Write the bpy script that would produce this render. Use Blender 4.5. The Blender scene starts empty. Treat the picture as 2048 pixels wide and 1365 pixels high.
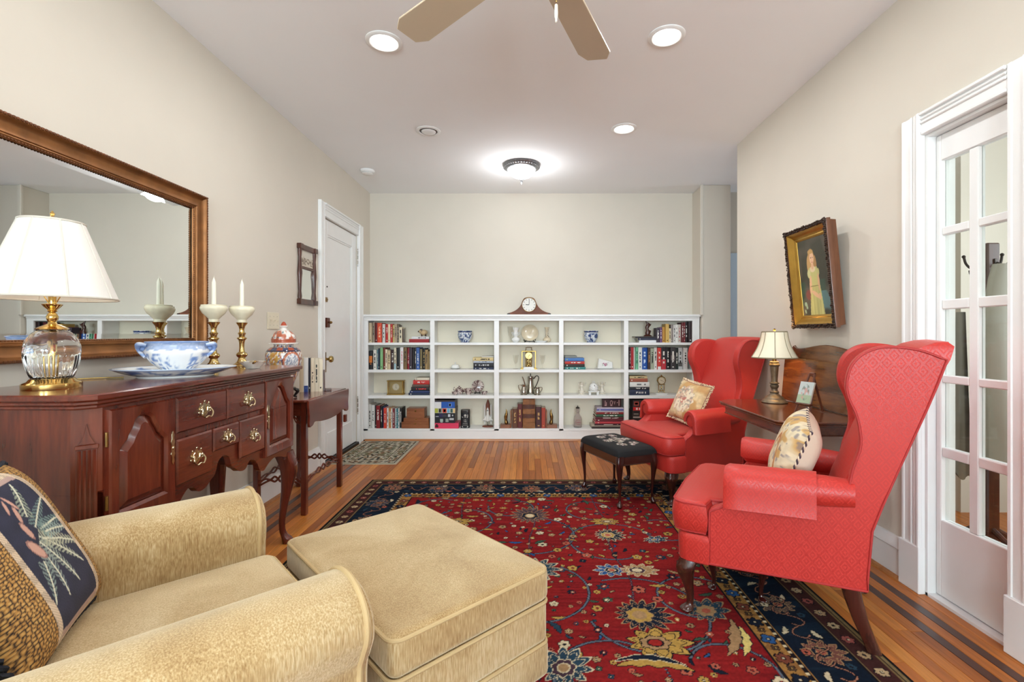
import bpy, bmesh, math, random
import numpy as np
from mathutils import Vector, Matrix, Euler

SC = bpy.context.scene
COL = SC.collection
PI = math.pi

# ------------------------------------------------------------------ camera
CAMH = 1.136
FPX = 960.0
cam = bpy.data.cameras.new('camera')
cam.sensor_fit = 'HORIZONTAL'; cam.sensor_width = 36.0
cam.lens = FPX / 2048 * 36.0
cam.shift_x = -32.0 / 2048
cam.shift_y = -14.5 / 2048
cam.clip_start = 0.02
camo = bpy.data.objects.new('camera', cam); COL.objects.link(camo)
camo.location = (0, 0, CAMH); camo.rotation_euler = (PI / 2, 0, 0)
SC.camera = camo

# ------------------------------------------------------------------ world, daylight, fill lamps, exposure
SC.view_settings.view_transform = 'Standard'
SC.view_settings.look = 'None'
SC.view_settings.gamma = 1.0
SC.view_settings.use_curve_mapping = False
SC.view_settings.exposure = 0.0
w = bpy.data.worlds.new('world'); SC.world = w; w.use_nodes = True
w.node_tree.nodes['Background'].inputs[0].default_value = (0.62, 0.75, 1.0, 1)
w.node_tree.nodes['Background'].inputs[1].default_value = 1.2

def area_light(name, loc, rot, sx, sy, power, col=(1, 1, 1)):
    l = bpy.data.lights.new(name, 'AREA'); l.shape = 'RECTANGLE'
    l.size = sx; l.size_y = sy; l.energy = power; l.color = col
    o = bpy.data.objects.new(name, l); COL.objects.link(o)
    o.location = loc; o.rotation_euler = rot
    return o
# fill lamps added at two invented rear windows, tilted up to brighten the ceiling;
# daylight by the far hall window; a fill lamp added in the windowless vestibule
YR = -4.4          # wall behind the photographer
area_light('window_daylight', (-0.85, YR + .08, 1.45), (PI / 2 + 1.0, 0, 0), 1.0, 1.6, 250, (0.72, 0.88, 1.0))
area_light('window_daylight', (0.85, YR + .08, 1.45), (PI / 2 + 1.0, 0, 0), 1.0, 1.6, 250, (0.72, 0.88, 1.0))
area_light('hall_daylight', (3.92, 4.62, 1.4), (PI / 2, 0, PI / 2), 0.7, 1.3, 9, (0.75, 0.86, 1.0))
area_light('vestibule_daylight', (3.52, 1.7, 1.5), (PI / 2, 0, PI / 2), 0.8, 1.3, 50, (0.85, 0.93, 1.0))
CAN_W = 8.5      # each recessed ceiling light
DOME_W = 9.5     # flush glass ceiling light

# ------------------------------------------------------------------ helpers
def s2l(c):
    return tuple(((x / 255.0) / 12.92 if x / 255.0 <= 0.04045 else ((x / 255.0 + 0.055) / 1.055) ** 2.4) for x in c[:3])
def s2la(a):
    a = np.clip(np.asarray(a, float) / 255.0, 0, 1)
    return np.where(a <= 0.04045, a / 12.92, ((a + 0.055) / 1.055) ** 2.4)

class NT:
    def __init__(s, name):
        s.m = bpy.data.materials.new(name); s.m.use_nodes = True
        s.t = s.m.node_tree; s.n = s.t.nodes; s.n.clear()
        s.out = s.n.new('ShaderNodeOutputMaterial')
    def node(s, typ, **kw):
        nd = s.n.new(typ)
        for k, v in kw.items():
            if k.startswith('_'):
                nd.inputs[k[1:]].default_value = v
            else:
                setattr(nd, k, v)
        return nd
    def link(s, a, b): s.t.links.new(a, b)
    def coords(s, scale=(1, 1, 1), which='Object', rot=(0, 0, 0)):
        tc = s.node('ShaderNodeTexCoord'); mp = s.node('ShaderNodeMapping')
        mp.inputs['Scale'].default_value = scale; mp.inputs['Rotation'].default_value = rot
        s.link(tc.outputs[which], mp.inputs['Vector'])
        return mp
    def mixc(s, fac, a, b, mode='MIX'):
        mx = s.n.new('ShaderNodeMix'); mx.data_type = 'RGBA'; mx.blend_type = mode
        for i, v in ((0, fac), (6, a), (7, b)):
            if isinstance(v, (int, float)): mx.inputs[i].default_value = v
            elif isinstance(v, tuple): mx.inputs[i].default_value = v if len(v) == 4 else v + (1,)
            else: s.link(v, mx.inputs[i])
        return mx.outputs[2]

MATS = {}
def pbr(name, col=(200, 200, 200), rough=.5, metal=0, var=0.0, vs=6, stretch=(1, 1, 1), bump=0, bs=250, bstretch=None,
        coat=0, sheen=0, trans=0, ior=1.45, spec=.5, attr=False, emit=0, detail=3):
    if name in MATS: return MATS[name]
    k = NT(name); b = k.node('ShaderNodeBsdfPrincipled'); k.link(b.outputs[0], k.out.inputs[0])
    c = s2l(col) + (1,)
    b.inputs['Base Color'].default_value = c
    b.inputs['Roughness'].default_value = rough; b.inputs['Metallic'].default_value = metal
    b.inputs['Coat Weight'].default_value = coat; b.inputs['Coat Roughness'].default_value = .08
    b.inputs['Sheen Weight'].default_value = sheen; b.inputs['Transmission Weight'].default_value = trans
    b.inputs['IOR'].default_value = ior; b.inputs['Specular IOR Level'].default_value = spec
    base = None
    if attr:
        at = k.node('ShaderNodeAttribute', attribute_name='Col'); base = at.outputs['Color']
        k.link(base, b.inputs['Base Color'])
    if var:
        mp = k.coords(stretch); nz = k.node('ShaderNodeTexNoise', _Scale=vs, _Detail=detail); k.link(mp.outputs[0], nz.inputs['Vector'])
        rmp = k.node('ShaderNodeMapRange'); rmp.inputs['From Min'].default_value = .3; rmp.inputs['From Max'].default_value = .7
        rmp.inputs['To Min'].default_value = 1 - var; rmp.inputs['To Max'].default_value = 1 + var
        k.link(nz.outputs['Fac'], rmp.inputs['Value'])
        cmb = k.node('ShaderNodeCombineColor')
        for i in range(3): k.link(rmp.outputs[0], cmb.inputs[i])
        k.link(k.mixc(1.0, base if base else c, cmb.outputs[0], 'MULTIPLY'), b.inputs['Base Color'])
    if bump:
        mp2 = k.coords(bstretch or (1, 1, 1)); n2 = k.node('ShaderNodeTexNoise', _Scale=bs, _Detail=2); k.link(mp2.outputs[0], n2.inputs['Vector'])
        bp = k.node('ShaderNodeBump', _Strength=bump, _Distance=.002); k.link(n2.outputs['Fac'], bp.inputs['Height'])
        k.link(bp.outputs[0], b.inputs['Normal'])
    if emit:
        b.inputs['Emission Color'].default_value = c; b.inputs['Emission Strength'].default_value = emit
    MATS[name] = k.m
    return k.m

def wood(name, c1, c2, axis='y', rough=.3, coat=.4, sc=1.0, bump=.05):
    """figured timber with the grain along one local axis"""
    if name in MATS: return MATS[name]
    k = NT(name); b = k.node('ShaderNodeBsdfPrincipled'); k.link(b.outputs[0], k.out.inputs[0])
    st = {'x': (.12, 1, 1), 'y': (1, .12, 1), 'z': (1, 1, .12)}[axis]
    mp = k.coords(tuple(v * sc for v in st))
    n1 = k.node('ShaderNodeTexNoise', _Scale=14, _Detail=5, _Distortion=.8); k.link(mp.outputs[0], n1.inputs['Vector'])
    n2 = k.node('ShaderNodeTexNoise', _Scale=110, _Detail=3); k.link(mp.outputs[0], n2.inputs['Vector'])
    ad = k.node('ShaderNodeMath', operation='MULTIPLY_ADD'); k.link(n2.outputs['Fac'], ad.inputs[0]); ad.inputs[1].default_value = .35; k.link(n1.outputs['Fac'], ad.inputs[2])
    cr = k.node('ShaderNodeValToRGB'); cr.color_ramp.elements[0].position = .42; cr.color_ramp.elements[1].position = .92
    cr.color_ramp.elements[0].color = s2l(c1) + (1,); cr.color_ramp.elements[1].color = s2l(c2) + (1,)
    k.link(ad.outputs[0], cr.inputs[0]); k.link(cr.outputs[0], b.inputs['Base Color'])
    b.inputs['Roughness'].default_value = rough; b.inputs['Coat Weight'].default_value = coat; b.inputs['Coat Roughness'].default_value = .12
    if bump:
        bp = k.node('ShaderNodeBump', _Strength=bump, _Distance=.001); k.link(n2.outputs['Fac'], bp.inputs['Height']); k.link(bp.outputs[0], b.inputs['Normal'])
    MATS[name] = k.m
    return k.m

def emission(name, col, strength):
    if name in MATS: return MATS[name]
    k = NT(name); e = k.node('ShaderNodeEmission'); e.inputs[0].default_value = s2l(col) + (1,); e.inputs[1].default_value = strength
    k.link(e.outputs[0], k.out.inputs[0]); MATS[name] = k.m
    return k.m

def rr(n, a, b, ex=2.6):
    """a superellipse ring of n points"""
    o = []
    for i in range(n):
        t = 2 * PI * i / n; c, s = math.cos(t), math.sin(t)
        o.append((a * math.copysign(abs(c) ** (2 / ex), c), b * math.copysign(abs(s) ** (2 / ex), s)))
    return o
def inset(poly, d):
    """offset of a closed 2D polygon, inwards for d > 0 (counter-clockwise or not)"""
    n = len(poly); ar = sum(poly[i][0] * poly[(i + 1) % n][1] - poly[(i + 1) % n][0] * poly[i][1] for i in range(n))
    sg = 1 if ar > 0 else -1; out = []
    for i in range(n):
        p0, p1, p2 = Vector(poly[i - 1]), Vector(poly[i]), Vector(poly[(i + 1) % n])
        a = (p1 - p0); b = (p2 - p1)
        if a.length < 1e-9: a = b
        if b.length < 1e-9: b = a
        a.normalize(); b.normalize()
        na = Vector((-a.y, a.x)) * sg; nb = Vector((-b.y, b.x)) * sg
        m = na + nb
        if m.length < 1e-6: m = na
        m.normalize(); q = max(.45, m.dot(na))
        out.append(tuple(p1 + m * (d / q)))
    return out
def spline(pts, n=8, closed=False):
    """Catmull-Rom through points of any dimension"""
    P = [np.array(p, float) for p in pts]; N = len(P); out = []
    for i in range(N if closed else N - 1):
        p0 = P[(i - 1) % N] if closed or i > 0 else 2 * P[0] - P[1]
        p1 = P[i]; p2 = P[(i + 1) % N]
        p3 = P[(i + 2) % N] if closed or i + 2 < N else 2 * P[-1] - P[-2]
        for j in range(n):
            t = j / n
            out.append(tuple(.5 * ((2 * p1) + (p2 - p0) * t + (2 * p0 - 5 * p1 + 4 * p2 - p3) * t * t + (3 * p1 - p0 - 3 * p2 + p3) * t ** 3)))
    if not closed: out.append(tuple(P[-1]))
    return out

class MB:
    def __init__(s): s.v = []; s.f = []; s.c = []; s.col = None
    def mark(s): return len(s.v)
    def add(s, vs, fs):
        o = len(s.v); s.v += [tuple(map(float, p)) for p in vs]
        for f in fs: s.f.append(tuple(i + o for i in f)); s.c.append(s.col)
        return s
    def xf(s, k, m):
        for i in range(k, len(s.v)): s.v[i] = tuple(m @ Vector(s.v[i]))
        return s
    def box(s, x0, x1, y0, y1, z0, z1, bev=0):
        if bev <= 0:
            return s.add([(x, y, z) for z in (z0, z1) for y in (y0, y1) for x in (x0, x1)],
                         [(0, 2, 3, 1), (4, 5, 7, 6), (0, 1, 5, 4), (2, 6, 7, 3), (0, 4, 6, 2), (1, 3, 7, 5)])
        L = [(x0, x1), (y0, y1), (z0, z1)]; vs = []; idx = {}
        for cx in (0, 1):
            for cy in (0, 1):
                for cz in (0, 1):
                    cc = (cx, cy, cz)
                    for ax in range(3):
                        p = []
                        for a in range(3):
                            q = L[a][cc[a]]
                            if a != ax: q += bev * (1 if cc[a] == 0 else -1)
                            p.append(q)
                        idx[(cc, ax)] = len(vs); vs.append(p)
        fs = []
        for ax in range(3):
            a, b = [i for i in range(3) if i != ax]
            for e in (0, 1):
                q = []
                for u, v in ((0, 0), (1, 0), (1, 1), (0, 1)):
                    cc = [0, 0, 0]; cc[ax] = e; cc[a] = u; cc[b] = v; q.append(idx[(tuple(cc), ax)])
                fs.append(q)
            for u in (0, 1):
                for v in (0, 1):
                    c0 = [0, 0, 0]; c0[a] = u; c0[b] = v; c1 = list(c0); c1[ax] = 1
                    c0 = tuple(c0); c1 = tuple(c1)
                    fs.append((idx[(c0, a)], idx[(c1, a)], idx[(c1, b)], idx[(c0, b)]))
        for cx in (0, 1):
            for cy in (0, 1):
                for cz in (0, 1):
                    fs.append(tuple(idx[((cx, cy, cz), a)] for a in range(3)))
        return s.add(vs, fs)
    def loft(s, rings, cap0=True, cap1=True, closed=True):
        n = len(rings[0]); vs = [p for r in rings for p in r]; fs = []
        for k in range(len(rings) - 1):
            for i in range(n if closed else n - 1):
                j = (i + 1) % n
                fs.append((k * n + i, k * n + j, (k + 1) * n + j, (k + 1) * n + i))
        if cap0: fs.append(tuple(range(n))[::-1])
        if cap1: fs.append(tuple(range((len(rings) - 1) * n, len(rings) * n)))
        return s.add(vs, fs)
    def prism(s, poly, axis, a, b, bev=0):
        def P(q, h): return {'x': (h, q[0], q[1]), 'y': (q[0], h, q[1]), 'z': (q[0], q[1], h)}[axis]
        if bev:
            pi_ = inset(poly, bev); sg = 1 if b > a else -1
            rs = [[P(q, a) for q in pi_], [P(q, a + sg * bev) for q in poly], [P(q, b - sg * bev) for q in poly], [P(q, b) for q in pi_]]
        else: rs = [[P(q, a) for q in poly], [P(q, b) for q in poly]]
        return s.loft(rs)
    def lathe(s, prof, n=32, c=(0, 0, 0), sx=1, sy=1, cap0=True, cap1=True):
        rs = [[(c[0] + r * sx * math.cos(2 * PI * i / n), c[1] + r * sy * math.sin(2 * PI * i / n), c[2] + z) for i in range(n)] for r, z in prof]
        return s.loft(rs, cap0, cap1)
    def tube(s, path, r, n=8, closed=False, flat=1.0):
        P = [Vector(p) for p in path]; N = len(P)
        if isinstance(r, (int, float)): r = [r] * N
        T = []
        for i in range(N):
            a = P[i - 1] if (i > 0 or closed) else P[i]; b = P[(i + 1) % N] if (i < N - 1 or closed) else P[i]
            t = (b - a); T.append(t.normalized() if t.length > 1e-9 else Vector((0, 0, 1)))
        up = Vector((0, 0, 1)) if abs(T[0].z) < .9 else Vector((1, 0, 0))
        nrm = (up - T[0] * up.dot(T[0])).normalized(); rs = []
        for i in range(N):
            nrm = (nrm - T[i] * nrm.dot(T[i]))
            if nrm.length < 1e-6: nrm = T[i].orthogonal()
            nrm.normalize(); bn = T[i].cross(nrm)
            rs.append([tuple(P[i] + (nrm * math.cos(2 * PI * k / n) + bn * math.sin(2 * PI * k / n) * flat) * r[i]) for k in range(n)])
        if closed: rs.append(rs[0]); return s.loft(rs, False, False)
        return s.loft(rs)
    def ball(s, c, r, nu=12, nv=8, ex=2.0):
        if isinstance(r, (int, float)): r = (r, r, r)
        rs = []
        for j in range(nv + 1):
            ph = -PI / 2 + PI * j / nv; cp = max(1e-3, math.cos(ph)) ** (2 / ex); sp = math.copysign(abs(math.sin(ph)) ** (2 / ex), math.sin(ph))
            rs.append([(c[0] + r[0] * cp * x, c[1] + r[1] * cp * y, c[2] + r[2] * sp) for x, y in rr(nu, 1, 1, ex)])
        return s.loft(rs)
    def mesh(s, name, inv=None, ang=35, flat=False):
        vs = s.v if inv is None else [tuple(inv @ Vector(p)) for p in s.v]
        me = bpy.data.meshes.new(name); me.from_pydata(vs, [], s.f)
        bm = bmesh.new(); bm.from_mesh(me); bmesh.ops.recalc_face_normals(bm, faces=bm.faces); bm.to_mesh(me); bm.free()
        if not flat:
            me.polygons.foreach_set('use_smooth', [True] * len(me.polygons))
            try: me.set_sharp_from_angle(angle=math.radians(ang))
            except Exception: pass
        if any(c is not None for c in s.c):
            at = me.color_attributes.new('Col', 'FLOAT_COLOR', 'CORNER'); arr = np.ones((len(me.loops), 4), np.float32)
            for p, c in zip(me.polygons, s.c):
                arr[p.loop_start:p.loop_start + p.loop_total, :3] = s2l(c or (200, 200, 200))
            at.data.foreach_set('color', arr.ravel())
        boxuv(me)
        return me
    def build(s, name, mat, parent=None, world=False, ang=35, flat=False, loc=None, rot=None):
        inv = parent.matrix_basis.inverted() if (world and parent is not None) else None
        me = s.mesh(name, inv, ang, flat); me.materials.append(mat)
        o = bpy.data.objects.new(name, me); COL.objects.link(o)
        if parent is not None: o.parent = parent
        if loc is not None: o.location = loc
        if rot is not None: o.rotation_euler = rot
        return o

def boxuv(me):
    n = len(me.loops)
    if not n: return
    uv = me.uv_layers.new(name='UVMap')
    co = np.empty(len(me.vertices) * 3); me.vertices.foreach_get('co', co); co = co.reshape(-1, 3)
    vi = np.empty(n, np.int32); me.loops.foreach_get('vertex_index', vi)
    nr = np.empty(len(me.polygons) * 3); me.polygons.foreach_get('normal', nr); ax = np.abs(nr.reshape(-1, 3)).argmax(1)
    tot = np.empty(len(me.polygons), np.int32); me.polygons.foreach_get('loop_total', tot)
    la = np.repeat(ax, tot); p = co[vi]; out = np.empty((n, 2))
    for a, (i, j) in enumerate(((1, 2), (0, 2), (0, 1))):
        m = la == a; out[m, 0] = p[m, i]; out[m, 1] = p[m, j]
    uv.data.foreach_set('uv', out.ravel())

def paint(o, fn):
    """surface colour of an object from a function of its local vertex positions (sRGB 0-255)"""
    me = o.data; co = np.empty(len(me.vertices) * 3); me.vertices.foreach_get('co', co); co = co.reshape(-1, 3)
    at = me.color_attributes.new('Col', 'FLOAT_COLOR', 'POINT'); a = np.ones((len(co), 4), np.float32)
    a[:, :3] = s2la(fn(co)); at.data.foreach_set('color', a.ravel())

def tag(o, label=None, cat=None, group=None, kind=None):
    if label: o['label'] = label
    if cat: o['category'] = cat
    if group: o['group'] = group
    if kind: o['kind'] = kind
    return o
def thing(name, label, cat, loc=(0, 0, 0), rotz=0, group=None):
    o = bpy.data.objects.new(name, None); COL.objects.link(o); o.empty_display_size = .05
    o.location = loc; o.rotation_euler = (0, 0, rotz)
    return tag(o, label, cat, group)
def dup(root, loc, rotz, label, group=None):
    r = root.copy(); COL.objects.link(r); r.location = loc; r.rotation_euler = (0, 0, rotz); r['label'] = label
    if group: r['group'] = group
    for ch in list(root.children):
        c = ch.copy(); COL.objects.link(c); c.parent = r
        for g in list(ch.children):
            d = g.copy(); COL.objects.link(d); d.parent = c
    return r
def struct(name, mb, mat, parent=None, **kw):
    o = mb.build(name, mat, parent, **kw); o['kind'] = 'structure'
    return o
def vnoise(x, y, seed=0):
    """smooth value noise on arrays, 0..1"""
    xi = np.floor(x).astype(np.int64); yi = np.floor(y).astype(np.int64); fx = x - xi; fy = y - yi
    fx = fx * fx * (3 - 2 * fx); fy = fy * fy * (3 - 2 * fy)
    def h(a, b):
        q = np.sin(a * 127.1 + b * 311.7 + seed * 74.7) * 43758.5453
        return q - np.floor(q)
    return (h(xi, yi) * (1 - fx) + h(xi + 1, yi) * fx) * (1 - fy) + (h(xi, yi + 1) * (1 - fx) + h(xi + 1, yi + 1) * fx) * fy
# ------------------------------------------------------------------ materials of the room
XL, XR, YB, ZC = -1.76, 1.73, 5.345, 2.70
m_wall = pbr('wall_paint', (216, 208, 194), rough=.75, var=.015, vs=3, bump=.04, bs=60)
m_ceil = pbr('ceiling_paint', (246, 247, 248), rough=.85, var=.01, vs=2)
m_trim = pbr('white_gloss_paint', (238, 238, 236), rough=.28, var=.012, vs=9)
m_shelfpaint = pbr('bookcase_paint', (240, 240, 238), rough=.35, var=.01, vs=9)
m_shelfback = pbr('bookcase_back_paint', (238, 228, 206), rough=.55)
m_sub = pbr('subfloor', (74, 40, 20), rough=.8)
m_inlay = wood('floor_inlay', (48, 24, 16), (80, 42, 26), 'y', rough=.3, coat=.3)
m_shoe = wood('shoe_moulding', (150, 92, 48), (196, 132, 76), 'x', rough=.4)
m_brass = pbr('brass', (204, 178, 118), rough=.16, metal=1)
m_brassd = pbr('aged_brass', (150, 118, 70), rough=.32, metal=1, var=.15, vs=40)
m_iron = pbr('dark_iron', (46, 38, 34), rough=.45, metal=.8)
m_steel = pbr('polished_nickel', (200, 198, 192), rough=.18, metal=1)
m_black = pbr('black_lacquer', (18, 17, 17), rough=.35)

def plank_mat():
    k = NT('floor_plank'); b = k.node('ShaderNodeBsdfPrincipled'); k.link(b.outputs[0], k.out.inputs[0])
    oi = k.node('ShaderNodeObjectInfo'); tc = k.node('ShaderNodeTexCoord')
    mu = k.node('ShaderNodeMath', operation='MULTIPLY'); k.link(oi.outputs['Random'], mu.inputs[0]); mu.inputs[1].default_value = 37.0
    cb = k.node('ShaderNodeCombineXYZ'); k.link(mu.outputs[0], cb.inputs[0]); k.link(mu.outputs[0], cb.inputs[1])
    va = k.node('ShaderNodeVectorMath', operation='ADD'); k.link(tc.outputs['Object'], va.inputs[0]); k.link(cb.outputs[0], va.inputs[1])
    mp = k.node('ShaderNodeMapping'); mp.inputs['Scale'].default_value = (1, .06, 1); k.link(va.outputs[0], mp.inputs['Vector'])
    n1 = k.node('ShaderNodeTexNoise', _Scale=45, _Detail=4, _Distortion=1.2); k.link(mp.outputs[0], n1.inputs['Vector'])
    n2 = k.node('ShaderNodeTexNoise', _Scale=300, _Detail=2); k.link(mp.outputs[0], n2.inputs['Vector'])
    n3 = k.node('ShaderNodeTexNoise', _Scale=2.2, _Detail=2); k.link(va.outputs[0], n3.inputs['Vector'])
    cr = k.node('ShaderNodeValToRGB'); e = cr.color_ramp.elements
    e[0].position = .0; e[0].color = s2l((152, 82, 28)) + (1,); e[1].position = 1; e[1].color = s2l((214, 140, 62)) + (1,)
    q = cr.color_ramp.elements.new(.45); q.color = s2l((194, 114, 42)) + (1,)
    k.link(oi.outputs['Random'], cr.inputs[0])
    r1 = k.node('ShaderNodeMapRange'); r1.inputs['From Min'].default_value = .3; r1.inputs['From Max'].default_value = .72; r1.inputs['To Min'].default_value = .7; r1.inputs['To Max'].default_value = 1.12
    k.link(n1.outputs['Fac'], r1.inputs['Value'])
    r2 = k.node('ShaderNodeMapRange'); r2.inputs['To Min'].default_value = .86; r2.inputs['To Max'].default_value = 1.12; k.link(n2.outputs['Fac'], r2.inputs['Value'])
    r3 = k.node('ShaderNodeMapRange'); r3.inputs['To Min'].default_value = .8; r3.inputs['To Max'].default_value = 1.15; k.link(n3.outputs['Fac'], r3.inputs['Value'])
    m1 = k.node('ShaderNodeMath', operation='MULTIPLY'); k.link(r1.outputs[0], m1.inputs[0]); k.link(r2.outputs[0], m1.inputs[1])
    m2 = k.node('ShaderNodeMath', operation='MULTIPLY'); k.link(m1.outputs[0], m2.inputs[0]); k.link(r3.outputs[0], m2.inputs[1])
    cc = k.node('ShaderNodeCombineColor'); [k.link(m2.outputs[0], cc.inputs[i]) for i in range(3)]
    k.link(k.mixc(1.0, cr.outputs[0], cc.outputs[0], 'MULTIPLY'), b.inputs['Base Color'])
    b.inputs['Roughness'].default_value = .42; b.inputs['Coat Weight'].default_value = .1; b.inputs['Coat Roughness'].default_value = .2
    bp = k.node('ShaderNodeBump', _Strength=.06, _Distance=.001); k.link(n2.outputs['Fac'], bp.inputs['Height']); k.link(bp.outputs[0], b.inputs['Normal'])
    return k.m
m_plank = plank_mat()

def pane_mat():
    k = NT('window_glass'); tr = k.node('ShaderNodeBsdfTransparent'); gl = k.node('ShaderNodeBsdfGlossy'); gl.inputs['Roughness'].default_value = .02
    tr.inputs[0].default_value = (.93, .96, .95, 1)
    lf = k.node('ShaderNodeLayerWeight'); lf.inputs[0].default_value = .5; lw = k.node('ShaderNodeMath', operation='POWER'); k.link(lf.outputs['Facing'], lw.inputs[0]); lw.inputs[1].default_value = 3.2
    mx = k.node('ShaderNodeMixShader'); k.link(lw.outputs[0], mx.inputs[0]); k.link(tr.outputs[0], mx.inputs[1]); k.link(gl.outputs[0], mx.inputs[2]); k.link(mx.outputs[0], k.out.inputs[0])
    return k.m
m_pane = pane_mat()
def thin_glass():
    k = NT('thin_glassware'); tr = k.node('ShaderNodeBsdfTransparent'); gl = k.node('ShaderNodeBsdfGlossy'); gl.inputs['Roughness'].default_value = .03; tr.inputs[0].default_value = (.985, .985, .98, 1)
    lf = k.node('ShaderNodeLayerWeight'); lf.inputs[0].default_value = .5; pw = k.node('ShaderNodeMath', operation='POWER'); k.link(lf.outputs['Facing'], pw.inputs[0]); pw.inputs[1].default_value = 4.0
    mx = k.node('ShaderNodeMixShader'); k.link(pw.outputs[0], mx.inputs[0]); k.link(tr.outputs[0], mx.inputs[1]); k.link(gl.outputs[0], mx.inputs[2]); k.link(mx.outputs[0], k.out.inputs[0])
    return k.m
m_thin = thin_glass()

# ------------------------------------------------------------------ shell
b = MB(); b.box(-1.90, 4.2, YR - .12, 5.6, -.12, -.0125)
floor = struct('floor', b, m_sub)
b = MB(); b.box(-1.90, 4.2, YR - .12, 5.6, ZC, ZC + .1)
ceiling = struct('ceiling', b, m_ceil)
DY0, DY1, DZ = 4.12, 4.94, 2.145      # entrance door opening
b = MB(); b.box(XL - .14, XL, YR, DY0, 0, ZC); b.box(XL - .14, XL, DY1, 5.5, 0, ZC); b.box(XL - .14, XL, DY0, DY1, DZ, ZC)
struct('wall_left', b, m_wall)
GY0, GY1, GZ = 1.715, 2.090, 2.0       # glazed door opening
b = MB(); b.box(XR, XR + .12, YR, GY0, 0, ZC); b.box(XR, XR + .12, GY1, 3.97, 0, ZC); b.box(XR, XR + .12, GY0, GY1, GZ, ZC)
struct('wall_right', b, m_wall)
b = MB(); b.box(XL - .14, 1.83, YB, YB + .12, 0, ZC)
struct('wall_back', b, m_wall)
b = MB(); b.box(1.83, 2.13, 5.04, 5.5, 0, ZC, .006)
struct('wall_pier', b, m_wall)
b = MB(); b.box(2.13, 4.1, 5.30, 5.42, 0, ZC)
struct('wall_hall_back', b, m_wall)
b = MB(); b.box(XR + .12, 4.1, 3.85, 3.97, 0, ZC)
struct('wall_hall_front', b, m_wall)
b = MB(); b.box(4.0, 4.12, .3, 4.25, 0, ZC); b.box(4.0, 4.12, 5.0, 5.42, 0, ZC); b.box(4.0, 4.12, 4.25, 5.0, 2.1, ZC); b.box(4.0, 4.12, 4.25, 5.0, 0, .7)
struct('wall_hall_end', b, m_wall)
b = MB(); b.box(3.6, 3.72, .3, 3.85, 0, ZC)
struct('wall_vestibule_side', b, m_wall)
b = MB(); b.box(XR + .12, 4.0, .3, .42, 0, ZC)
struct('wall_vestibule_front', b, m_wall)
b = MB(); b.box(2.75, 3.6, 3.05, 3.17, 0, ZC)
struct('wall_vestibule_back', b, m_wall)
# wall behind the photographer with two unseen windows added to bring in light
b = MB(); W0, W1 = .65, 2.3
for x0, x1 in ((-1.9, -1.4), (-.3, .3), (1.4, 1.85)): b.box(x0, x1, YR - .12, YR, 0, ZC)
for x0, x1 in ((-1.4, -.3), (.3, 1.4)): b.box(x0, x1, YR - .12, YR, 0, W0); b.box(x0, x1, YR - .12, YR, W1, ZC)
struct('wall_rear', b, m_wall)
for i, x0 in enumerate((-1.4, .3)):
    b = MB()
    for a0, a1, c0, c1 in ((x0, x0 + .05, W0, W1), (x0 + 1.05, x0 + 1.1, W0, W1), (x0 + .05, x0 + 1.05, W0, W0 + .05), (x0 + .05, x0 + 1.05, W1 - .05, W1), (x0 + .05, x0 + 1.05, 1.45, 1.5)):
        b.box(a0, a1, YR - .08, YR - .03, c0, c1)
    wf = struct('window_%d' % (i + 1), b, m_trim)
    b = MB(); b.box(x0 + .05, x0 + 1.05, YR - .06, YR - .055, W0 + .05, W1 - .05); b.build('pane', m_pane, wf)
b = MB()
for a0, a1, c0, c1 in ((4.25, 4.3, .7, 2.1), (4.95, 5.0, .7, 2.1), (4.3, 4.95, .7, .75), (4.3, 4.95, 2.05, 2.1)): b.box(4.03, 4.08, a0, a1, c0, c1)
wf = struct('window_3', b, m_trim)
b = MB(); b.box(4.05, 4.055, 4.3, 4.95, .75, 2.05); b.build('pane', m_pane, wf)

# ------------------------------------------------------------------ floor planks, each its own board
rnd = random.Random(11)
edges = []
def span(x0, x1, n):
    for i in range(n): edges.append((x0 + (x1 - x0) * i / n, x0 + (x1 - x0) * (i + 1) / n))
span(XL, -1.620, 3); span(-1.585, -1.530, 1); span(-1.495, 1.510, 58); span(1.55, 1.60, 1); span(1.64, XR, 2)
PY0, PY1 = .95, 5.26
meshes = {}
def plank(x0, x1, y0, y1, mat=m_plank, nm='plank'):
    w_, l_ = round(x1 - x0, 3), round(y1 - y0, 2)
    if (w_, l_, mat.name) not in meshes:
        bb = MB(); bb.box(-w_ / 2 + .0007, w_ / 2 - .0007, -l_ / 2 + .0006, l_ / 2 - .0006, -.0125, 0, .0011)
        me = bb.mesh(nm, flat=True); me.materials.append(mat); meshes[(w_, l_, mat.name)] = me
    o = bpy.data.objects.new(nm, meshes[(w_, l_, mat.name)]); COL.objects.link(o); o.parent = floor
    o.location = ((x0 + x1) / 2, (y0 + y1) / 2, 0)
L_ = [1.2, 1.5, 1.8, 2.1, 2.4]
for x0, x1 in edges:
    y = PY1; first = True
    while y > PY0 + .01:
        l_ = rnd.choice(L_)
        if first: l_ *= rnd.choice((.35, .6, .85, 1)); first = False
        l_ = round(l_, 2); y0 = y - l_
        if y0 < PY0 + .4: y0 = PY0
        plank(x0, x1, y0, y); y = y0
for x0, x1 in ((-1.620, -1.585), (-1.530, -1.495), (1.510, 1.55), (1.60, 1.64)):
    plank(x0, x1, PY0, 3.1, m_inlay, 'inlay_strip'); plank(x0, x1, 3.1, PY1, m_inlay, 'inlay_strip')
b = MB()
for i in range(68):
    x0 = XL + (XR - XL) * i / 68; b.box(x0 + .0007, x0 + (XR - XL) / 68 - .0007, YR, PY0, -.0125, 0)
for i in range(42): b.box(XR + .0007 + i * .052, XR + (i + 1) * .052 - .0007, 3.97, 5.3, -.0125, 0)
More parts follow.
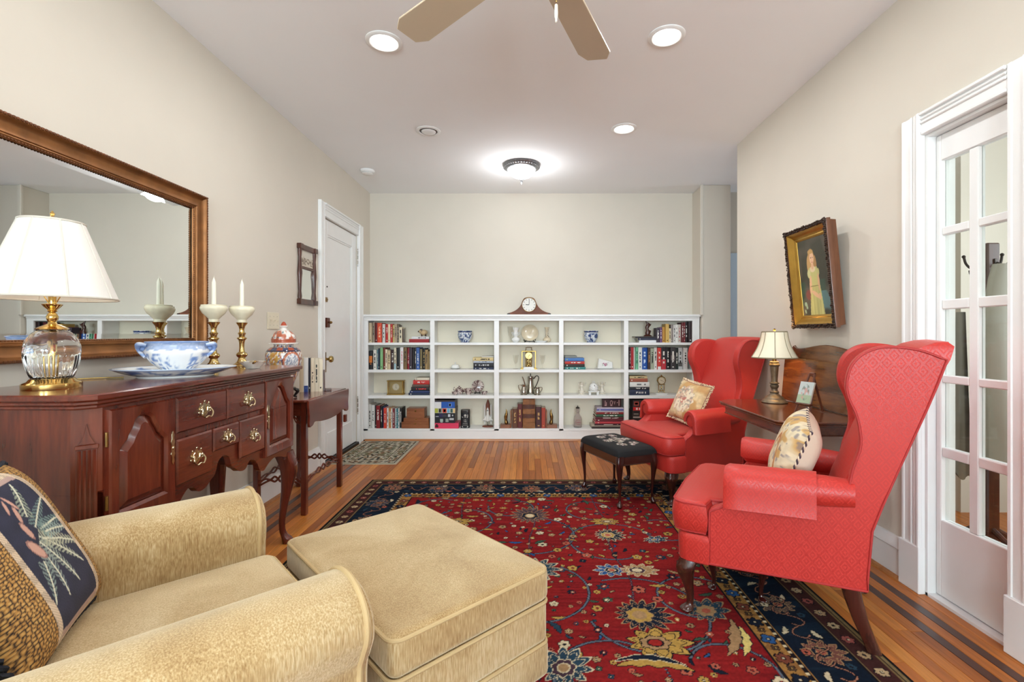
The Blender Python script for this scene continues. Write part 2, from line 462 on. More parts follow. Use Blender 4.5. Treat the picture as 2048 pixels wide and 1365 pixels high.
for i in range(36): b.box(XR + .0007 + i * .052, XR + (i + 1) * .052 - .0007, .42, 3.85, -.0125, 0)
o = b.build('plank_field', m_plank, floor, flat=True); o['kind'] = 'stuff'

# ------------------------------------------------------------------ baseboards and casings
def base_profile_y(b, x, sg, y0, y1, h=.19):
    """baseboard along Y on a wall at x, room on side sg"""
    p = [(x, 0), (x + sg * .018, 0), (x + sg * .018, h - .055), (x + sg * .024, h - .05), (x + sg * .024, h - .03), (x + sg * .014, h - .012), (x + sg * .012, h), (x, h)]
    b.prism(p, 'y', y0, y1)
b = MB(); base_profile_y(b, XL, 1, YR, 4.02); struct('baseboard_left', b, m_trim)
b = MB(); base_profile_y(b, XR, -1, 2.20, 3.97); struct('baseboard_right', b, m_trim)
b = MB(); base_profile_y(b, XR, -1, YR, 1.60); struct('baseboard_right_near', b, m_trim)
b = MB(); b.prism([(XR - .018, 0), (XR - .034, 0), (XR - .031, .010), (XR - .018, .016)], 'y', 2.20, 3.97); struct('trim_1', b, m_shoe)
b = MB(); b.prism([(XL + .018, 0), (XL + .034, 0), (XL + .031, .010), (XL + .018, .016)], 'y', YR, 4.02); struct('trim_2', b, m_shoe)

def casing_v(b, x, sg, y0, y1, z0, z1):
    w_ = y1 - y0
    b.box(min(x, x + sg * .018), max(x, x + sg * .018), y0, y1, z0, z1, .002)
    for f0, f1, t in ((.012, .16, .030), (.24, .34, .025), (.42, .52, .025), (.84, .988, .022)):
        b.box(min(x, x + sg * t), max(x, x + sg * t), y0 + f0 * w_, y0 + f1 * w_, z0, z1, .003)
def casing_h(b, x, sg, y0, y1, z0, z1):
    h = z1 - z0
    b.box(min(x, x + sg * .018), max(x, x + sg * .018), y0, y1, z0, z1, .002)
    for f0, f1, t in ((.012, .16, .022), (.48, .58, .025), (.66, .76, .025), (.84, .988, .030)):
        b.box(min(x, x + sg * t), max(x, x + sg * t), y0, y1, z0 + f0 * h, z0 + f1 * h, .003)
# right glazed door: casing, plinths, jamb
b = MB(); casing_v(b, XR, -1, GY1, GY1 + .108, .2, GZ + .1); casing_v(b, XR, -1, GY0 - .12, GY0, .2, GZ + .1); casing_h(b, XR, -1, GY0, GY1, GZ, GZ + .1)
for a0, a1 in ((GY1 - .002, GY1 + .113), (GY0 - .125, GY0 + .002)): b.box(XR - .032, XR, a0, a1, 0, .205, .003)
struct('trim_3', b, m_trim)
b = MB(); b.box(XR, XR + .12, GY1 - .012, GY1, 0, GZ); b.box(XR, XR + .12, GY0, GY0 + .012, 0, GZ); b.box(XR, XR + .12, GY0 + .012, GY1 - .012, GZ - .012, GZ); b.box(XR + .0, XR + .12, GY0, GY1, -.001, .012)
struct('trim_4', b, m_trim)
# left entrance door: casing
b = MB(); casing_v(b, XL, 1, DY0 - .1, DY0, 0, DZ + .12); casing_v(b, XL, 1, DY1, 5.075, 0, DZ + .12); casing_h(b, XL, 1, DY0, DY1, DZ, DZ + .12)
struct('trim_5', b, m_trim)
# pier edge bead beside the bookcase
b = MB(); b.box(1.805, 1.838, 5.02, 5.05, 1.33, ZC, .006); struct('trim_6', b, m_wall)

# ------------------------------------------------------------------ entrance door (left wall)
b = MB(); dx0, dx1 = XL - .05, XL - .008
b.box(dx0, dx1 - .012, DY0 + .004, DY1 - .004, .03, DZ - .004)
door1 = struct('door_1', b, m_trim)
for nm, y0, y1, z0, z1 in (('stile', DY0 + .004, DY0 + .115, .03, DZ - .004), ('stile', DY1 - .115, DY1 - .004, .03, DZ - .004), ('rail', DY0 + .115, DY1 - .115, DZ - .135, DZ - .004), ('rail', DY0 + .115, DY1 - .115, .03, .26)):
    b = MB(); b.box(dx1 - .0125, dx1, y0, y1, z0, z1, .004); b.build(nm, m_trim, door1)
b = MB(); b.box(dx1 - .0125, dx1 - .004, DY0 + .115, DY0 + .13, .26, DZ - .135, .003); b.box(dx1 - .0125, dx1 - .004, DY1 - .13, DY1 - .115, .26, DZ - .135, .003); b.box(dx1 - .0125, dx1 - .004, DY0 + .13, DY1 - .13, DZ - .15, DZ - .135, .003); b.build('panel_moulding', m_trim, door1)
b = MB(); b.box(dx0 - .01, XL + .022, DY0 - .002, DY1 + .002, 0, .026, .003); b.build('threshold', m_black, door1)
for zc in (1.92, .40):
    b = MB()
    for q in (-.05, 0, .05): b.lathe([(.007, zc + q - .021), (.007, zc + q + .021)], 10, (XL + .008, DY1 - .002, 0))
    b.ball((XL + .008, DY1 - .002, zc + .085), .008, 8, 6); b.ball((XL + .008, DY1 - .002, zc - .085), .008, 8, 6)
    b.build('hinge', m_steel, door1)
b = MB(); b.box(dx1, dx1 + .006, DY0 + .03, DY0 + .075, .80, .975, .002); b.build('lock_plate', m_brassd, door1)
kp = (dx1, DY0 + .053, .915)
b = MB(); b.lathe([(.012, 0), (.011, .03), (.014, .035), (.027, .045), (.030, .058), (.024, .070), (.008, .075)], 20); b.xf(0, Matrix.Translation(kp) @ Matrix.Rotation(PI / 2, 4, 'Y')); b.build('door_knob', m_brass, door1)
b = MB(); b.box(dx1, dx1 + .035, DY0 + .02, DY0 + .085, 1.19, 1.275, .004); lk = b.build('deadlock_case', pbr('dark_red_brown_lock', (96, 50, 36), rough=.35, metal=.5), door1)
b = MB(); b.ball((dx1 + .048, DY0 + .07, 1.235), (.012, .018, .012), 10, 8); b.tube([(dx1 + .03, DY0 + .07, 1.235), (dx1 + .05, DY0 + .07, 1.235)], .006); b.build('turn_piece', m_brassd, lk)
b = MB(); b.box(dx1, dx1 + .008, DY0 + .03, DY0 + .10, 1.415, 1.455, .002); b.box(dx1 + .006, dx1 + .014, DY0 + .035, DY0 + .095, 1.428, 1.442, .002); b.box(dx1 + .004, dx1 + .012, DY0 - .0, DY0 + .018, 1.38, 1.475, .002)
ch = b.build('chain_track', m_brassd, door1)
b = MB()
for i in range(15):
    z = 1.385 - i * .0155; pts = [(dx1 + .014 + (.004 * math.cos(t) if i % 2 else 0), DY0 + .010 + (0 if i % 2 else .0045 * math.cos(t)), z + .0095 * math.sin(t)) for t in [2 * PI * q / 8 for q in range(8)]]
    b.tube(pts, .0018, 5, closed=True)
b.build('chain', m_steel, ch)
b = MB(); b.lathe([(.007, 0), (.007, .004), (.003, .006)], 10); b.xf(0, Matrix.Translation((dx1, DY0 + .1, 1.55)) @ Matrix.Rotation(PI / 2, 4, 'Y')); b.build('peephole', m_iron, door1)

# ------------------------------------------------------------------ glazed door (right wall)
b = MB(); gx0, gx1 = XR + .035, XR + .075
ya, yb_ = GY0 + .013, GY1 - .013
PZ = [(.34, .61), (.651, .927), (.96, 1.24), (1.281, 1.557), (1.591, 1.877)]
PYc = [(1.762, 1.886), (1.927, 2.052)]
b.box(gx0, gx1, PYc[1][1], yb_, .015, GZ - .013, .003)
door2 = struct('door_2', b, m_trim)
b = MB(); b.box(gx0, gx1, ya, PYc[0][0], .015, GZ - .013, .003); b.build('stile', m_trim, door2)
b = MB(); b.box(gx0, gx1, PYc[0][0], PYc[1][1], .015, .34, .003); b.build('bottom_rail', m_trim, door2)
b = MB(); b.box(gx0, gx1, PYc[0][0], PYc[1][1], 1.877, GZ - .013, .003); b.build('top_rail', m_trim, door2)
b = MB(); b.box(gx0 + .004, gx1 - .004, PYc[0][1], PYc[1][0], .34, 1.877, .004); b.build('muntin', m_trim, door2)
for (a, c), (d, e) in zip(PZ[:-1], PZ[1:]):
    for y0, y1 in PYc:
        b = MB(); b.box(gx0 + .004, gx1 - .004, y0, y1, c, d, .004); b.build('muntin', m_trim, door2)
for y0, y1 in PYc:
    for z0, z1 in PZ:
        b = MB(); b.box(gx0 + .019, gx0 + .022, y0, y1, z0, z1); b.build('pane', m_pane, door2)
# far hall door, seen through the opening and in the mirror
b = MB(); b.box(2.22, 3.02, 5.255, 5.295, .01, 2.02); door3 = struct('door_3', b, pbr('pale_blue_paint', (196, 212, 226), rough=.4))
for z0, z1 in ((.2, .9), (1.05, 1.85)):
    for x0, x1 in ((2.32, 2.58), (2.66, 2.92)):
        b = MB(); b.box(x0, x1, 5.243, 5.256, z0, z1, .006); b.build('door_panel', MATS['pale_blue_paint'], door3)
# vestibule: white closet door beyond the glass
b = MB(); b.box(3.555, 3.598, 2.95, 3.05, 0, 2.2, .004); b.box(3.555, 3.598, 2.1, 2.95, 2.08, 2.2, .004); struct('trim_7', b, m_trim)
b = MB(); b.box(3.57, 3.598, 2.12, 2.95, .01, 2.08, .004); door4 = struct('door_4', b, m_trim)
for z0, z1 in ((.2, .95), (1.1, 1.9)):
    b = MB(); b.box(3.56, 3.571, 2.24, 2.83, z0, z1, .005); b.build('door_panel', m_trim, door4)
# ------------------------------------------------------------------ ceiling fittings
m_lens = emission('lit_lens', (255, 252, 246), 9.0)
m_dome = emission('lit_glass_dome', (250, 252, 255), 5.0)
def can_light(x, y, label, lit=True):
    t = thing('recessed_light', label, 'ceiling light', (x, y, ZC), 0, 'recessed ceiling lights')
    b = MB(); b.lathe([(.070, -.0005), (.096, -.0005), (.096, -.004), (.090, -.008), (.076, -.010), (.070, -.006)], 40, cap0=False, cap1=False)
    b.loft([[(.070 * math.cos(2 * PI * i / 40), .070 * math.sin(2 * PI * i / 40), z) for i in range(40)] for z in (-.006, -.0005)], False, False)
    b.build('trim_ring', m_trim, t)
    b = MB(); b.lathe([(.0005, -.0075), (.045, -.007), (.0695, -.004), (.0695, -.001), (.0005, -.001)], 32); b.build('lens', m_lens, t)
    l = bpy.data.lights.new('recessed_light_bulb', 'AREA'); l.shape = 'DISK'; l.size = .13; l.energy = CAN_W; l.color = (.97, .985, 1)
    o = bpy.data.objects.new('recessed_light_bulb', l); COL.objects.link(o); o.parent = t; o.location = (0, 0, -.014)
can_light(-.770, 2.567, 'lit recessed ceiling light left of the fan blades')
can_light(.727, 2.519, 'lit recessed ceiling light right of the fan blades')
can_light(.730, 3.653, 'lit recessed ceiling light nearer the bookcase, right of the glass dome light')
can_light(-.770, 1.43, 'recessed ceiling light above the armchair, left of the fan hub')  # this one and the next are added out of view for top light
can_light(.727, 1.43, 'recessed ceiling light right of the fan hub, above the near wing chair')
# fourth opening of the grid: a white gimbal, unlit
t = thing('ceiling_speaker', 'unlit white round ceiling fitting left of the dome light', 'ceiling fitting', (-.767, 3.698, ZC))
b = MB(); b.lathe([(.068, -.0005), (.094, -.0005), (.094, -.004), (.088, -.008), (.074, -.009), (.068, -.004)], 36, cap0=False, cap1=False); b.build('trim_ring', m_trim, t)
b = MB(); b.lathe([(.0005, -.0006), (.068, -.0006), (.068, -.0012), (.0005, -.0012)], 36); b.build('recess', pbr('recess_grey', (110, 108, 104), rough=.7), t)
b = MB(); b.ball((0, .008, -.004), (.056, .056, .014), 24, 10); b.build('gimbal', m_trim, t)
# smoke detector
t = thing('smoke_detector', 'small white round smoke detector on the ceiling near the entrance door', 'smoke detector', (-1.535, 4.59, ZC))
b = MB(); b.lathe([(.066, -.0005), (.066, -.014), (.060, -.022), (.054, -.024)], 32); b.build('base', m_trim, t)
b = MB(); b.lathe([(.054, -.024), (.054, -.032), (.046, -.038), (.001, -.040)], 32); b.build('cover', m_trim, t)
b = MB(); b.lathe([(.0545, -.0275), (.0545, -.0295)], 32); b.build('vent_slot', m_iron, t)
# flush dome light
t = thing('flush_dome_light', 'lit glass dome ceiling light with ornate pewter rim before the bookcase', 'ceiling light', (-.06, 4.44, ZC))
m_pewter = pbr('pewter', (150, 152, 155), rough=.35, metal=.9, var=.25, vs=60)
b = MB(); b.lathe([(.10, -.0005), (.168, -.0005), (.172, -.012), (.165, -.024), (.158, -.028), (.150, -.040), (.138, -.046), (.128, -.046)], 48, cap1=False); b.build('rim', m_pewter, t)
b = MB()
for i in range(40):
    a = 2 * PI * i / 40; b.ball((.160 * math.cos(a), .160 * math.sin(a), -.027), (.010, .010, .007), 6, 4)
b.build('rim_beading', m_pewter, t)
b = MB(); b.lathe([(.130, -.044), (.128, -.060), (.112, -.085), (.082, -.108), (.045, -.124), (.016, -.132), (.001, -.133)], 48, cap0=False); b.build('glass_dome', m_dome, t)
b = MB(); b.lathe([(.001, -.128), (.024, -.130), (.026, -.136), (.012, -.142), (.008, -.150), (.013, -.156), (.009, -.165), (.004, -.172), (.006, -.177), (.001, -.182)], 20); b.build('finial', m_pewter, t)
l = bpy.data.lights.new('dome_bulb', 'POINT'); l.energy = DOME_W; l.color = (.96, .98, 1); l.shadow_soft_size = .1
o = bpy.data.objects.new('dome_bulb', l); COL.objects.link(o); o.parent = t; o.location = (0, 0, -.24)

# ceiling fan
t = thing('ceiling_fan', 'beige five-blade ceiling fan with a pull chain', 'ceiling fan', (.024, 1.528, ZC))
m_blade = pbr('fan_blade_beige', (200, 184, 158), rough=.45, var=.02)
m_fanw = pbr('fan_white', (226, 220, 208), rough=.35)
b = MB(); b.lathe([(.001, -.0005), (.068, -.0005), (.070, -.02), (.050, -.05), (.020, -.065), (.013, -.07), (.013, -.16), (.03, -.165), (.001, -.166)], 32); b.build('canopy_and_rod', m_fanw, t)
b = MB(); b.lathe([(.001, -.155), (.05, -.157), (.105, -.175), (.120, -.205), (.120, -.245), (.100, -.275), (.060, -.290), (.055, -.315), (.050, -.33), (.001, -.335)], 40); b.build('motor_housing', m_fanw, t)
for i in range(5):
    a = math.radians(66 + 72 * i); M = Matrix.Rotation(a, 4, 'Z') @ Matrix.Translation((0, 0, -.315)) @ Matrix.Rotation(math.radians(9), 4, 'X')
    b = MB(); b.prism([(.16, -.052), (.20, -.062), (.66, -.074), (.705, -.052), (.715, -.046), (.715, .046), (.705, .052), (.66, .074), (.20, .062), (.16, .052)], 'z', -.004, .004, .002); b.xf(0, M)
    bl = b.build('blade', m_blade, t)
    b = MB(); b.prism([(.09, -.02), (.15, -.018), (.19, -.035), (.23, -.03), (.24, 0), (.23, .03), (.19, .035), (.15, .018), (.09, .02)], 'z', .0045, .010, .001); b.xf(0, M); b.build('blade_iron', m_fanw, bl)
b = MB(); px_, py_ = .066, .002
for i in range(22): b.ball((px_, py_, -.325 - i * .0085), .0032, 6, 4)
b.build('pull_chain', m_brassd, t)
b = MB(); b.lathe([(.0015, -.512), (.005, -.515), (.006, -.54), (.0055, -.555), (.0035, -.558), (.0035, -.570), (.001, -.572)], 12, (px_, py_, 0)); b.build('pull_knob', m_fanw, t)

# ------------------------------------------------------------------ built-in bookcase
BF = 5.09; BD = 5.335
SX = 960 / BF
def bx_(px): return (px - 1056) / SX
def bz_(py): return CAMH - (py - 668) / SX
bc = thing('bookcase', 'white built-in bookcase of five bays along the back wall', 'bookcase', (0, BF, 0))
STI = [(721.5, 736), (860, 869), (988, 998), (1118, 1127), (1248, 1257), (1385, 1399)]
SHZ = [(bz_(690.6), bz_(685.7)), (bz_(745.6), bz_(740)), (bz_(797.7), bz_(791.7))]
ZT0, ZT1, ZTF, ZB = bz_(634), bz_(629.5), bz_(642), bz_(858.4)
b = MB(); b.box(XL + .004, bx_(1401), BF - .022, BD, ZT0, ZT1, .004); b.build('top_ledge', m_shelfpaint, bc, world=True)
b = MB(); b.box(XL + .006, bx_(1399), BF - .001, BF + .02, ZTF, ZT0, .001); b.box(XL + .006, bx_(1399), BF - .010, BF, ZT0 - .016, ZT0, .004); b.build('frieze', m_shelfpaint, bc, world=True)
for i, (a, c) in enumerate(STI):
    b = MB(); x0, x1 = bx_(a), bx_(c)
    if i == 0: x0 = XL + .006
    b.box(x0, x1, BF, BF + .021, ZB - .02, ZTF, .002); b.box(x0 + .012 if i else x0, x1 - .012 if i < 5 else x1, BF + .02, BD - .012, ZB, ZT0)
    b.build('upright', m_shelfpaint, bc, world=True)
BAY = [(bx_(STI[i][1]), bx_(STI[i + 1][0])) for i in range(5)]
for x0, x1 in BAY:
    for z0, z1 in SHZ:
        b = MB(); b.box(x0 - .011, x1 + .011, BF + .004, BD - .012, z0, z1, .0015); b.build('shelf', m_shelfpaint, bc, world=True)
    b = MB(); b.box(x0 - .012, x1 + .012, BD - .012, BD - .002, ZB - .02, ZT0); b.build('back_panel', m_shelfback, bc, world=True)
b = MB(); b.box(XL + .006, bx_(1399), BF + .0, BD - .012, ZB - .022, ZB, .002); b.build('bottom_shelf', m_shelfpaint, bc, world=True)
b = MB(); b.box(XL + .006, bx_(1399), BF + .002, BF + .03, .012, ZB - .022, .002); b.build('toe_board', m_shelfpaint, bc, world=True)
b = MB(); b.prism([(BF + .012, .0), (BF - .008, 0), (BF - .006, .010), (BF + .002, .019), (BF + .012, .021)], 'x', XL + .03, bx_(1399)); b.build('shoe_moulding', m_shoe, bc, world=True)
SHELF = [SHZ[0][1], SHZ[1][1], SHZ[2][1], ZB]        # top of shelf 0..3 (top row first)
# ------------------------------------------------------------------ sideboard
ma_y = wood('mahogany_y', (70, 22, 14), (118, 50, 32), 'y', rough=.22, coat=.6)
ma_z = wood('mahogany_z', (68, 22, 14), (122, 52, 33), 'z', rough=.22, coat=.6)
ma_x = wood('mahogany_x', (70, 24, 15), (116, 50, 32), 'x', rough=.22, coat=.6)
m_pull = pbr('nickel_brass_pull', (206, 190, 156), rough=.2, metal=1)
sb = thing('sideboard', 'reddish mahogany sideboard with brass pulls under the gilt mirror', 'sideboard', (-1.5, 2.0, 0))
SX0, SXF, SY0, SY1, SZT = XL + .03, -1.29, 1.405, 2.660, .96
# top: two stepped moulded layers with canted corners
def canted(x0, x1, y0, y1, c): return [(x0, y0), (x1 - c, y0), (x1, y0 + c), (x1, y1 - c), (x1 - c, y1), (x0, y1)]
b = MB(); b.prism(canted(SX0 - .01, -1.252, 1.362, 2.70, .035), 'z', .940, SZT, .004); b.build('top', ma_y, sb, world=True)
b = MB(); b.prism(canted(SX0 - .01, -1.262, 1.372, 2.69, .035), 'z', .928, .940, .003); b.prism(canted(SX0 - .01, -1.276, 1.386, 2.676, .035), 'z', .914, .928, .004); b.build('top_moulding', ma_y, sb, world=True)
# case with canted front corners
b = MB(); b.prism(canted(SX0, SXF, SY0, SY1, .05), 'z', .661, .914); b.prism([(SX0, SY0), (SXF - .05, SY0), (SXF - .026, SY0 + .024), (SXF - .026, 1.742), (SX0, 1.742)], 'z', .50, .6605); b.prism([(SX0, SY1), (SXF - .05, SY1), (SXF - .026, SY1 - .024), (SXF - .026, 2.328), (SX0, 2.328)], 'z', .50, .6605); b.box(SX0 + .1, SXF - .026, 1.743, 1.945, .572, .6605); b.box(SX0 + .1, SXF - .026, 2.125, 2.327, .572, .6605); b.build('case', ma_z, sb, world=True)
# fluted pilasters on the canted corners
for (px_, py_, an) in ((SXF - .025, SY0 + .025, -PI / 4), (SXF - .025, SY1 - .025, PI / 4)):
    b = MB()
    b.box(-.001, .004, -.024, .024, .50, .80, .001)
    for i in range(4): b.tube([(.005, -.0165 + i * .011, .505), (.005, -.0165 + i * .011, .79)], .0042, 6)
    b.box(-.001, .010, -.027, .027, .792, .806, .002)
    b.prism([(-.02, .806), (.02, .806), (.008, .83), (.004, .85), (0, .868), (-.004, .85), (-.008, .83)], 'x', 0, .006, .001)
    b.xf(0, Matrix.Translation((px_, py_, 0)) @ Matrix.Rotation(an, 4, 'Z')); b.build('fluted_pilaster', ma_z, sb, world=True)
# scalloped apron
half = [(0, .622), (.035, .605), (.055, .560), (.085, .540), (.115, .520), (.155, .518), (.185, .545), (.215, .548), (.25, .520), (.275, .480), (.31, .468), (.35, .49), (.40, .505), (.46, .498), (.52, .48), (.58, .47), (.60, .47)]
hs = spline(half, 4); yc = 2.035
hs = [(min(q[0], .577), q[1]) for q in hs]
poly = [(yc - y, z) for y, z in reversed(hs)] + [(yc + y, z) for y, z in hs[1:]]
b = MB()
for i in range(len(poly) - 1):
    (y0, z0), (y1, z1) = poly[i], poly[i + 1]
    if y1 - y0 < 1e-5: continue
    b.add([(SXF - .025, y0, z0), (SXF, y0, z0), (SXF, y1, z1), (SXF - .025, y1, z1), (SXF - .025, y0, .66), (SXF, y0, .66), (SXF, y1, .66), (SXF - .025, y1, .66)], [(0, 1, 2, 3), (1, 5, 6, 2), (0, 3, 7, 4)])
b.box(SXF - .02, SXF - .0005, SY0 + .05, SY1 - .05, .655, .66); b.build('apron', ma_y, sb, world=True)
b = MB(); b.box(SX0, SXF - .05, SY0 + .004, SY0 + .02, .46, .51); b.box(SX0, SXF - .05, SY1 - .02, SY1 - .004, .46, .51); b.build('side_apron', ma_x, sb, world=True)

def pull_mesh():
    b = MB()
    hp = [(0, .034), (.006, .028), (.010, .020), (.018, .022), (.024, .030), (.027, .020), (.034, .012), (.030, .002), (.036, -.008), (.028, -.014), (.022, -.010), (.016, -.020), (.008, -.024), (0, -.03)]
    pl = hp + [(-y, z) for y, z in reversed(hp[1:-1])]
    b.prism(pl, 'x', 0, .002)
    for s_ in (-1, 1):
        b.ball((.006, s_ * .024, .004), (.007, .006, .006), 10, 8)
        b.tube([(.003, s_ * .01, .016), (.003, s_ * .018, .010), (.003, s_ * .016, -.004), (.003, s_ * .008, -.008)], .0022, 6)
        b.ball((.003, s_ * .024, .026), .0035, 8, 6); b.ball((.003, s_ * .033, -.007), .0035, 8, 6)
    b.ball((.003, 0, .034), (.003, .004, .005), 8, 6)
    b.tube(spline([(.010, -.024, .004), (.016, -.030, -.012), (.018, -.018, -.028), (.018, 0, -.024), (.018, .018, -.028), (.016, .030, -.012), (.010, .024, .004)], 5), .0030, 8)
    me = b.mesh('drawer_pull'); me.materials.append(m_pull)
    return me
PULL = pull_mesh()
def drawer(y0, y1, z0, z1, psc=1.0):
    b = MB(); b.prism([(y0, z0), (y1, z0), (y1, z1), (y0, z1)], 'x', SXF, SXF + .016, .006); d = b.build('drawer', ma_y, sb, world=True)
    o = bpy.data.objects.new('drawer_pull', PULL); COL.objects.link(o); o.parent = d
    o.location = (SXF + .016 + 1.5, (y0 + y1) / 2 - 2.0, (z0 + z1) / 2); o.scale = (1, psc, psc)
drawer(1.744, 2.031, .772, .902); drawer(2.039, 2.326, .772, .902)
drawer(1.744, 1.941, .580, .748); drawer(1.949, 2.121, .655, .748, .85); drawer(2.129, 2.326, .580, .748, .9)

def cab_door(y0, y1, z0, z1, esc_side):
    ym = (y0 + y1) / 2; zm = (z0 + z1) / 2 - .03
    # cathedral outline of the panel opening
    a0, a1, zb, zs, zt = y0 + .045, y1 - .045, z0 + .052, z1 - .135, z1 - .038
    arch = []
    for i in range(33):
        t_ = -1 + 2 * i / 32; u = abs(t_)
        f = (1 - (u / .42) ** 2 * .22) if u < .42 else (.70 - (u - .42) / .26 * .35 if u < .68 else .30 * (1 - (u - .68) / .32))
        arch.append((a0 + (a1 - a0) * (t_ + 1) / 2, zs + (zt - zs) * f))
    out = [(a0, zb + (zs - zb) * q / 6) for q in range(6)] + arch + [(a1, zs + (zb - zs) * (q + 1) / 6) for q in range(6)] + [(a1 + (a0 - a1) * q / 6, zb) for q in range(1, 6)]
    def proj(p):
        dy, dz = p[0] - ym, p[1] - zm
        k = 1e9
        if dy > 1e-9: k = min(k, (y1 - ym) / dy)
        if dy < -1e-9: k = min(k, (y0 - ym) / dy)
        if dz > 1e-9: k = min(k, (z1 - zm) / dz)
        if dz < -1e-9: k = min(k, (z0 - zm) / dz)
        return (ym + dy * k, zm + dz * k)
    rect = [proj(p) for p in out]
    for cy, cz in ((y0, z0), (y1, z0), (y0, z1), (y1, z1)):        # keep the four true corners
        j = min(range(len(rect)), key=lambda i: (rect[i][0] - cy) ** 2 + (rect[i][1] - cz) ** 2); rect[j] = (cy, cz)
    rin = inset(rect, .005); op = inset(out, -.010)
    X = lambda ring, x: [(x, p[0], p[1]) for p in ring]
    b = MB(); b.loft([X(out, SXF + .002), X(out, SXF + .008), X(op, SXF + .015), X(rin, SXF + .018), X(rect, SXF + .013), X(rect, SXF)], False, False)
    d = b.build('door', ma_z, sb, world=True, ang=28)
    o1 = inset(out, .001); o2 = inset(out, .005); o3 = inset(out, .024)
    b = MB(); b.loft([X(o1, SXF + .002), X(o2, SXF + .004), X(o3, SXF + .013)], False, True); b.build('raised_panel', ma_z, d, world=False, ang=20).matrix_basis = Matrix.Translation((1.5, -2.0, 0))
    ye = y1 - .018 if esc_side > 0 else y0 + .018
    b = MB()
    e = [(0, .060), (.006, .048), (.004, .034), (.009, .022), (.006, .010), (.009, 0)]
    e = e + [(y, -z) for y, z in reversed(e[:-1])]
    b.prism([(ye + y, zm + .04 + z) for y, z in e] + [(ye - y, zm + .04 + z) for y, z in reversed(e)][1:-1], 'x', SXF + .018, SXF + .0205)
    b.ball((SXF + .021, ye, zm + .04), (.003, .004, .006), 8, 6)
    b.build('escutcheon', m_pull, d).matrix_basis = Matrix.Translation((1.5, -2.0, 0))
    yh = y0 - .004 if esc_side > 0 else y1 + .004
    for zz in (z0 + .09, z1 - .09):
        b = MB(); b.tube([(SXF + .010, yh, zz - .022), (SXF + .010, yh, zz + .022)], .0045, 8); b.build('hinge', m_brassd, d).matrix_basis = Matrix.Translation((1.5, -2.0, 0))
cab_door(1.462, 1.736, .530, .904, 1); cab_door(2.334, 2.606, .530, .904, -1)

def cabriole(b, x, y, H, w, dx, dy, z0=0.0, kn=1.0, foot=1.0, n=14):
    """cabriole leg with pad foot; the knee bows out along (dx, dy)"""
    st = [(0, .0, 1.0, 5), (.06, .12, 1.04, 4.5), (.15, .42, 1.02, 3.6), (.25, .48, .92, 3), (.40, .30, .72, 2.6), (.58, .02, .53, 2.3), (.74, -.16, .42, 2.1), (.85, -.14, .40, 2), (.91, .05, .50, 2), (.945, .28, .66, 2), (.97, .34, .70, 2), (.985, .30, .60, 2), (1.0, .28, .56, 2)]
    L = math.hypot(dx, dy); dx /= L; dy /= L; rs = []
    S = spline([s[:3] for s in st], 3)
    for t_, of, r in S:
        ex = 2 + 3 * max(0, 1 - t_ / .45); of = of * kn
        rs.append([(x + dx * of * w + px * r * w * (foot if t_ > .9 else 1), y + dy * of * w + py * r * w * (foot if t_ > .9 else 1), z0 + H * (1 - t_)) for px, py in rr(n, 1, 1, ex)])
    b.loft(rs)
for y_, dy in ((SY0 + .055, -.35), (SY1 - .055, .35)):
    b = MB(); cabriole(b, SXF - .035, y_, .50, .040, 1, dy, kn=1.3); b.build('leg', ma_z, sb, world=True)
for y_ in (SY0 + .04, SY1 - .04):
    b = MB(); b.loft([[(SX0 + .035 + px * r, y_ + py * r, z) for px, py in rr(12, 1, 1, 5)] for z, r in ((.5, .036), (.40, .034), (.2, .024), (.0, .020))]); b.build('leg', ma_z, sb, world=True)
# ------------------------------------------------------------------ gilt mirror over the sideboard
m_gilt = pbr('antique_gilt', (134, 88, 48), rough=.38, metal=.55, var=.22, vs=14, bump=.1, bs=120)
m_gilt2 = pbr('antique_gilt_dark', (104, 62, 34), rough=.42, metal=.45, var=.3, vs=40)
m_mirror = pbr('silvered_glass', (232, 236, 234), rough=.0, metal=1)
def frame_loft(b, y0, y1, z0, z1, prof, xw, sg):
    """moulding swept round a rectangle on a wall at xw; prof = (inset, height)"""
    rs = []
    for d, h in prof: rs.append([(xw + sg * h, y0 + d, z0 + d), (xw + sg * h, y1 - d, z0 + d), (xw + sg * h, y1 - d, z1 - d), (xw + sg * h, y0 + d, z1 - d)])
    b.loft(rs, False, False)
MY0, MY1, MZ0, MZ1 = 1.20, 2.575, 1.035, 1.868
t = thing('wall_mirror', 'large rectangular gilt-framed wall mirror above the sideboard', 'mirror', (XL, 1.9, MZ0))
b = MB(); frame_loft(b, MY0, MY1, MZ0, MZ1, [(0, .001), (0, .038), (.004, .044), (.012, .045), (.016, .040), (.018, .034), (.03, .026), (.048, .021), (.056, .022), (.058, .028), (.063, .029), (.066, .024), (.070, .026), (.074, .022), (.078, .017), (.080, .012)], XL, 1); b.build('frame', m_gilt, t, world=True, ang=40)
b = MB()
def beads(b, y0, y1, z0, z1, x, step, r):
    for za in (z0, z1):
        n = int((y1 - y0) / step)
        for i in range(n + 1): b.ball((x, y0 + (y1 - y0) * i / n, za), (r * .7, r * 1.25, r * .9), 6, 4)
    for ya in (y0, y1):
        n = int((z1 - z0) / step)
        for i in range(1, n): b.ball((x, ya, z0 + (z1 - z0) * i / n), (r * .7, r * .9, r * 1.25), 6, 4)
beads(b, MY0 + .007, MY1 - .007, MZ0 + .007, MZ1 - .007, XL + .045, .0135, .0062); beads(b, MY0 + .076, MY1 - .076, MZ0 + .076, MZ1 - .076, XL + .021, .011, .0035)
b.build('carved_edge', m_gilt2, t, world=True)['kind'] = 'stuff'
b = MB(); g = .079
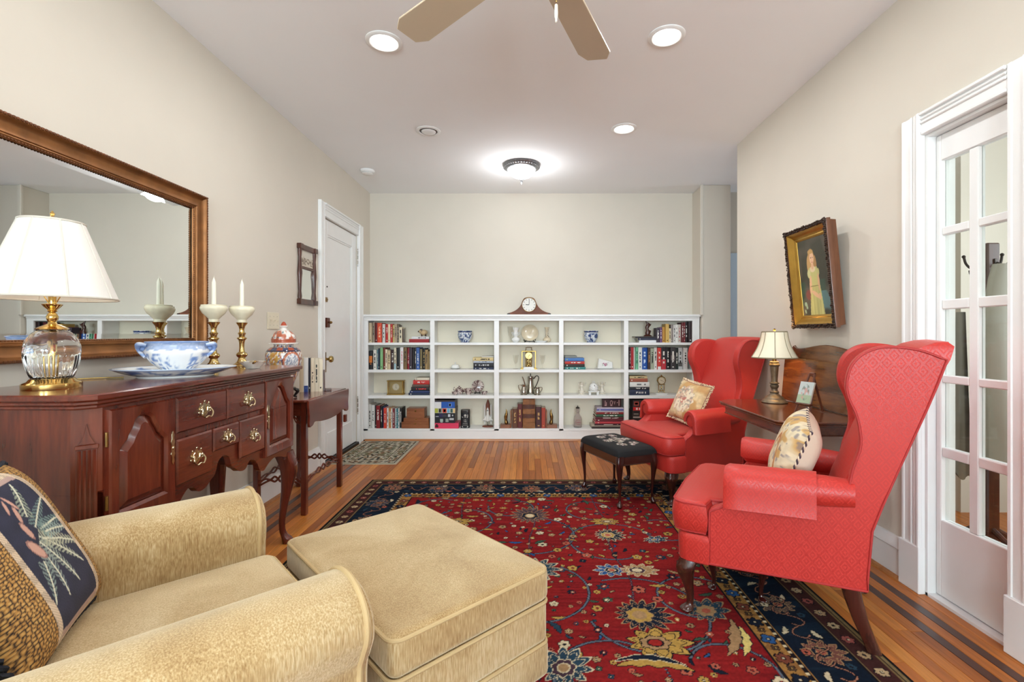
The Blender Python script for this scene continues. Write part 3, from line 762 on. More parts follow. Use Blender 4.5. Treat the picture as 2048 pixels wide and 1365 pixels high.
ry = (MY0 + g, MY1 - g); rz = (MZ0 + g, MZ1 - g); bev = .022
def rect(d, x): return [(x, ry[0] + d, rz[0] + d), (x, ry[1] - d, rz[0] + d), (x, ry[1] - d, rz[1] - d), (x, ry[0] + d, rz[1] - d)]
b.loft([rect(0, XL + .002), rect(0, XL + .0085), rect(bev, XL + .0092)], False, True); b.build('mirror_glass', m_mirror, t, world=True, flat=True)

# ------------------------------------------------------------------ crystal table lamp
def glass_mat():
    k = NT('cut_crystal'); b = k.node('ShaderNodeBsdfPrincipled'); k.link(b.outputs[0], k.out.inputs[0])
    b.inputs['Base Color'].default_value = (.97, .98, .98, 1); b.inputs['Transmission Weight'].default_value = 1; b.inputs['Roughness'].default_value = .02; b.inputs['IOR'].default_value = 1.5
    return k.m
m_crystal = glass_mat()
def shade_mat(name, col, tr):
    k = NT(name); d = k.node('ShaderNodeBsdfDiffuse'); tl = k.node('ShaderNodeBsdfTranslucent'); mx = k.node('ShaderNodeMixShader')
    d.inputs[0].default_value = s2l(col) + (1,); tl.inputs[0].default_value = s2l(col) + (1,); mx.inputs[0].default_value = tr
    k.link(d.outputs[0], mx.inputs[1]); k.link(tl.outputs[0], mx.inputs[2]); k.link(mx.outputs[0], k.out.inputs[0])
    return k.m
m_shade = shade_mat('white_silk_shade', (240, 237, 230), .12)
m_shade2 = shade_mat('cream_silk_shade', (240, 232, 208), .06)
m_brassL = pbr('bright_brass', (220, 186, 116), rough=.1, metal=1)
m_rib = shade_mat('shade_tape', (226, 220, 208), .22)
def bulb(parent, loc, w_, col, r=.03):
    l = bpy.data.lights.new('lamp_bulb', 'POINT'); l.energy = w_; l.color = col; l.shadow_soft_size = r
    o = bpy.data.objects.new('lamp_bulb', l); COL.objects.link(o); o.parent = parent; o.location = loc
def shade(t, prof, mat, mrib, nrib, z_rings, flute=None, rot=0.0):
    n = 96
    def rad(a, r): return r
    b = MB(); outer = prof; inner = [(r - .002, z) for r, z in reversed(prof)]
    b.lathe(outer + inner + [outer[0]], n, cap0=False, cap1=False); s_ = b.build('lamp_shade', mat, t)
    for i in range(nrib):
        a = 2 * PI * i / nrib + rot; b = MB()
        b.tube([(r * math.cos(a), r * math.sin(a), z) for r, z in prof], .0035, 6, flat=.6); b.build('shade_rib', mrib, s_)
    for r, z in z_rings:
        b = MB(); b.tube([(r * math.cos(2 * PI * q / 64), r * math.sin(2 * PI * q / 64), z) for q in range(64)], .0034, 6, closed=True); b.build('shade_trim', mrib, s_)
    return s_
lampA = thing('table_lamp', 'cut crystal table lamp with a white shade on the sideboard', 'lamp', (-1.530, 1.544, SZT))
b = MB(); b.lathe([(.001, 0), (.072, 0), (.073, .002), (.073, .017), (.070, .020), (.060, .024), (.054, .032), (.050, .034), (.001, .034)], 48); b.build('base', m_brassL, lampA)
# crystal body: lower flutes, plain waist, cut collar
n = 96; rs = []
prof = [(.050, .034), (.054, .040), (.061, .060), (.067, .085), (.0695, .110), (.069, .130), (.066, .147), (.060, .162), (.048, .178), (.036, .186), (.026, .189)]
for r, z in spline(prof, 4):
    ring = []
    for i in range(n):
        a = 2 * PI * i / n; k = 0
        if z < .118: k = .0038 * abs(math.sin(a * 15)) * min(1, (.118 - z) / .012) * min(1, (z - .03) / .01)
        elif .140 < z < .172: k = .0016 * abs(math.sin(a * 12 + (z - .14) * 190)) * .5 + .0016 * abs(math.sin(a * 12 - (z - .14) * 190)) * .5
        ring.append(((r - k) * math.cos(a), (r - k) * math.sin(a), z))
    rs.append(ring)
b = MB(); b.loft(rs)
inn = [(max(.004, r - .009), z) for r, z in prof]; inn[0] = (.036, .044); inn[-1] = (.016, .184)
b.lathe(spline(inn, 3)[::-1], 48); b.build('crystal_body', m_crystal, lampA, ang=50)
b = MB(); b.tube([(0, 0, .046), (0, 0, .183)], .005, 10); b.build('inner_rod', m_brassL, lampA)
b = MB(); b.lathe([(.040, .1895), (.041, .192), (.034, .197), (.022, .203), (.012, .208), (.010, .214), (.014, .222), (.015, .232), (.011, .240), (.008, .244), (.010, .247), (.014, .249), (.010, .252), (.020, .262), (.026, .270), (.022, .272), (.010, .272), (.010, .30), (.001, .30)], 32); b.build('neck', m_brassL, lampA)
b = MB(); b.tube([(.012, 0, .275), (.055, 0, .34), (.05, 0, .45), (0, 0, .53), (-.05, 0, .45), (-.055, 0, .34), (-.012, 0, .275)], .0018, 6); b.build('harp', m_brassL, lampA)
b = MB(); b.lathe([(.001, .532), (.010, .534), (.006, .540), (.004, .545), (.008, .550), (.004, .556), (.007, .562), (.001, .572)], 16); b.build('finial', m_brassL, lampA)
shade(lampA, [(.164, .290), (.079, .535)], m_shade, m_rib, 8, [(.164, .290), (.079, .535)], rot=.2)
b = MB(); b.ball((0, 0, .385), (.028, .028, .036), 16, 10); b.build('light_bulb', emission('lit_bulb', (255, 236, 205), 4), lampA)
bulb(lampA, (0, 0, .44), .55, (1, .93, .84))
# its flex, lying on the sideboard
b = MB(); b.tube(spline([(-1.725, 1.80, .9635), (-1.69, 1.85, .9635), (-1.655, 1.885, .9635), (-1.62, 1.88, .9635), (-1.60, 1.90, .9635)], 6), .0025, 6)
tag(b.build('lamp_cord', pbr('clear_gold_cord', (190, 160, 90), rough=.3), None), 'thin gold lamp cord lying on the sideboard by the platter', 'cord')

# ------------------------------------------------------------------ blue and white tureen on a platter
m_china = pbr('glazed_china', attr=True, rough=.12, coat=.5)
def mixm(c, m, col): return c * (1 - m[:, None]) + np.array(col, float) * m[:, None]
RZ = math.radians(32)
plat = MB(); n = 96
pp = [(.001, .004), (.45, .004), (.60, .000), (.62, .004), (.80, .016), (.97, .031), (1.0, .034), (.995, .037), (.95, .035), (.78, .021), (.62, .011), (.001, .010)]
plat.lathe([(r, z) for r, z in spline(pp, 3)], n, sx=.215, sy=.155)
o = plat.build('oval_platter', m_china); o.location = (-1.465, 2.0, SZT); o.rotation_euler = (0, 0, RZ)
tag(o, 'white oval platter with blue leaf rim under the tureen', 'platter')
def platpaint(co):
    r = np.hypot(co[:, 0] / .215, co[:, 1] / .155); a = np.arctan2(co[:, 1], co[:, 0])
    c = np.full((len(co), 3), 232.0); c[:, 2] = 228
    m = ((r > .66) & (r < .93) & (co[:, 2] > .008)) * np.clip((vnoise(a * 9, r * 14, 3) - .42) * 6, 0, 1) * np.clip((vnoise(a * 2.2, r * 2, 5) - .35) * 6, 0, 1)
    c = mixm(c, m * .8, (74, 104, 164)); c = mixm(c, ((r > .965) & (co[:, 2] > .03)) * .5, (120, 150, 200))
    return c
paint(o, platpaint)
tur = thing('tureen', 'blue and white footed china bowl with scroll handles on the platter', 'tureen', (-1.46, 2.0, SZT + .0115), RZ)
b = MB(); tp = [(.06, .0), (.064, .004), (.058, .014), (.062, .022), (.082, .040), (.103, .066), (.112, .088), (.108, .104), (.103, .116), (.106, .126), (.110, .131), (.107, .133), (.101, .126), (.098, .112), (.104, .095), (.100, .07), (.08, .046), (.05, .026), (.001, .022)]
rs = []
for r, z in spline(tp, 3):
    rs.append([(1.0 * r * math.cos(q) * (1 + .012 * math.cos(8 * q)), .86 * r * math.sin(q) * (1 + .012 * math.cos(8 * q)), z) for q in [2 * PI * i / 112 for i in range(112)]])
b.loft(rs, True, True); tb = b.build('bowl', m_china, tur)
def turpaint(co):
    a = np.arctan2(co[:, 1], co[:, 0]); z = co[:, 2]; r = np.hypot(co[:, 0], co[:, 1])
    c = np.full((len(co), 3), 234.0); out = r > .098 - .0
    sc = .094 + .008 * np.abs(np.sin(a * 7))
    band = (z > sc) * (.45 + .4 * vnoise(a * 14, z * 160, 2)); c = mixm(c, np.clip(band, 0, 1) * .75, (92, 124, 182))
    lf = (z > .016) & (z < .082); m = lf * np.clip((vnoise(a * 11, z * 120, 8) - .5) * 5, 0, 1) * np.clip((vnoise(a * 2.4, z * 30, 4) - .3) * 4, 0, 1)
    c = mixm(c, m * .85, (84, 116, 178)); c = mixm(c, (z > .128) * .6, (110, 140, 195))
    return c
paint(tb, turpaint)
for sg in (-1, 1):
    b = MB(); b.tube(spline([(sg * .098, -.03, .118), (sg * .125, -.02, .122), (sg * .128, .0, .108), (sg * .120, .02, .092), (sg * .104, .03, .074)], 5), [.007 + .004 * math.sin(q / 20 * PI) for q in range(21)], 10)
    b.tube(spline([(sg * .10, .03, .118), (sg * .122, .022, .120), (sg * .130, .0, .104), (sg * .118, -.018, .086), (sg * .102, -.03, .070)], 5), .0065, 10)
    b.ball((sg * .112, 0, .104), (.014, .022, .012), 10, 8)
    h = b.build('handle', m_china, tur); paint(h, lambda co: mixm(np.full((len(co), 3), 232.0), np.clip((vnoise(co[:, 1] * 90, co[:, 2] * 90, 3) - .35) * 3, 0, .8), (104, 134, 190)))

# ------------------------------------------------------------------ candlesticks
m_onyx = pbr('pale_onyx', (246, 238, 210), rough=.25, var=.08, vs=30, trans=.15)
m_wax = pbr('candle_wax', (240, 236, 218), rough=.4)
def candlestick(loc, label, twist=0):
    t = thing('candlestick', label, 'candlestick', loc, twist, 'pair of brass candlesticks')
    b = MB(); P = [(.001, 0), (.046, 0), (.047, .006), (.043, .012), (.032, .018), (.022, .030), (.018, .042), (.0165, .048), (.024, .055), (.028, .064), (.024, .072), (.014, .080), (.012, .10), (.013, .125), (.016, .142), (.024, .150), (.024, .154), (.014, .160), (.015, .170), (.020, .178), (.013, .186), (.012, .20), (.016, .216), (.027, .232), (.028, .236), (.001, .236)]
    b.lathe(P, 28); b.build('stem', m_brass, t)
    b = MB(); b.lathe([(.001, .2365), (.021, .2365), (.022, .250), (.032, .262), (.050, .280), (.0605, .300), (.0615, .310), (.057, .318), (.058, .323), (.054, .324), (.052, .318), (.054, .308), (.046, .290), (.03, .275), (.015, .270), (.001, .268)], 36); b.build('onyx_bowl', m_onyx, t)
    b = MB(); b.lathe([(.011, .2685), (.0112, .275), (.0095, .44), (.006, .452), (.002, .462), (.0008, .466)], 16); b.build('candle', m_wax, t)
    b = MB(); b.tube([(0, 0, .46), (.001, 0, .468), (.0025, 0, .474)], .0008, 5); b.build('wick', m_wax, t)
candlestick((-1.610, 2.46, SZT), 'brass candlestick with pale onyx cup, nearest the mirror frame')
candlestick((-1.535, 2.575, SZT), 'brass candlestick with pale onyx cup beside the small dish', .4)
# leaf dish
t = thing('leaf_dish', 'small cream shell dish with gilt edge at the sideboard corner', 'dish', (-1.400, 2.44, SZT), math.radians(-55))
b = MB(); rs = []
for k, z in ((.001, .006), (.40, .006), (.42, .0), (.52, .0), (.56, .006), (.85, .022), (1.0, .031), (.97, .033), (.8, .025), (.5, .011), (.001, .010)):
    rs.append([(k * .078 * math.cos(q) * (1 + .07 * math.cos(5 * q)), k * .058 * math.sin(q) * (1 + .07 * math.cos(5 * q)), z + (k ** 3) * .010 * max(0, math.cos(q))) for q in [2 * PI * i / 60 for i in range(60)]])
b.loft(rs); o = b.build('dish', m_china, t); paint(o, lambda co: mixm(np.tile(np.array([236., 230, 216]), (len(co), 1)), (np.hypot(co[:, 0] / .078, co[:, 1] / .058) > .97) * .6, (170, 130, 70)))
b = MB(); b.tube(spline([(.07, 0, .034), (.086, .004, .040), (.092, 0, .034), (.084, -.006, .030)], 5), .0045, 8); b.build('curl_handle', m_brassd, t)

# ------------------------------------------------------------------ light switch plate
t = thing('switch_plate', 'ivory triple light switch plate on the left wall', 'light switch', (XL, 3.31, 1.225))
b = MB(); b.box(0, .006, -.075, .075, -.058, .058, .0025); b.build('plate', pbr('ivory_plastic', (226, 216, 192), rough=.35), t)
for y_ in (-.046, 0, .046):
    b = MB(); b.box(.006, .009, y_ - .006, y_ + .006, -.013, .013, .001); b.prism([(.006, -.006), (.018, .004), (.018, .009), (.006, .008)], 'y', y_ - .004, y_ + .004); b.build('toggle', MATS['ivory_plastic'], t)
    for zz in (-.03, .03):
        b = MB(); b.ball((.006, y_, zz), (.0015, .003, .003), 8, 4); b.build('screw', m_steel, t)

# ------------------------------------------------------------------ small looking-glass with print
m_dkwood = wood('dark_walnut', (46, 20, 12), (88, 42, 26), 'z', rough=.3)
t = thing('looking_glass', 'small dark wood wall mirror with a landscape print, left of the entrance door', 'mirror', (XL, 3.80, 1.365))
HH, HW = .465, .145
for s_ in (-1, 1):
    b = MB(); b.lathe([(.018, .0), (.021, .02), (.017, .03), (.020, .06), (.014, .10), (.019, .20), (.023, .235), (.023, .25), (.019, .29), (.014, .36), (.020, .405), (.017, .435), (.021, .445), (.018, .465)], 14, (.014, s_ * (HW - .02), 0), sx=.7); b.build('half_column', m_dkwood, t)
for z0 in (0, HH - .042, .275):
    b = MB(); b.box(.0, .024 if z0 != .275 else .018, -HW + .02, HW - .02, z0, z0 + (.042 if z0 != .275 else .022), .004); b.build('cross_rail', m_dkwood, t)
for y_ in (-1, 1):
    for z_ in (.02, HH - .02):
        b = MB(); b.box(0, .034, y_ * (HW - .02) - .024, y_ * (HW - .02) + .024, z_ - .02, z_ + .02, .003); b.build('corner_block', m_dkwood, t)
b = MB(); b.box(.002, .008, -HW + .03, HW - .03, .04, .277); b.build('mirror_glass', m_mirror, t)
b = MB(); NN = 40
b.loft([[(.008, -HW + .03 + (2 * HW - .06) * i / NN, .296 + .128 * j / NN) for i in range(NN + 1)] for j in range(NN + 1)], False, False, closed=False); o = b.build('landscape_print', pbr('print_paper', attr=True, rough=.5), t)
def prt(co):
    u = (co[:, 1] + HW - .03) / (2 * HW - .06); v = (co[:, 2] - .296) / .128
    c = np.tile(np.array([206., 196, 178]), (len(co), 1)); c = mixm(c, (v > .55) * .4, (222, 222, 216))
    m = (v < .5 + .16 * vnoise(u * 7, u * 0 + 1, 4)) & (v > .12); c = mixm(c, m * np.clip((vnoise(u * 16, v * 14, 6) - .35) * 3, 0, .75), (112, 96, 82)); return c
paint(o, prt)
b = MB(); b.box(.0, .0079, -HW + .03, HW - .03, .294, .428); b.build('print_backing', m_dkwood, t)
# ------------------------------------------------------------------ drop-leaf table by the door
pt = thing('drop_leaf_table', 'small mahogany drop-leaf table with pierced stretchers beside the sideboard', 'table', (-1.55, 3.3, 0))
PTZ = .725; PX0, PX1, PY0_, PY1_ = -1.735, -1.372, 2.965, 3.635
b = MB(); b.prism([(PX0, PY0_), (PX1 - .012, PY0_), (PX1, PY0_ + .01), (PX1, PY1_ - .01), (PX1 - .012, PY1_), (PX0, PY1_)], 'z', PTZ - .018, PTZ, .005); b.build('tabletop', ma_y, pt, world=True)
# hanging leaf with serpentine lower edge
low = spline([(PY0_ + .01, PTZ - .150), (PY0_ + .02, PTZ - .172), (PY0_ + .06, PTZ - .170), (PY0_ + .10, PTZ - .150), (PY0_ + .20, PTZ - .163), (PY0_ + .335, PTZ - .170), (PY0_ + .47, PTZ - .163), (PY0_ + .57, PTZ - .146), (PY0_ + .61, PTZ - .163), (PY1_ - .02, PTZ - .166), (PY1_ - .008, PTZ - .145)], 4)
poly = list(low) + [(PY1_ - .014, PTZ - .10), (PY1_ - .002, PTZ - .04), (PY1_ - .002, PTZ - .004), (PY0_ + .002, PTZ - .004), (PY0_ + .002, PTZ - .04), (PY0_ + .014, PTZ - .10)]
b = MB(); b.prism(poly, 'x', PX1 + .001, PX1 + .017, .004); b.build('drop_leaf', ma_y, pt, world=True)
LGX = (PX0 + .035, PX1 - .030); LGY = (PY0_ + .045, PY1_ - .065)
for x_ in LGX:
    for y_ in LGY:
        b = MB(); b.box(x_ - .017, x_ + .017, y_ - .017, y_ + .017, 0, PTZ - .018, .003); b.build('leg', ma_z, pt, world=True)
b = MB(); b.box(LGX[0] + .017, LGX[1] - .017, LGY[0] - .010, LGY[0] + .008, PTZ - .105, PTZ - .018, .002); b.build('end_apron', ma_x, pt, world=True)
b = MB(); b.box(LGX[0] + .017, LGX[1] - .017, LGY[1] - .008, LGY[1] + .010, PTZ - .105, PTZ - .018, .002); b.build('end_apron', ma_x, pt, world=True)
for x_ in LGX:
    b = MB(); b.box(x_ - .009, x_ + .009, LGY[0] + .017, LGY[1] - .017, PTZ - .105, PTZ - .018, .002); b.build('side_apron', ma_y, pt, world=True)
for sx in (0, 1):
    b = MB(); x_ = LGX[sx] + (.017 if sx == 0 else -.017); d = 1 if sx == 0 else -1
    b.tube(spline([(x_, LGY[0], PTZ - .17), (x_ + d * .025, LGY[0], PTZ - .135), (x_ + d * .05, LGY[0], PTZ - .105)], 4), .005, 6); b.tube(spline([(x_, LGY[0], PTZ - .14), (x_ + d * .03, LGY[0], PTZ - .15), (x_ + d * .055, LGY[0], PTZ - .105)], 4), .004, 6); b.build('corner_bracket', ma_x, pt, world=True)
def stretcher(p0, p1, nm='pierced_stretcher'):
    P0, P1 = Vector(p0), Vector(p1); b = MB(); D = P1 - P0
    def at(t_, dz): q = P0 + D * t_; return (q.x, q.y, q.z + dz)
    up = [(0, .012), (.14, .016), (.26, .004), (.36, .018), (.44, .004), (.5, .020), (.56, .004), (.64, .018), (.74, .004), (.86, .016), (1, .012)]
    lo = [(0, -.012), (.14, -.004), (.26, .000), (.36, -.014), (.44, -.002), (.5, -.016), (.56, -.002), (.64, -.014), (.74, .0), (.86, -.004), (1, -.012)]
    b.tube([at(a, c + .03 * (math.sin(PI * a))) for a, c in spline(up, 4)], .0065, 8); b.tube([at(a, c + .03 * math.sin(PI * a)) for a, c in spline(lo, 4)], .0065, 8)
    b.build(nm, ma_x, pt, world=True)
zz = .195
stretcher((LGX[1], LGY[0] + .017, zz), (LGX[1], LGY[1] - .017, zz)); stretcher((LGX[0] + .017, LGY[0], zz), (LGX[1] - .017, LGY[0], zz)); stretcher((LGX[0], LGY[0] + .017, zz), (LGX[0], LGY[1] - .017, zz)); stretcher((LGX[0] + .017, LGY[1], zz), (LGX[1] - .017, LGY[1], zz))
b = MB(); b.box(PX1 + .0, PX1 + .020, PY1_ - .075, PY1_ - .045, PTZ - .245, PTZ - .19, .003); b.build('leaf_support', ma_y, pt, world=True)

# ------------------------------------------------------------------ covered jar on a black stand
jr = thing('covered_jar', 'red, gold and blue painted china jar with domed lid on a carved black stand', 'jar', (-1.565, 3.075, PTZ))
m_ebony = pbr('carved_ebony', (20, 15, 13), rough=.3)
b = MB(); b.lathe([(.001, .050), (.070, .050), (.072, .056), (.070, .066), (.060, .068), (.001, .068)], 32)
b.lathe([(.05, .002), (.055, .002), (.055, .010), (.05, .010)], 24, cap0=False, cap1=False)
for i in range(5):
    a = 2 * PI * i / 5 + .3; b.tube(spline([(.066 * math.cos(a), .066 * math.sin(a), .055), (.082 * math.cos(a), .082 * math.sin(a), .042), (.070 * math.cos(a), .070 * math.sin(a), .022), (.062 * math.cos(a), .062 * math.sin(a), .010), (.078 * math.cos(a), .078 * math.sin(a), .006)], 4), [.009, .011, .012, .012, .011, .010, .009, .008, .008, .007, .007, .007, .007, .007, .006, .006, .006], 8)
b.build('stand', m_ebony, jr)
b = MB(); b.lathe(spline([(.050, .0685), (.055, .074), (.066, .105), (.088, .165), (.104, .225), (.107, .265), (.100, .300), (.080, .322), (.062, .328), (.056, .334), (.056, .352), (.001, .352)], 6), 128); jb = b.build('body', m_china, jr)
b = MB(); b.lathe(spline([(.086, .345), (.088, .350), (.078, .354), (.072, .358), (.073, .376), (.068, .400), (.052, .420), (.034, .432), (.022, .436), (.018, .446), (.024, .456), (.025, .460), (.017, .468), (.012, .480), (.004, .488), (.001, .489)], 4), 96, cap0=True); jl = b.build('lid', m_china, jr)
def jpaint(co):
    a = np.arctan2(co[:, 1], co[:, 0]); z = co[:, 2]; c = np.tile(np.array([232., 228, 222]), (len(co), 1))
    c = mixm(c, np.clip((vnoise(a * 13, z * 85, 1) - .60) * 7, 0, .8), (70, 84, 130)); c = mixm(c, np.clip((vnoise(a * 12 + 9, z * 80, 2) - .62) * 7, 0, .85), (176, 76, 44)); c = mixm(c, np.clip((vnoise(a * 11 + 4, z * 70, 7) - .64) * 7, 0, .8), (196, 150, 72))
    for k in range(3):                       # round reserves in red rope borders
        d = (a - (-PI / 2 + .95 + k * 2 * PI / 3) + PI) % (2 * PI) - PI; q = np.hypot(d * .1 / .052, (z - .225) / .072)
        c = mixm(c, (q < 1.0) * 1.0, (228, 226, 224)); c = mixm(c, (q < .8) * np.clip((vnoise(d * 40, z * 120, 5) - .5) * 5, 0, .75), (84, 104, 140)); c = mixm(c, ((q > .84) & (q < 1.06)) * (.6 + .4 * vnoise(a * 40, z * 300, 2)), (186, 92, 56)); c = mixm(c, ((q > 1.06) & (q < 1.12)) * 1.0, (40, 40, 60))
        d2 = (a - (-PI / 2 - .1 + k * 2 * PI / 3) + PI) % (2 * PI) - PI; m = (np.abs(d2) < .22) & (z > .19) & (z < .30); c = mixm(c, m * np.clip((vnoise(d2 * 20, z * 90, 9) - .25) * 4, 0, .95), (204, 152, 60)); 
    c = mixm(c, ((z > .305) & (z < .322)) * (np.sin(a * 8) > 0) * .9, (168, 74, 48)); c = mixm(c, ((z > .305) & (z < .322)) * (np.sin(a * 8) <= 0) * .85, (52, 62, 92)); c = mixm(c, ((z > .300) & (z < .305)) * 1.0, (44, 44, 66))
    return c
paint(jb, jpaint)
def lpaint(co):
    a = np.arctan2(co[:, 1], co[:, 0]); z = co[:, 2]; c = np.tile(np.array([230., 224, 216]), (len(co), 1))
    c = mixm(c, (z < .378) * (z > .3545) * (.75 + .25 * vnoise(a * 30, z * 200, 1)), (160, 66, 40)); c = mixm(c, ((z >= .38) & (z < .43)) * np.clip((vnoise(a * 5, z * 55, 3) - .38) * 5, 0, .9), (178, 84, 52)); c = mixm(c, ((z >= .385) & (z < .425)) * np.clip((vnoise(a * 7, z * 60, 8) - .66) * 8, 0, .9), (50, 100, 110)); c = mixm(c, (z > .463) * 1.0, (172, 70, 42))
    return c
paint(jl, lpaint)

# ------------------------------------------------------------------ books
m_book = pbr('book_cloth', attr=True, rough=.5)
def book_mesh(w_, h, d, col, tc, seed, lying=False, band=None):
    """a closed book: spine towards -Y, boards, recessed page block, printed spine"""
    r = random.Random(seed); b = MB(); t_ = min(.0028, w_ * .12)
    b.col = (226, 216, 194)
    b.box(-w_ / 2 + t_, w_ / 2 - t_, .004, d - .005, .003, h - .003)
    b.col = col
    for s_ in (-1, 1):
        x0, x1 = (w_ / 2 - t_, w_ / 2) if s_ > 0 else (-w_ / 2, -w_ / 2 + t_)
        b.box(x0, x1, .002, d, 0, h)
    # rounded spine in a grid of faces so that lettering can be printed on it
    NU, NV = 6, 22; xs = [-w_ / 2 + w_ * i / NU for i in range(NU + 1)]; ys = [.003 - .0035 * math.sqrt(max(0, 1 - (2 * i / NU - 1) ** 2)) for i in range(NU + 1)]
    lab = band; style = r.random(); ink = {}
    for j in range(3, NV - 3):
        if style < .75 and (6 <= j <= 17) and r.random() < .72: ink[j] = [k for k in (2, 3) if r.random() < .85]
    if style > .5: ink[2] = [2, 3]
    for j in range(NV):
        for i in range(NU):
            b.col = col
            if lab and lab[0] <= j / NV < lab[1]: b.col = lab[2]
            if tc and j in ink and i in ink[j]: b.col = tc
            b.add([(xs[i], ys[i], h * j / NV), (xs[i + 1], ys[i + 1], h * j / NV), (xs[i + 1], ys[i + 1], h * (j + 1) / NV), (xs[i], ys[i], h * (j + 1) / NV)], [(0, 1, 2, 3)])
    b.col = col
    b.add([(xs[i], ys[i], 0) for i in range(NU + 1)] + [(-w_ / 2, .004, 0), (w_ / 2, .004, 0)], [tuple(range(NU + 1))]); b.add([(xs[i], ys[i], h) for i in range(NU + 1)], [tuple(range(NU + 1))])
    if lying:
        b.v = [(z - h / 2, y, w_ / 2 - x) for x, y, z in b.v]
    me = b.mesh('book', flat=True); me.materials.append(m_book)
    return me
def put_book(loc, w_, h, d, col, tc, label, group, lying=False, rot=0, lean=0, band=None, seed=None):
    o = bpy.data.objects.new('book', book_mesh(w_, h, d, col, tc, seed if seed is not None else hash((round(loc[0] * 1e3), round(loc[2] * 1e3))) % 9999, lying, band)); COL.objects.link(o)
    o.location = loc; o.rotation_euler = (0, lean, rot)
    return tag(o, label, 'book', group)
G = 'books on the drop-leaf table'
x = -1.648; RB = .40; rowx = 0.0
for w_, h, col, tc, nm, bnd in ((.026, .238, (196, 178, 150), None, 'tan', None), (.030, .242, (226, 226, 224), (70, 90, 140), 'white', (0, .17, (28, 62, 130))), (.014, .240, (28, 30, 44), (200, 200, 200), 'thin black', None), (.024, .236, (222, 206, 180), (80, 60, 50), 'cream', None), (.026, .234, (214, 202, 178), (40, 40, 40), 'pale beige', None), (.026, .232, (226, 214, 188), (60, 50, 40), 'ivory', None)):
    rowx = x + 1.648 + w_ / 2; put_book((-1.605 + rowx * math.cos(RB), 3.37 + rowx * math.sin(RB), PTZ), w_, h, .155, col, tc, nm + ' spined book in the row on the small drop-leaf table', G, band=bnd, rot=RB, seed=int(x * 1000) + 5000); x += w_ + .0008
t = thing('bookend', 'dark wooden bookend holding the books on the drop-leaf table', 'bookend', (-1.605 + (rowx + .022) * math.cos(RB), 3.37 + (rowx + .022) * math.sin(RB), PTZ), RB)
b = MB(); b.box(-.006, .006, .0, .10, 0, .15, .003); b.build('upright', m_dkwood, t)
b = MB(); b.box(.006, .05, .005, .095, 0, .012, .003); b.build('foot', m_dkwood, t)

# ------------------------------------------------------------------ chenille armchair and ottoman
def chenille():
    k = NT('gold_chenille'); b = k.node('ShaderNodeBsdfPrincipled'); k.link(b.outputs[0], k.out.inputs[0])
    mp = k.coords((1, 1, 1)); n1 = k.node('ShaderNodeTexNoise', _Scale=4.0, _Detail=4, _Distortion=.5); k.link(mp.outputs[0], n1.inputs['Vector'])
    mp2 = k.coords((1, 1, .10)); n2 = k.node('ShaderNodeTexNoise', _Scale=330, _Detail=3); k.link(mp2.outputs[0], n2.inputs['Vector'])
    ad = k.node('ShaderNodeMath', operation='MULTIPLY_ADD'); k.link(n2.outputs['Fac'], ad.inputs[0]); ad.inputs[1].default_value = .62; m5 = k.node('ShaderNodeMath', operation='MULTIPLY'); k.link(n1.outputs['Fac'], m5.inputs[0]); m5.inputs[1].default_value = .6; k.link(m5.outputs[0], ad.inputs[2])
    cr = k.node('ShaderNodeValToRGB'); e = cr.color_ramp.elements; e[0].position = .42; e[0].color = s2l((146, 110, 62)) + (1,); e[1].position = .81; e[1].color = s2l((216, 194, 154)) + (1,)
    q = e.new(.61); q.color = s2l((184, 154, 106)) + (1,)
    k.link(ad.outputs[0], cr.inputs[0]); k.link(cr.outputs[0], b.inputs['Base Color'])
    b.inputs['Roughness'].default_value = .85; b.inputs['Sheen Weight'].default_value = 1.0; b.inputs['Sheen Roughness'].default_value = .45; b.inputs['Sheen Tint'].default_value = s2l((250, 236, 205)) + (1,)
    bp = k.node('ShaderNodeBump', _Strength=.45, _Distance=.0025); k.link(n2.outputs['Fac'], bp.inputs['Height']); k.link(bp.outputs[0], b.inputs['Normal'])
    return k.m
m_chen = chenille(); m_welt = pbr('chenille_welt', (196, 168, 122), rough=.8, bump=.3, bs=300)
ANG = math.radians(43.4); CR = ANG - PI / 2           # local +y points along the chair's facing
ac = thing('armchair', 'gold chenille armchair with rolled arms in the near left corner', 'armchair', (-.67, 1.334, 0), CR)
def rbox(b, x0, x1, y0, y1, z0, z1, r, puff=0.0, n=6):
    """upholstered block: rounded in plan and section, crowned on top"""
    cx, cy, hx, hy = (x0 + x1) / 2, (y0 + y1) / 2, (x1 - x0) / 2, (y1 - y0) / 2; rs = []
    def ring(ins, z):
        pts = []; rc = max(r - ins * .3, .004); ax, ay = hx - ins, hy - ins
        for qx, qy, a0 in ((1, 1, 0), (-1, 1, PI / 2), (-1, -1, PI), (1, -1, 1.5 * PI)):
            for i in range(n + 1):
                a = a0 + PI / 2 * i / n; pts.append((cx + qx * (ax - rc) + rc * math.cos(a), cy + qy * (ay - rc) + rc * math.sin(a), z))
        return pts
    for i in range(n + 1):
        a = PI / 2 * i / n; rs.append(ring(r * (1 - math.sin(a)), z0 + r * (1 - math.cos(a))))
    for i in range(n + 1):
        a = PI / 2 * i / n; rs.append(ring(r * (1 - math.cos(a)), z1 - r + r * math.sin(a)))
    if puff:
        m = min(hx, hy)
        for f in (.25, .5, .75, .98): rs.append(ring(r + (m - r) * f, z1 + puff * (1 - (1 - f) ** 2)))
    b.loft(rs)
    return rs
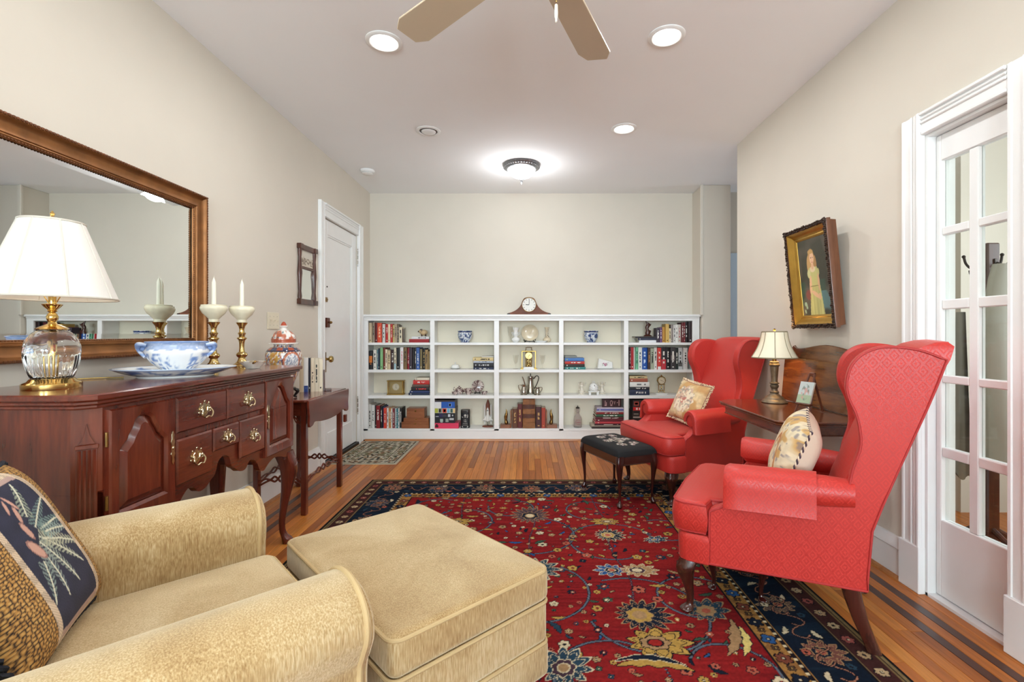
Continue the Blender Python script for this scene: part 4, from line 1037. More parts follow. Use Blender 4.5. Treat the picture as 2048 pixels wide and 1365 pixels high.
def weltline(b, x0, x1, y0, y1, z, r, rad=.006):
    pts = []
    for qx, qy, a0 in ((1, 1, 0), (-1, 1, PI / 2), (-1, -1, PI), (1, -1, 1.5 * PI)):
        cx, cy = (x1 - r if qx > 0 else x0 + r), (y1 - r if qy > 0 else y0 + r)
        for i in range(7): a = a0 + PI / 2 * i / 6; pts.append((cx + r * math.cos(a), cy + r * math.sin(a), z))
    b.tube(pts, rad, 8, closed=True)
b = MB(); rbox(b, -.40, .40, -.72, -.01, .06, .29, .02); b.build('seat_base', m_chen, ac)
b = MB(); rbox(b, -.295, .295, -.60, .045, .275, .425, .028, .012); sc_ = b.build('seat_cushion', m_chen, ac)
b = MB(); weltline(b, -.291, .291, -.596, .041, .409, .032, .0055); b.build('welt', m_welt, sc_)
def arm(sg):
    """thick arm with rolled top; outline in (across, up), swept along the depth"""
    inn, outr = .292, .47
    sec = spline([(inn, .10), (inn, .30), (inn - .002, .44), (inn - .012, .525), (inn + .012, .583), (.372, .612), (.440, .603), (.486, .566), (.494, .515), (.474, .468), (outr - .012, .42), (outr - .006, .25), (outr - .006, .07)], 4)
    rs = []
    for k, y_ in ((.90, .020), (.965, .013), (1, 0), (1, -.2), (1, -.45), (1, -.70), (.96, -.72)):
        cxm, czm = .385, .38
        rs.append([(sg * (cxm + (x - cxm) * k), y_, czm + (z - czm) * k if z > .2 else z) for x, z in sec])
    b = MB(); b.loft(rs); a_ = b.build('arm', m_chen, ac, ang=50)
    b = MB(); b.tube([(sg * x, .004, z) for x, z in sec], .0065, 8); b.build('welt', m_welt, a_)
    b = MB(); b.prism([(sg * (.385 + (x - .385) * .93), .38 + (z - .38) * .93 if z > .2 else z + .01) for x, z in sec], 'y', .004, .026, .006); b.build('front_panel', m_chen, a_)
arm(-1); arm(1)
b = MB(); rs = []
for z, yf, yb2, hw in ((.08, -.70, -.80, .41), (.30, -.62, -.82, .42), (.45, -.60, -.85, .42), (.62, -.63, -.88, .42), (.76, -.67, -.90, .41), (.84, -.72, -.90, .38), (.865, -.77, -.87, .33)):
    rs.append([(px, (yf + yb2) / 2 + py, z) for px, py in rr(40, hw, (yf - yb2) / 2, 5)])
b.loft(rs); b.build('back', m_chen, ac, ang=60)
for x_, y_ in ((-.36, -.06), (.36, -.06), (-.36, -.70), (.36, -.70)):
    b = MB(); b.loft([[(x_ + px * r, y_ + py * r, z) for px, py in rr(12, 1, 1, 4)] for z, r in ((.008, .018), (.065, .026))]); b.build('foot', m_dkwood, ac)

ot = thing('ottoman', 'gold chenille ottoman in front of the armchair', 'ottoman', (-.403, 1.634, 0), CR)
OW, OD = .40, .276
b = MB(); rbox(b, -OW, OW, -OD, OD, .285, .398, .026, .012); cu = b.build('cushion_top', m_chen, ot)
b = MB(); weltline(b, -OW + .003, OW - .003, -OD + .003, OD - .003, .384, .034, .006); weltline(b, -OW + .002, OW - .002, -OD + .002, OD - .002, .286, .03, .006); b.build('welt', m_welt, cu)
b = MB(); rbox(b, -OW + .004, OW - .004, -OD + .004, OD - .004, .155, .290, .022); b.build('box_border', m_chen, ot)
b = MB(); rbox(b, -OW, OW, -OD, OD, .045, .165, .022); sk = b.build('lower_border', m_chen, ot)
b = MB(); weltline(b, -OW + .003, OW - .003, -OD + .003, OD - .003, .157, .026, .006); b.build('welt', m_welt, sk)
for x_, y_ in ((-.34, -.22), (.34, -.22), (-.34, .22), (.34, .22)):
    b = MB(); b.loft([[(x_ + px * r, y_ + py * r, z) for px, py in rr(12, 1, 1, 4)] for z, r in ((.008, .02), (.05, .026))]); b.build('foot', m_dkwood, ot)

# ------------------------------------------------------------------ throw pillows
def pillow(name, label, loc, mat3, W, H, T, front, back, m_f, m_b, trimfn=None, n=110, pw=.5, group=None):
    """two crowned faces and an edge trim; local x across, y up, z out of the front"""
    t = thing(name, label, 'pillow', loc, 0, group)
    t.rotation_euler = mat3.to_euler()
    def P(u, v, s_):
        e = max(0, (1 - u ** 4)) * max(0, (1 - v ** 4)); k = .07
        return (W / 2 * u * (1 - k * (1 - v * v) * abs(u) ** 2), H / 2 * v * (1 - k * (1 - u * u) * abs(v) ** 2), s_ * T / 2 * e ** pw)
    for s_, nm, fn, mm, N in ((1, 'front_cover', front, m_f, n), (-1, 'back_cover', back, m_b, 30)):
        b = MB(); b.loft([[P(-1 + 2 * i / N, -1 + 2 * j / N, s_) for i in range(N + 1)] for j in range(N + 1)], False, False, closed=False)
        o = b.build(nm, mm, t, ang=80)
        if fn: paint(o, fn)
    edge = [P(-1 + 2 * i / 24, -1, 1) for i in range(24)] + [P(1, -1 + 2 * i / 24, 1) for i in range(24)] + [P(1 - 2 * i / 24, 1, 1) for i in range(24)] + [P(-1, 1 - 2 * i / 24, 1) for i in range(24)]
    if trimfn: trimfn(t, edge)
    return t
def rope(mat, r, twist=1.0, mat2=None):
    def f(t, edge):
        E = spline(edge, 3, closed=True); L = len(E); b = MB(); b2 = MB()
        for k, bb in ((0, b), (1, b2)):
            pts = []
            for i, p in enumerate(E):
                a = i * twist + k * PI; q = Vector(p); nx = Vector((q.x, q.y, 0)).normalized(); pts.append(tuple(q + nx * (r * .5 * math.cos(a)) + Vector((0, 0, r * .5 * math.sin(a)))))
            bb.tube(pts, r * .62, 6, closed=True)
        b.build('rope_trim', mat, t); b2.build('rope_trim', mat2 or mat, t)
    return f
m_navyv = pbr('navy_velvet', (26, 25, 38), rough=.8, sheen=.4, var=.15, vs=12)
m_ropen = pbr('navy_rope', (24, 27, 38), rough=.7, bump=.5, bs=160)
m_emb = pbr('embroidered_cloth', attr=True, rough=.75, bump=.35, bs=260)
def navypaint(co):
    u, v = co[:, 0], co[:, 1]; c = np.tile(np.array([44., 46, 66]), (len(co), 1))
    c *= (.9 + .2 * vnoise(u * 40, v * 40, 1))[:, None]
    # fern fronds and a salmon crab in the field
    def frond(x0, y0, ang, L, col, wd=.022):
        nonlocal c
        ca, sa = math.cos(ang), math.sin(ang); p = (u - x0) * ca + (v - y0) * sa; q = -(u - x0) * sa + (v - y0) * ca + .25 * (p / L) ** 2 * L * .4
        wl = wd * np.clip(1 - p / L, 0, 1) ** .7; m = (p > 0) & (p < L) & (np.abs(q) < wl); leaf = np.sin((p + np.abs(q) * .8) * 2 * PI / .0115) > -.25
        c = mixm(c, (m & leaf) * .92, col); c = mixm(c, (m & (np.abs(q) < .0022)) * 1.0, (216, 214, 190))
    for x0, y0, a, L, col in ((.01, -.03, 2.35, .15, (168, 172, 150)), (.02, -.02, 2.0, .14, (150, 160, 146)), (.0, -.02, 2.75, .15, (178, 178, 152)), (.03, .0, 1.6, .12, (140, 152, 146)), (-.01, -.04, 3.2, .13, (120, 146, 140)), (.0, -.05, 3.7, .12, (110, 134, 130)), (.05, .02, 1.2, .10, (130, 146, 140)), (.0, -.08, 4.2, .10, (150, 160, 140)), (-.02, -.03, 3.0, .1, (150, 166, 158))): frond(x0, y0, a, L, col)
    for x0, y0, rx, ry, ra in ((.045, -.01, .014, .032, .5), (.032, -.055, .009, .026, .2), (.022, -.095, .007, .024, -.3), (.01, -.125, .005, .024, .3), (.035, -.12, .005, .02, -.5)):
        p = (u - x0) * math.cos(ra) + (v - y0) * math.sin(ra); q = -(u - x0) * math.sin(ra) + (v - y0) * math.cos(ra)
        m = (p / rx) ** 2 + (q / ry) ** 2; c = mixm(c, (m < 1) * 1.0, (206, 160, 142)); c = mixm(c, ((m < 1) & (m > .66)) * .8, (150, 108, 100))
    # leopard bands beyond braid
    au = np.abs(u); band = au > .112; sc = 150
    best = np.full(len(u), 9.0); sec = np.full(len(u), 9.0); gu, gv = u * 125, v * 125; iu, iv = np.floor(gu), np.floor(gv)
    for dx in (-1, 0, 1):
        for dy in (-1, 0, 1):
            cu_, cv = iu + dx, iv + dy; hx = np.sin(cu_ * 127.1 + cv * 311.7) * 43758.5453; hx -= np.floor(hx); hy = np.sin(cu_ * 269.5 + cv * 183.3) * 43758.5453; hy -= np.floor(hy)
            d = np.hypot(cu_ + .15 + .7 * hx - gu, cv + .15 + .7 * hy - gv); sec = np.minimum(sec, np.maximum(best, d)); best = np.minimum(best, d)
    e = sec - best; spot = np.tile(np.array([34., 24, 24]), (len(u), 1)); spot = mixm(spot, np.clip((e - .10) * 6, 0, 1), (186, 136, 70)); spot = mixm(spot, np.clip((e - .42) * 4, 0, .6), (220, 180, 110))
    c = np.where(band[:, None], spot, c)
    br = ((au > .100) & (au < .118)) | ((np.abs(v) > .178) & (np.abs(v) < .200) & (au < .118)); bc_ = np.tile(np.array([206., 184, 158]), (len(u), 1)) * (.78 + .35 * (np.sin(u * 900 + v * 900) > 0))[:, None]
    c = np.where(br[:, None], bc_, c); l2 = (np.abs(v) > .166) & (np.abs(v) < .178) & (au < .1); c = mixm(c, l2 * .9, (196, 164, 150))
    return c
nrm = Vector((.80, .40, .45)).normalized(); uu = Vector((.447, -.894, 0)); uu = (uu - nrm * uu.dot(nrm)).normalized(); vv = nrm.cross(uu)
MP = Matrix((uu, vv, nrm)).transposed()
pillow('throw_pillow', 'navy velvet pillow with leopard bands and fern embroidery on the armchair', (-1.160, 1.075, .617), MP, .42, .42, .145, navypaint, None, m_emb, m_navyv, rope(m_ropen, .010, 1.1), n=170)
# ------------------------------------------------------------------ red damask
def damask():
    k = NT('red_damask'); b = k.node('ShaderNodeBsdfPrincipled'); k.link(b.outputs[0], k.out.inputs[0])
    uv = k.coords((1, 1, 1), 'UV'); sp = k.node('ShaderNodeSeparateXYZ'); k.link(uv.outputs[0], sp.inputs[0])
    def mth(op, a, c=None):
        nd = k.node('ShaderNodeMath', operation=op)
        for i, v in enumerate((a, c)):
            if v is None: continue
            if isinstance(v, (int, float)): nd.inputs[i].default_value = v
            else: k.link(v, nd.inputs[i])
        return nd.outputs[0]
    def tri(v): return mth('ABSOLUTE', mth('SUBTRACT', mth('MULTIPLY', mth('FRACT', v), 2.0), 1.0))
    a = mth('MULTIPLY', sp.outputs[0], 25.0); c = mth('MULTIPLY', sp.outputs[1], 19.0)
    d = mth('ADD', tri(a), tri(c))                    # 0..2 diamonds
    e = mth('ABSOLUTE', mth('SUBTRACT', d, 1.0))      # distance from lattice, 0 on the lines
    w1 = mth('LESS_THAN', e, .22); w2 = mth('LESS_THAN', mth('ABSOLUTE', mth('SUBTRACT', e, .62)), .16)
    pat = mth('MAXIMUM', w1, w2)
    nz = k.node('ShaderNodeTexNoise', _Scale=3.0, _Detail=2); k.link(k.coords((1, 1, 1)).outputs[0], nz.inputs['Vector'])
    base = k.mixc(nz.outputs['Fac'], s2l((190, 46, 38)) + (1,), s2l((198, 52, 43)) + (1,))
    col = k.mixc(mth('MULTIPLY', pat, .42), base, s2l((164, 34, 29)) + (1,))
    k.link(col, b.inputs['Base Color'])
    rg = mth('ADD', mth('MULTIPLY', pat, -.18), .60); k.link(rg, b.inputs['Roughness'])
    b.inputs['Sheen Weight'].default_value = .2; b.inputs['Sheen Roughness'].default_value = .35; b.inputs['Sheen Tint'].default_value = s2l((255, 170, 160)) + (1,)
    wv = k.node('ShaderNodeTexNoise', _Scale=420, _Detail=1); k.link(uv.outputs[0], wv.inputs['Vector'])
    bp = k.node('ShaderNodeBump', _Strength=.15, _Distance=.001); k.link(wv.outputs['Fac'], bp.inputs['Height']); k.link(bp.outputs[0], b.inputs['Normal'])
    return k.m
m_red = damask(); m_redw = pbr('red_welt', (170, 44, 42), rough=.6); m_redc = m_red
m_mahl = wood('chair_leg_mahogany', (38, 15, 11), (74, 32, 22), 'z', rough=.25, coat=.5)

def wing_chair(label, loc, rotz, group):
    t = thing('wing_chair', label, 'armchair', loc, rotz, group)
    REAR = [(.21, .612), (.26, .612), (.43, .625), (.53, .657), (.67, .705), (.864, .773), (1.04, .83), (1.12, .85)]
    def srear(z): return float(np.interp(z, [q[0] for q in REAR], [q[1] for q in REAR]))
    def xout(s_, z): return .335 - .137 * max(0, s_) + max(0, z - .62) * .07
    out = spline([(.55, .590), (.560, .645), (.583, .735), (.572, .83), (.546, .90), (.540, .955), (.556, 1.02), (.598, 1.066), (.66, 1.086), (.75, 1.076), (.828, 1.042)], 4)
    front = spline([(.085, .215), (.085, .40), (.092, .432), (.13, .452), (.165, .49), (.185, .54), (.21, .565)], 3)
    rear = [(srear(z), z) for z in (.95, .864, .76, .67, .60, .53, .48, .43, .34, .26, .212)]
    poly = front + [(.30, .570), (.42, .575), (.51, .580)] + out + rear
    for sg in (-1, 1):
        def ring(pl, th): return [(sg * (xout(s_, z) - th), -s_, z) for s_, z in pl]
        p1, p2 = poly, inset(poly, .007)
        b = MB(); b.loft([ring(p2, 0), ring(p1, .008), ring(p1, .050), ring(inset(poly, .012), .066)]); sd = b.build('side_and_wing', m_red, t, ang=32)
        wl = [(s_, z) for s_, z in out] + rear
        b = MB(); b.tube([(sg * (xout(s_, z) + .001), -s_, z) for s_, z in inset(poly, .004)], .0045, 6, closed=True); b.build('welt', m_redw, sd)
        # rolled arm
        b = MB(); rs = []
        for s_, k in ((.150, .55), (.156, .82), (.170, .96), (.19, 1), (.35, 1), (.48, .97), (.57, .85)):
            cx = xout(s_, .5) - .028; rs.append([(sg * (cx + px * k), -s_, .548 + pz * k) for px, pz in rr(22, .062, .058, 2.1)])
        b.loft(rs); am = b.build('arm', m_red, t, ang=60)
        # loose arm cover: over the roll and hanging outside
        def cov(s_, e, k=1.0):
            cx = xout(s_, .5) - .028; pts = []
            for i in range(15):
                a = math.radians(200 - 205 * i / 14); pts.append((cx + (.064 + e) * math.cos(a) * k, .549 + (.060 + e) * math.sin(a) * k))
            lx = pts[-1][0]
            pts += [(lx + .001, .525), (lx + .004 - .002 * k, .495), (lx + .008, .462)]
            return pts
        rs = []
        for s_, k in ((.146, .50), (.147, .86), (.158, 1.0), (.20, 1), (.28, 1.0), (.36, 1), (.445, 1), (.452, 1)):
            o_ = cov(s_, .0065, k); i_ = cov(s_, .0015, k); rs.append([(sg * x, -s_ + (.004 if k < .9 else 0), z) for x, z in o_] + [(sg * x, -s_, z) for x, z in reversed(i_)])
        b = MB(); b.loft(rs); b.build('arm_cover', m_redc, t, ang=50)
    # front rail
    def tring(hw, y0, y1, hin, y2, r, z, ins=0, hr=.186):
        """T-shaped plan: wide front between y1 and y0, narrower behind to y2"""
        P = [(hw, y1), (hw, y0 - r), (hw - r * .35, y0 - r * .3), (hw - r, y0), (0, y0 + .012), (-hw + r, y0), (-hw + r * .35, y0 - r * .3), (-hw, y0 - r), (-hw, y1), (-hin, y1 - .01), (-hr, y2), (hr, y2), (hin, y1 - .01)]
        return [(x, y, z) for x, y in inset(P, ins)]
    b = MB(); rs = []
    for z, ins in ((.212, .006), (.218, 0), (.30, -.003), (.318, .0), (.325, .008)): rs.append(tring(.332, .035, -.088, .252, -.58, .04, z, ins))
    b.loft(rs); b.build('seat_rail', m_red, t, ang=40)
    b = MB(); rs = []
    for z, ins in ((.328, .020), (.334, .008), (.345, .001), (.390, -.004), (.432, .001), (.446, .007), (.452, .014), (.456, .022)): rs.append(tring(.330, .062, -.080, .250, -.56, .05, z, ins))
    b.loft(rs); cu = b.build('seat_cushion', m_red, t, ang=40)
    b = MB(); b.tube(tring(.330, .062, -.080, .250, -.56, .05, .445, .005), .0045, 6, closed=True); b.tube(tring(.330, .062, -.080, .250, -.56, .05, .334, .007), .0045, 6, closed=True); b.build('welt', m_redw, cu)
    # back: inner pad, rear panel, rolled crest
    b = MB(); rs = []
    for z, th, k in ((.30, .10, 1), (.45, .13, 1), (.55, .135, 1), (.70, .13, 1), (.85, .125, 1), (.97, .12, 1), (1.04, .115, 1), (1.07, .105, .99), (1.085, .085, .97), (1.097, .05, .94), (1.10, .02, .9)):
        sr = srear(z) + (.012 if z > 1.0 else 0); hw = (xout(sr, z) - .028) * k; pts = []
        for i in range(21): u = -1 + i / 10; pts.append((hw * u, -(sr - th + .0) + .022 * (1 - u * u), z + (.006 * (1 - u * u) if z > 1.05 else 0)))
        for i in range(9): u = 1 - i / 4; pts.append((hw * u, -(sr - .004 if z < 1.09 else sr - .02), z))
        rs.append(pts)
    b.loft(rs); b.build('back', m_red, t, ang=50)
    b = MB(); b.box(-.238, .238, -.612, -.60, .214, .32, .003); b.build('rear_rail', m_red, t)
    for x_ in (-.292, .292):
        b = MB(); cabriole(b, x_, -.005, .215, .036, x_ * 1.2, .35, kn=.9, foot=1.1); b.build('leg', m_mahl, t)
    for x_ in (-.225, .225):
        b = MB(); b.loft([[(x_ + math.copysign(ox, x_) + px * r, y_ + py * r, z) for px, py in rr(14, 1, 1, 4)] for z, y_, r, ox in ((.225, -.555, .032, 0), (.17, -.567, .029, .002), (.10, -.588, .025, .004), (.04, -.612, .022, .006), (.0, -.628, .023, .008))]); b.build('leg', m_mahl, t)
    return t
wc = wing_chair('red damask wing chair seen from the side beside the glazed door', (.80, 2.218, .0085), math.radians(60), 'pair of red wing chairs')
wc2 = dup(wc, (.855, 3.437, .0085), math.radians(107), 'red damask wing chair facing out in front of the bookcase', 'pair of red wing chairs')

# pillows on the wing chairs
m_tap = pbr('tapestry', attr=True, rough=.8, bump=.4, bs=300)
def tapestry(co):
    u, v = co[:, 0] / .16, co[:, 1] / .16; c = np.tile(np.array([214., 190, 146]), (len(co), 1)); c *= (.92 + .14 * vnoise(u * 14, v * 14, 1))[:, None]
    c = mixm(c, np.clip((vnoise(u * 3.2 + 5, v * 3.2, 3) - .5) * 5, 0, .8), (188, 140, 84)); r = np.hypot(u + .1, v - .02); a = np.arctan2(v - .02, u + .1)
    m = r < .62 + .05 * np.cos(a * 12); c = mixm(c, m * 1.0, (228, 212, 184)); c = mixm(c, m * np.clip((vnoise(u * 9, v * 9, 6) - .5) * 5, 0, .6), (190, 146, 122)); c = mixm(c, m * np.clip((vnoise(u * 12, v * 12, 9) - .66) * 7, 0, .5), (120, 116, 110)); c = mixm(c, (r < .2) * np.clip((vnoise(u * 14, v * 14, 2) - .3) * 3, 0, .7), (186, 96, 84))
    return c
def tapestry2(co):
    u, v = co[:, 0] / .18, co[:, 1] / .18; c = np.tile(np.array([222., 206, 172]), (len(co), 1)); c *= (.94 + .1 * vnoise(u * 14, v * 14, 1))[:, None]
    c = mixm(c, np.clip((vnoise(u * 5.5 + 2, v * 7, 3) - .60) * 7, 0, .8), (196, 150, 84)); c = mixm(c, np.clip((vnoise(u * 13 + 2, v * 13, 12) - .68) * 9, 0, .6), (120, 112, 120)); q = np.abs(v * .6 - .3 * np.sin(u * 4 + 1) + .1); c = mixm(c, (q < .035) * .85, (178, 112, 62)); c = mixm(c, ((q > .035) & (q < .06)) * .6, (226, 166, 110))
    return c
m_cream = pbr('cream_cotton', (220, 200, 176), rough=.8, bump=.2, bs=200)
m_fr1 = pbr('fringe_cream', (222, 200, 166), rough=.85, bump=.6, bs=120); m_fr2 = pbr('fringe_mauve', (140, 96, 84), rough=.85)
def fringe(t, edge):
    E = spline(edge, 5, closed=True); r = random.Random(3); b = MB(); b2 = MB()
    for i, p in enumerate(E):
        q = Vector(p); nx = Vector((q.x, q.y, 0)).normalized(); bb = b if i % 5 else b2
        bb.tube([tuple(q), tuple(q + nx * .011 + Vector((0, 0, r.uniform(-.005, .005)))), tuple(q + nx * .019 + Vector((r.uniform(-.003, .003), r.uniform(-.003, .003), r.uniform(-.008, .008))))], [.0040, .0055, .003], 5)
    b.build('fringe', m_fr1, t); b2.build('fringe_accent', m_fr2, t)
    b = MB(); b.tube([tuple(Vector(p) + Vector((0, 0, .003))) for p in spline(edge, 2, closed=True)], .0035, 6, closed=True); b.build('piping', m_fr2, t)
def pil_mat(chair_rot, yaw, tilt, roll):
    a = chair_rot + yaw; f = Vector((-math.sin(a), math.cos(a), 0)); n_ = (f * math.cos(tilt) + Vector((0, 0, 1)) * math.sin(tilt)).normalized(); x_ = Vector((-math.cos(a), -math.sin(a), 0)); y_ = n_.cross(x_)
    return Matrix((x_, y_, n_)).transposed() @ Matrix.Rotation(roll, 3, 'Z')
def on_chair(ch, x_, y_, z): return tuple((Matrix.Translation(ch.location) @ Matrix.Rotation(ch.rotation_euler.z, 4, 'Z')) @ Vector((x_, y_, z)))
pillow('throw_pillow', 'square tapestry pillow with cream fringe on the wing chair by the bookcase', on_chair(wc2, .01, -.36, .622), pil_mat(math.radians(107), .12, math.radians(24), math.radians(-7)), .30, .30, .11, tapestry, None, m_tap, m_cream, fringe, group='tapestry pillows')
pillow('throw_pillow', 'cream tapestry pillow with striped cord on the wing chair by the glazed door', on_chair(wc, .0, -.375, .625), pil_mat(math.radians(60), .10, math.radians(20), math.radians(-10)), .32, .32, .15, tapestry2, None, m_tap, m_cream, rope(pbr('cord_dark', (74, 60, 70), rough=.7), .006, 1.0, pbr('cord_cream', (226, 204, 176), rough=.7)), group='tapestry pillows')

# ------------------------------------------------------------------ needlepoint stool
m_dkm = wood('dark_mahogany', (30, 10, 9), (66, 24, 18), 'z', rough=.2, coat=.6)
m_needle = pbr('needlepoint', attr=True, rough=.85, bump=.4, bs=420)
def stool_paint(co):
    u, v = co[:, 0], co[:, 1]; c = np.tile(np.array([20., 20, 22]), (len(co), 1))
    pts = [(0, 0, .052, .8), (-.13, .045, .032, .5), (.13, -.045, .032, .5), (-.12, -.055, .03, .5), (.12, .055, .03, .5), (0, .075, .03, .5), (0, -.075, .03, .5), (-.07, .02, .02, .4), (.07, -.01, .02, .4), (.16, .02, .018, .4), (-.17, 0, .018, .4)]
    for k, (x0, y0, r, d) in enumerate(pts):
        q = np.hypot(u - x0, (v - y0) * 1.2) / r; n_ = vnoise(u * 130, v * 130, k); m = (q < 1.25) & (n_ > .43) & (co[:, 2] > .3)
        c = mixm(c, (m & (n_ < .62)) * .9, (190, 150, 150)); c = mixm(c, (m & (n_ >= .62)) * .95, (214, 208, 196)); c = mixm(c, (m & (vnoise(u * 90, v * 90, k + 9) > .66)) * .8, (120, 122, 96))
    return c
def stool(name, label, loc, rotz, L, Wd, H, ch, painted):
    t = thing(name, label, 'footstool', loc, rotz)
    b = MB(); hx, hy = L / 2, Wd / 2; fr0, fr1 = H - ch - .052, H - ch + .004
    b.box(-hx + .02, hx - .02, -hy + .006, -hy + .022, fr0, fr1, .003); b.box(-hx + .02, hx - .02, hy - .022, hy - .006, fr0, fr1, .003); b.box(-hx + .006, -hx + .022, -hy + .02, hy - .02, fr0, fr1, .003); b.box(hx - .022, hx - .006, -hy + .02, hy - .02, fr0, fr1, .003); b.build('frame', m_dkm, t)
    b = MB(); b.box(-hx + .02, hx - .02, -hy + .004, -hy + .01, fr0 - .004, fr0 + .002, .002); b.box(-hx + .02, hx - .02, hy - .01, hy - .004, fr0 - .004, fr0 + .002, .002); b.box(hx - .01, hx - .004, -hy + .02, hy - .02, fr0 - .004, fr0 + .002, .002); b.box(-hx + .004, -hx + .01, -hy + .02, hy - .02, fr0 - .004, fr0 + .002, .002); b.build('bead_moulding', m_dkm, t)
    for sx in (-1, 1):
        for sy in (-1, 1):
            b = MB(); cabriole(b, sx * (hx - .024), sy * (hy - .024), fr1, .021, sx, sy, kn=.9, foot=1.25); b.build('leg', m_dkm, t)
    N = 90 if painted else 24; M_ = int(N * Wd / L) + 4; b = MB(); rows = []
    z0, z1 = H - ch, H
    for j in range(M_ + 1):
        row = []
        for i in range(N + 1):
            u, v = -1 + 2 * i / N, -1 + 2 * j / M_; e = (max(0, 1 - u ** 10) * max(0, 1 - v ** 8)) ** .35; row.append((u * hx * (.985 + .015 * e), v * hy * (.98 + .02 * e), z0 + .006 + (z1 - z0 - .006) * e))
        rows.append(row)
    b.loft(rows, False, False, closed=False); b.box(-hx * .985, hx * .985, -hy * .98, hy * .98, z0, z0 + .0062); cu = b.build('cushion', m_needle if painted else pbr('black_cushion', (18, 18, 20), rough=.8), t, ang=70)
    if painted: paint(cu, stool_paint)
    return t
sdir = math.atan2(-.923, .384)
stool('needlepoint_stool', 'dark wooden stool with black floral needlepoint seat before the far wing chair', (.622, 3.362, .0085), sdir, .51, .305, .385, .055, True)
stool('footstool', 'low dark wooden footstool tucked under the near wing chair', (.975, 2.20, .0085), math.atan2(.866, .5) , .34, .24, .20, .035, False)

# ------------------------------------------------------------------ card table with the leaf raised
ct_y = wood('card_table_y', (62, 24, 14), (116, 62, 34), 'y', rough=.2, coat=.6)
ct = thing('card_table', 'mahogany fold-top card table with raised leaf between the wing chairs', 'table', (1.45, 2.75, 0))
TZ = .705; CX0, CX1, CY0, CY1 = 1.225, 1.665, 2.325, 3.165
m_ctl = wood('card_leaf', (58, 28, 14), (128, 78, 38), 'y', rough=.22, coat=.5)
top = [(CX1, CY0), (CX1, CY1), (CX0 + .09, CY1), (CX0, CY1 - .085), (CX0, CY0 + .06), (CX0 + .055, CY0)]
b = MB(); b.prism(top, 'z', TZ - .011, TZ, .003); b.prism(inset(top, .006), 'z', TZ - .024, TZ - .011, .003); b.build('tabletop', ct_y, ct, world=True)
b = MB(); b.prism(inset(top, .035), 'z', TZ - .072, TZ - .024); b.build('apron', ct_y, ct, world=True)
b = MB(); b.prism(inset(top, .030), 'z', TZ - .076, TZ - .068, .002); b.build('apron_bead', ct_y, ct, world=True)
def leafpt(y_, h, th):
    """leaf leaning back to the wall: h up the leaf"""
    f = h / .35; return (CX1 + .004 + th + .030 * f, y_, TZ + .003 + .352 * f)
ol = [(CY0, 0), (CY1, 0), (CY1, .255)] + spline([(CY1, .255), (CY1 - .012, .275), (CY1 - .085, .347), (CY1 - .10, .350)], 3)[1:] + spline([(CY1 - .10, .350), (CY1 - .13, .336), (CY1 - .20, .338), ((CY0 + CY1) / 2, .362), (CY0 + .20, .338), (CY0 + .13, .336), (CY0 + .10, .350)], 4)[1:] + spline([(CY0 + .10, .350), (CY0 + .085, .347), (CY0 + .012, .275), (CY0, .255)], 3)[1:]
b = MB(); i2 = inset(ol, .003); b.loft([[leafpt(y_, h, 0) for y_, h in i2], [leafpt(y_, h, .003) for y_, h in ol], [leafpt(y_, h, .012) for y_, h in ol], [leafpt(y_, h, .015) for y_, h in i2]]); b.build('raised_leaf', m_ctl, ct, world=True)
b = MB(); b.lathe(spline([(.034, .12), (.045, .15), (.030, .19), (.040, .26), (.048, .32), (.030, .40), (.026, .52), (.036, .58), (.060, TZ - .074)], 3), 24, (1.51, 2.74, 0)); b.build('pedestal', ma_z, ct, world=True)
for a in (.6, 2.54, 3.74, 5.68):
    b = MB(); b.tube(spline([(1.51 + .03 * math.cos(a), 2.74 + .03 * math.sin(a), .16), (1.51 + .09 * math.cos(a), 2.74 + .10 * math.sin(a), .15), (1.51 + .14 * math.cos(a), 2.74 + .19 * math.sin(a), .06), (1.51 + .17 * math.cos(a), 2.74 + .25 * math.sin(a), .016)], 4), [.022, .022, .021, .020, .019, .018, .017, .016, .016, .015, .015, .015, .016], 10); b.build('leg', ma_z, ct, world=True)

# lamp on it
lampB = thing('table_lamp', 'small turned bronze table lamp with cream bell shade on the card table', 'lamp', (1.545, 3.01, TZ))
m_bronze = pbr('antique_bronze', (112, 100, 82), rough=.4, metal=.55, var=.2, vs=50)
b = MB(); b.lathe(spline([(.001, 0), (.062, 0), (.063, .008), (.058, .014), (.050, .020), (.046, .028), (.036, .036), (.024, .044), (.021, .052), (.024, .058), (.017, .066), (.016, .076), (.021, .084), (.022, .094), (.017, .100), (.024, .103), (.024, .108), (.017, .112), (.0165, .130), (.021, .190), (.021, .196), (.027, .202), (.027, .208), (.022, .214), (.024, .220), (.018, .225), (.001, .225)], 2), 36); b.build('stem', m_bronze, lampB)
b = MB(); b.lathe([(.011, .225), (.011, .262), (.014, .264), (.014, .30), (.001, .30)], 16); b.build('socket', m_brassd, lampB)
b = MB(); b.lathe([(.001, .388), (.006, .390), (.008, .396), (.004, .402), (.001, .404)], 12); b.tube([(0, 0, .298), (0, 0, .39)], .0015, 6); b.tube([(-.055, 0, .386), (.055, 0, .386)], .0015, 6); b.build('finial', m_brassd, lampB)
bell = spline([(.112, .245), (.098, .268), (.082, .300), (.069, .340), (.061, .386)], 5)
shade(lampB, bell, m_shade2, pbr('shade_piping', (150, 138, 112), rough=.8), 8, [(.112, .245), (.061, .386)], rot=.35)
bulb(lampB, (0, 0, .325), 3.6, (1, .66, .34), .025)

lampB.scale = (1.15, 1.15, 1.15)
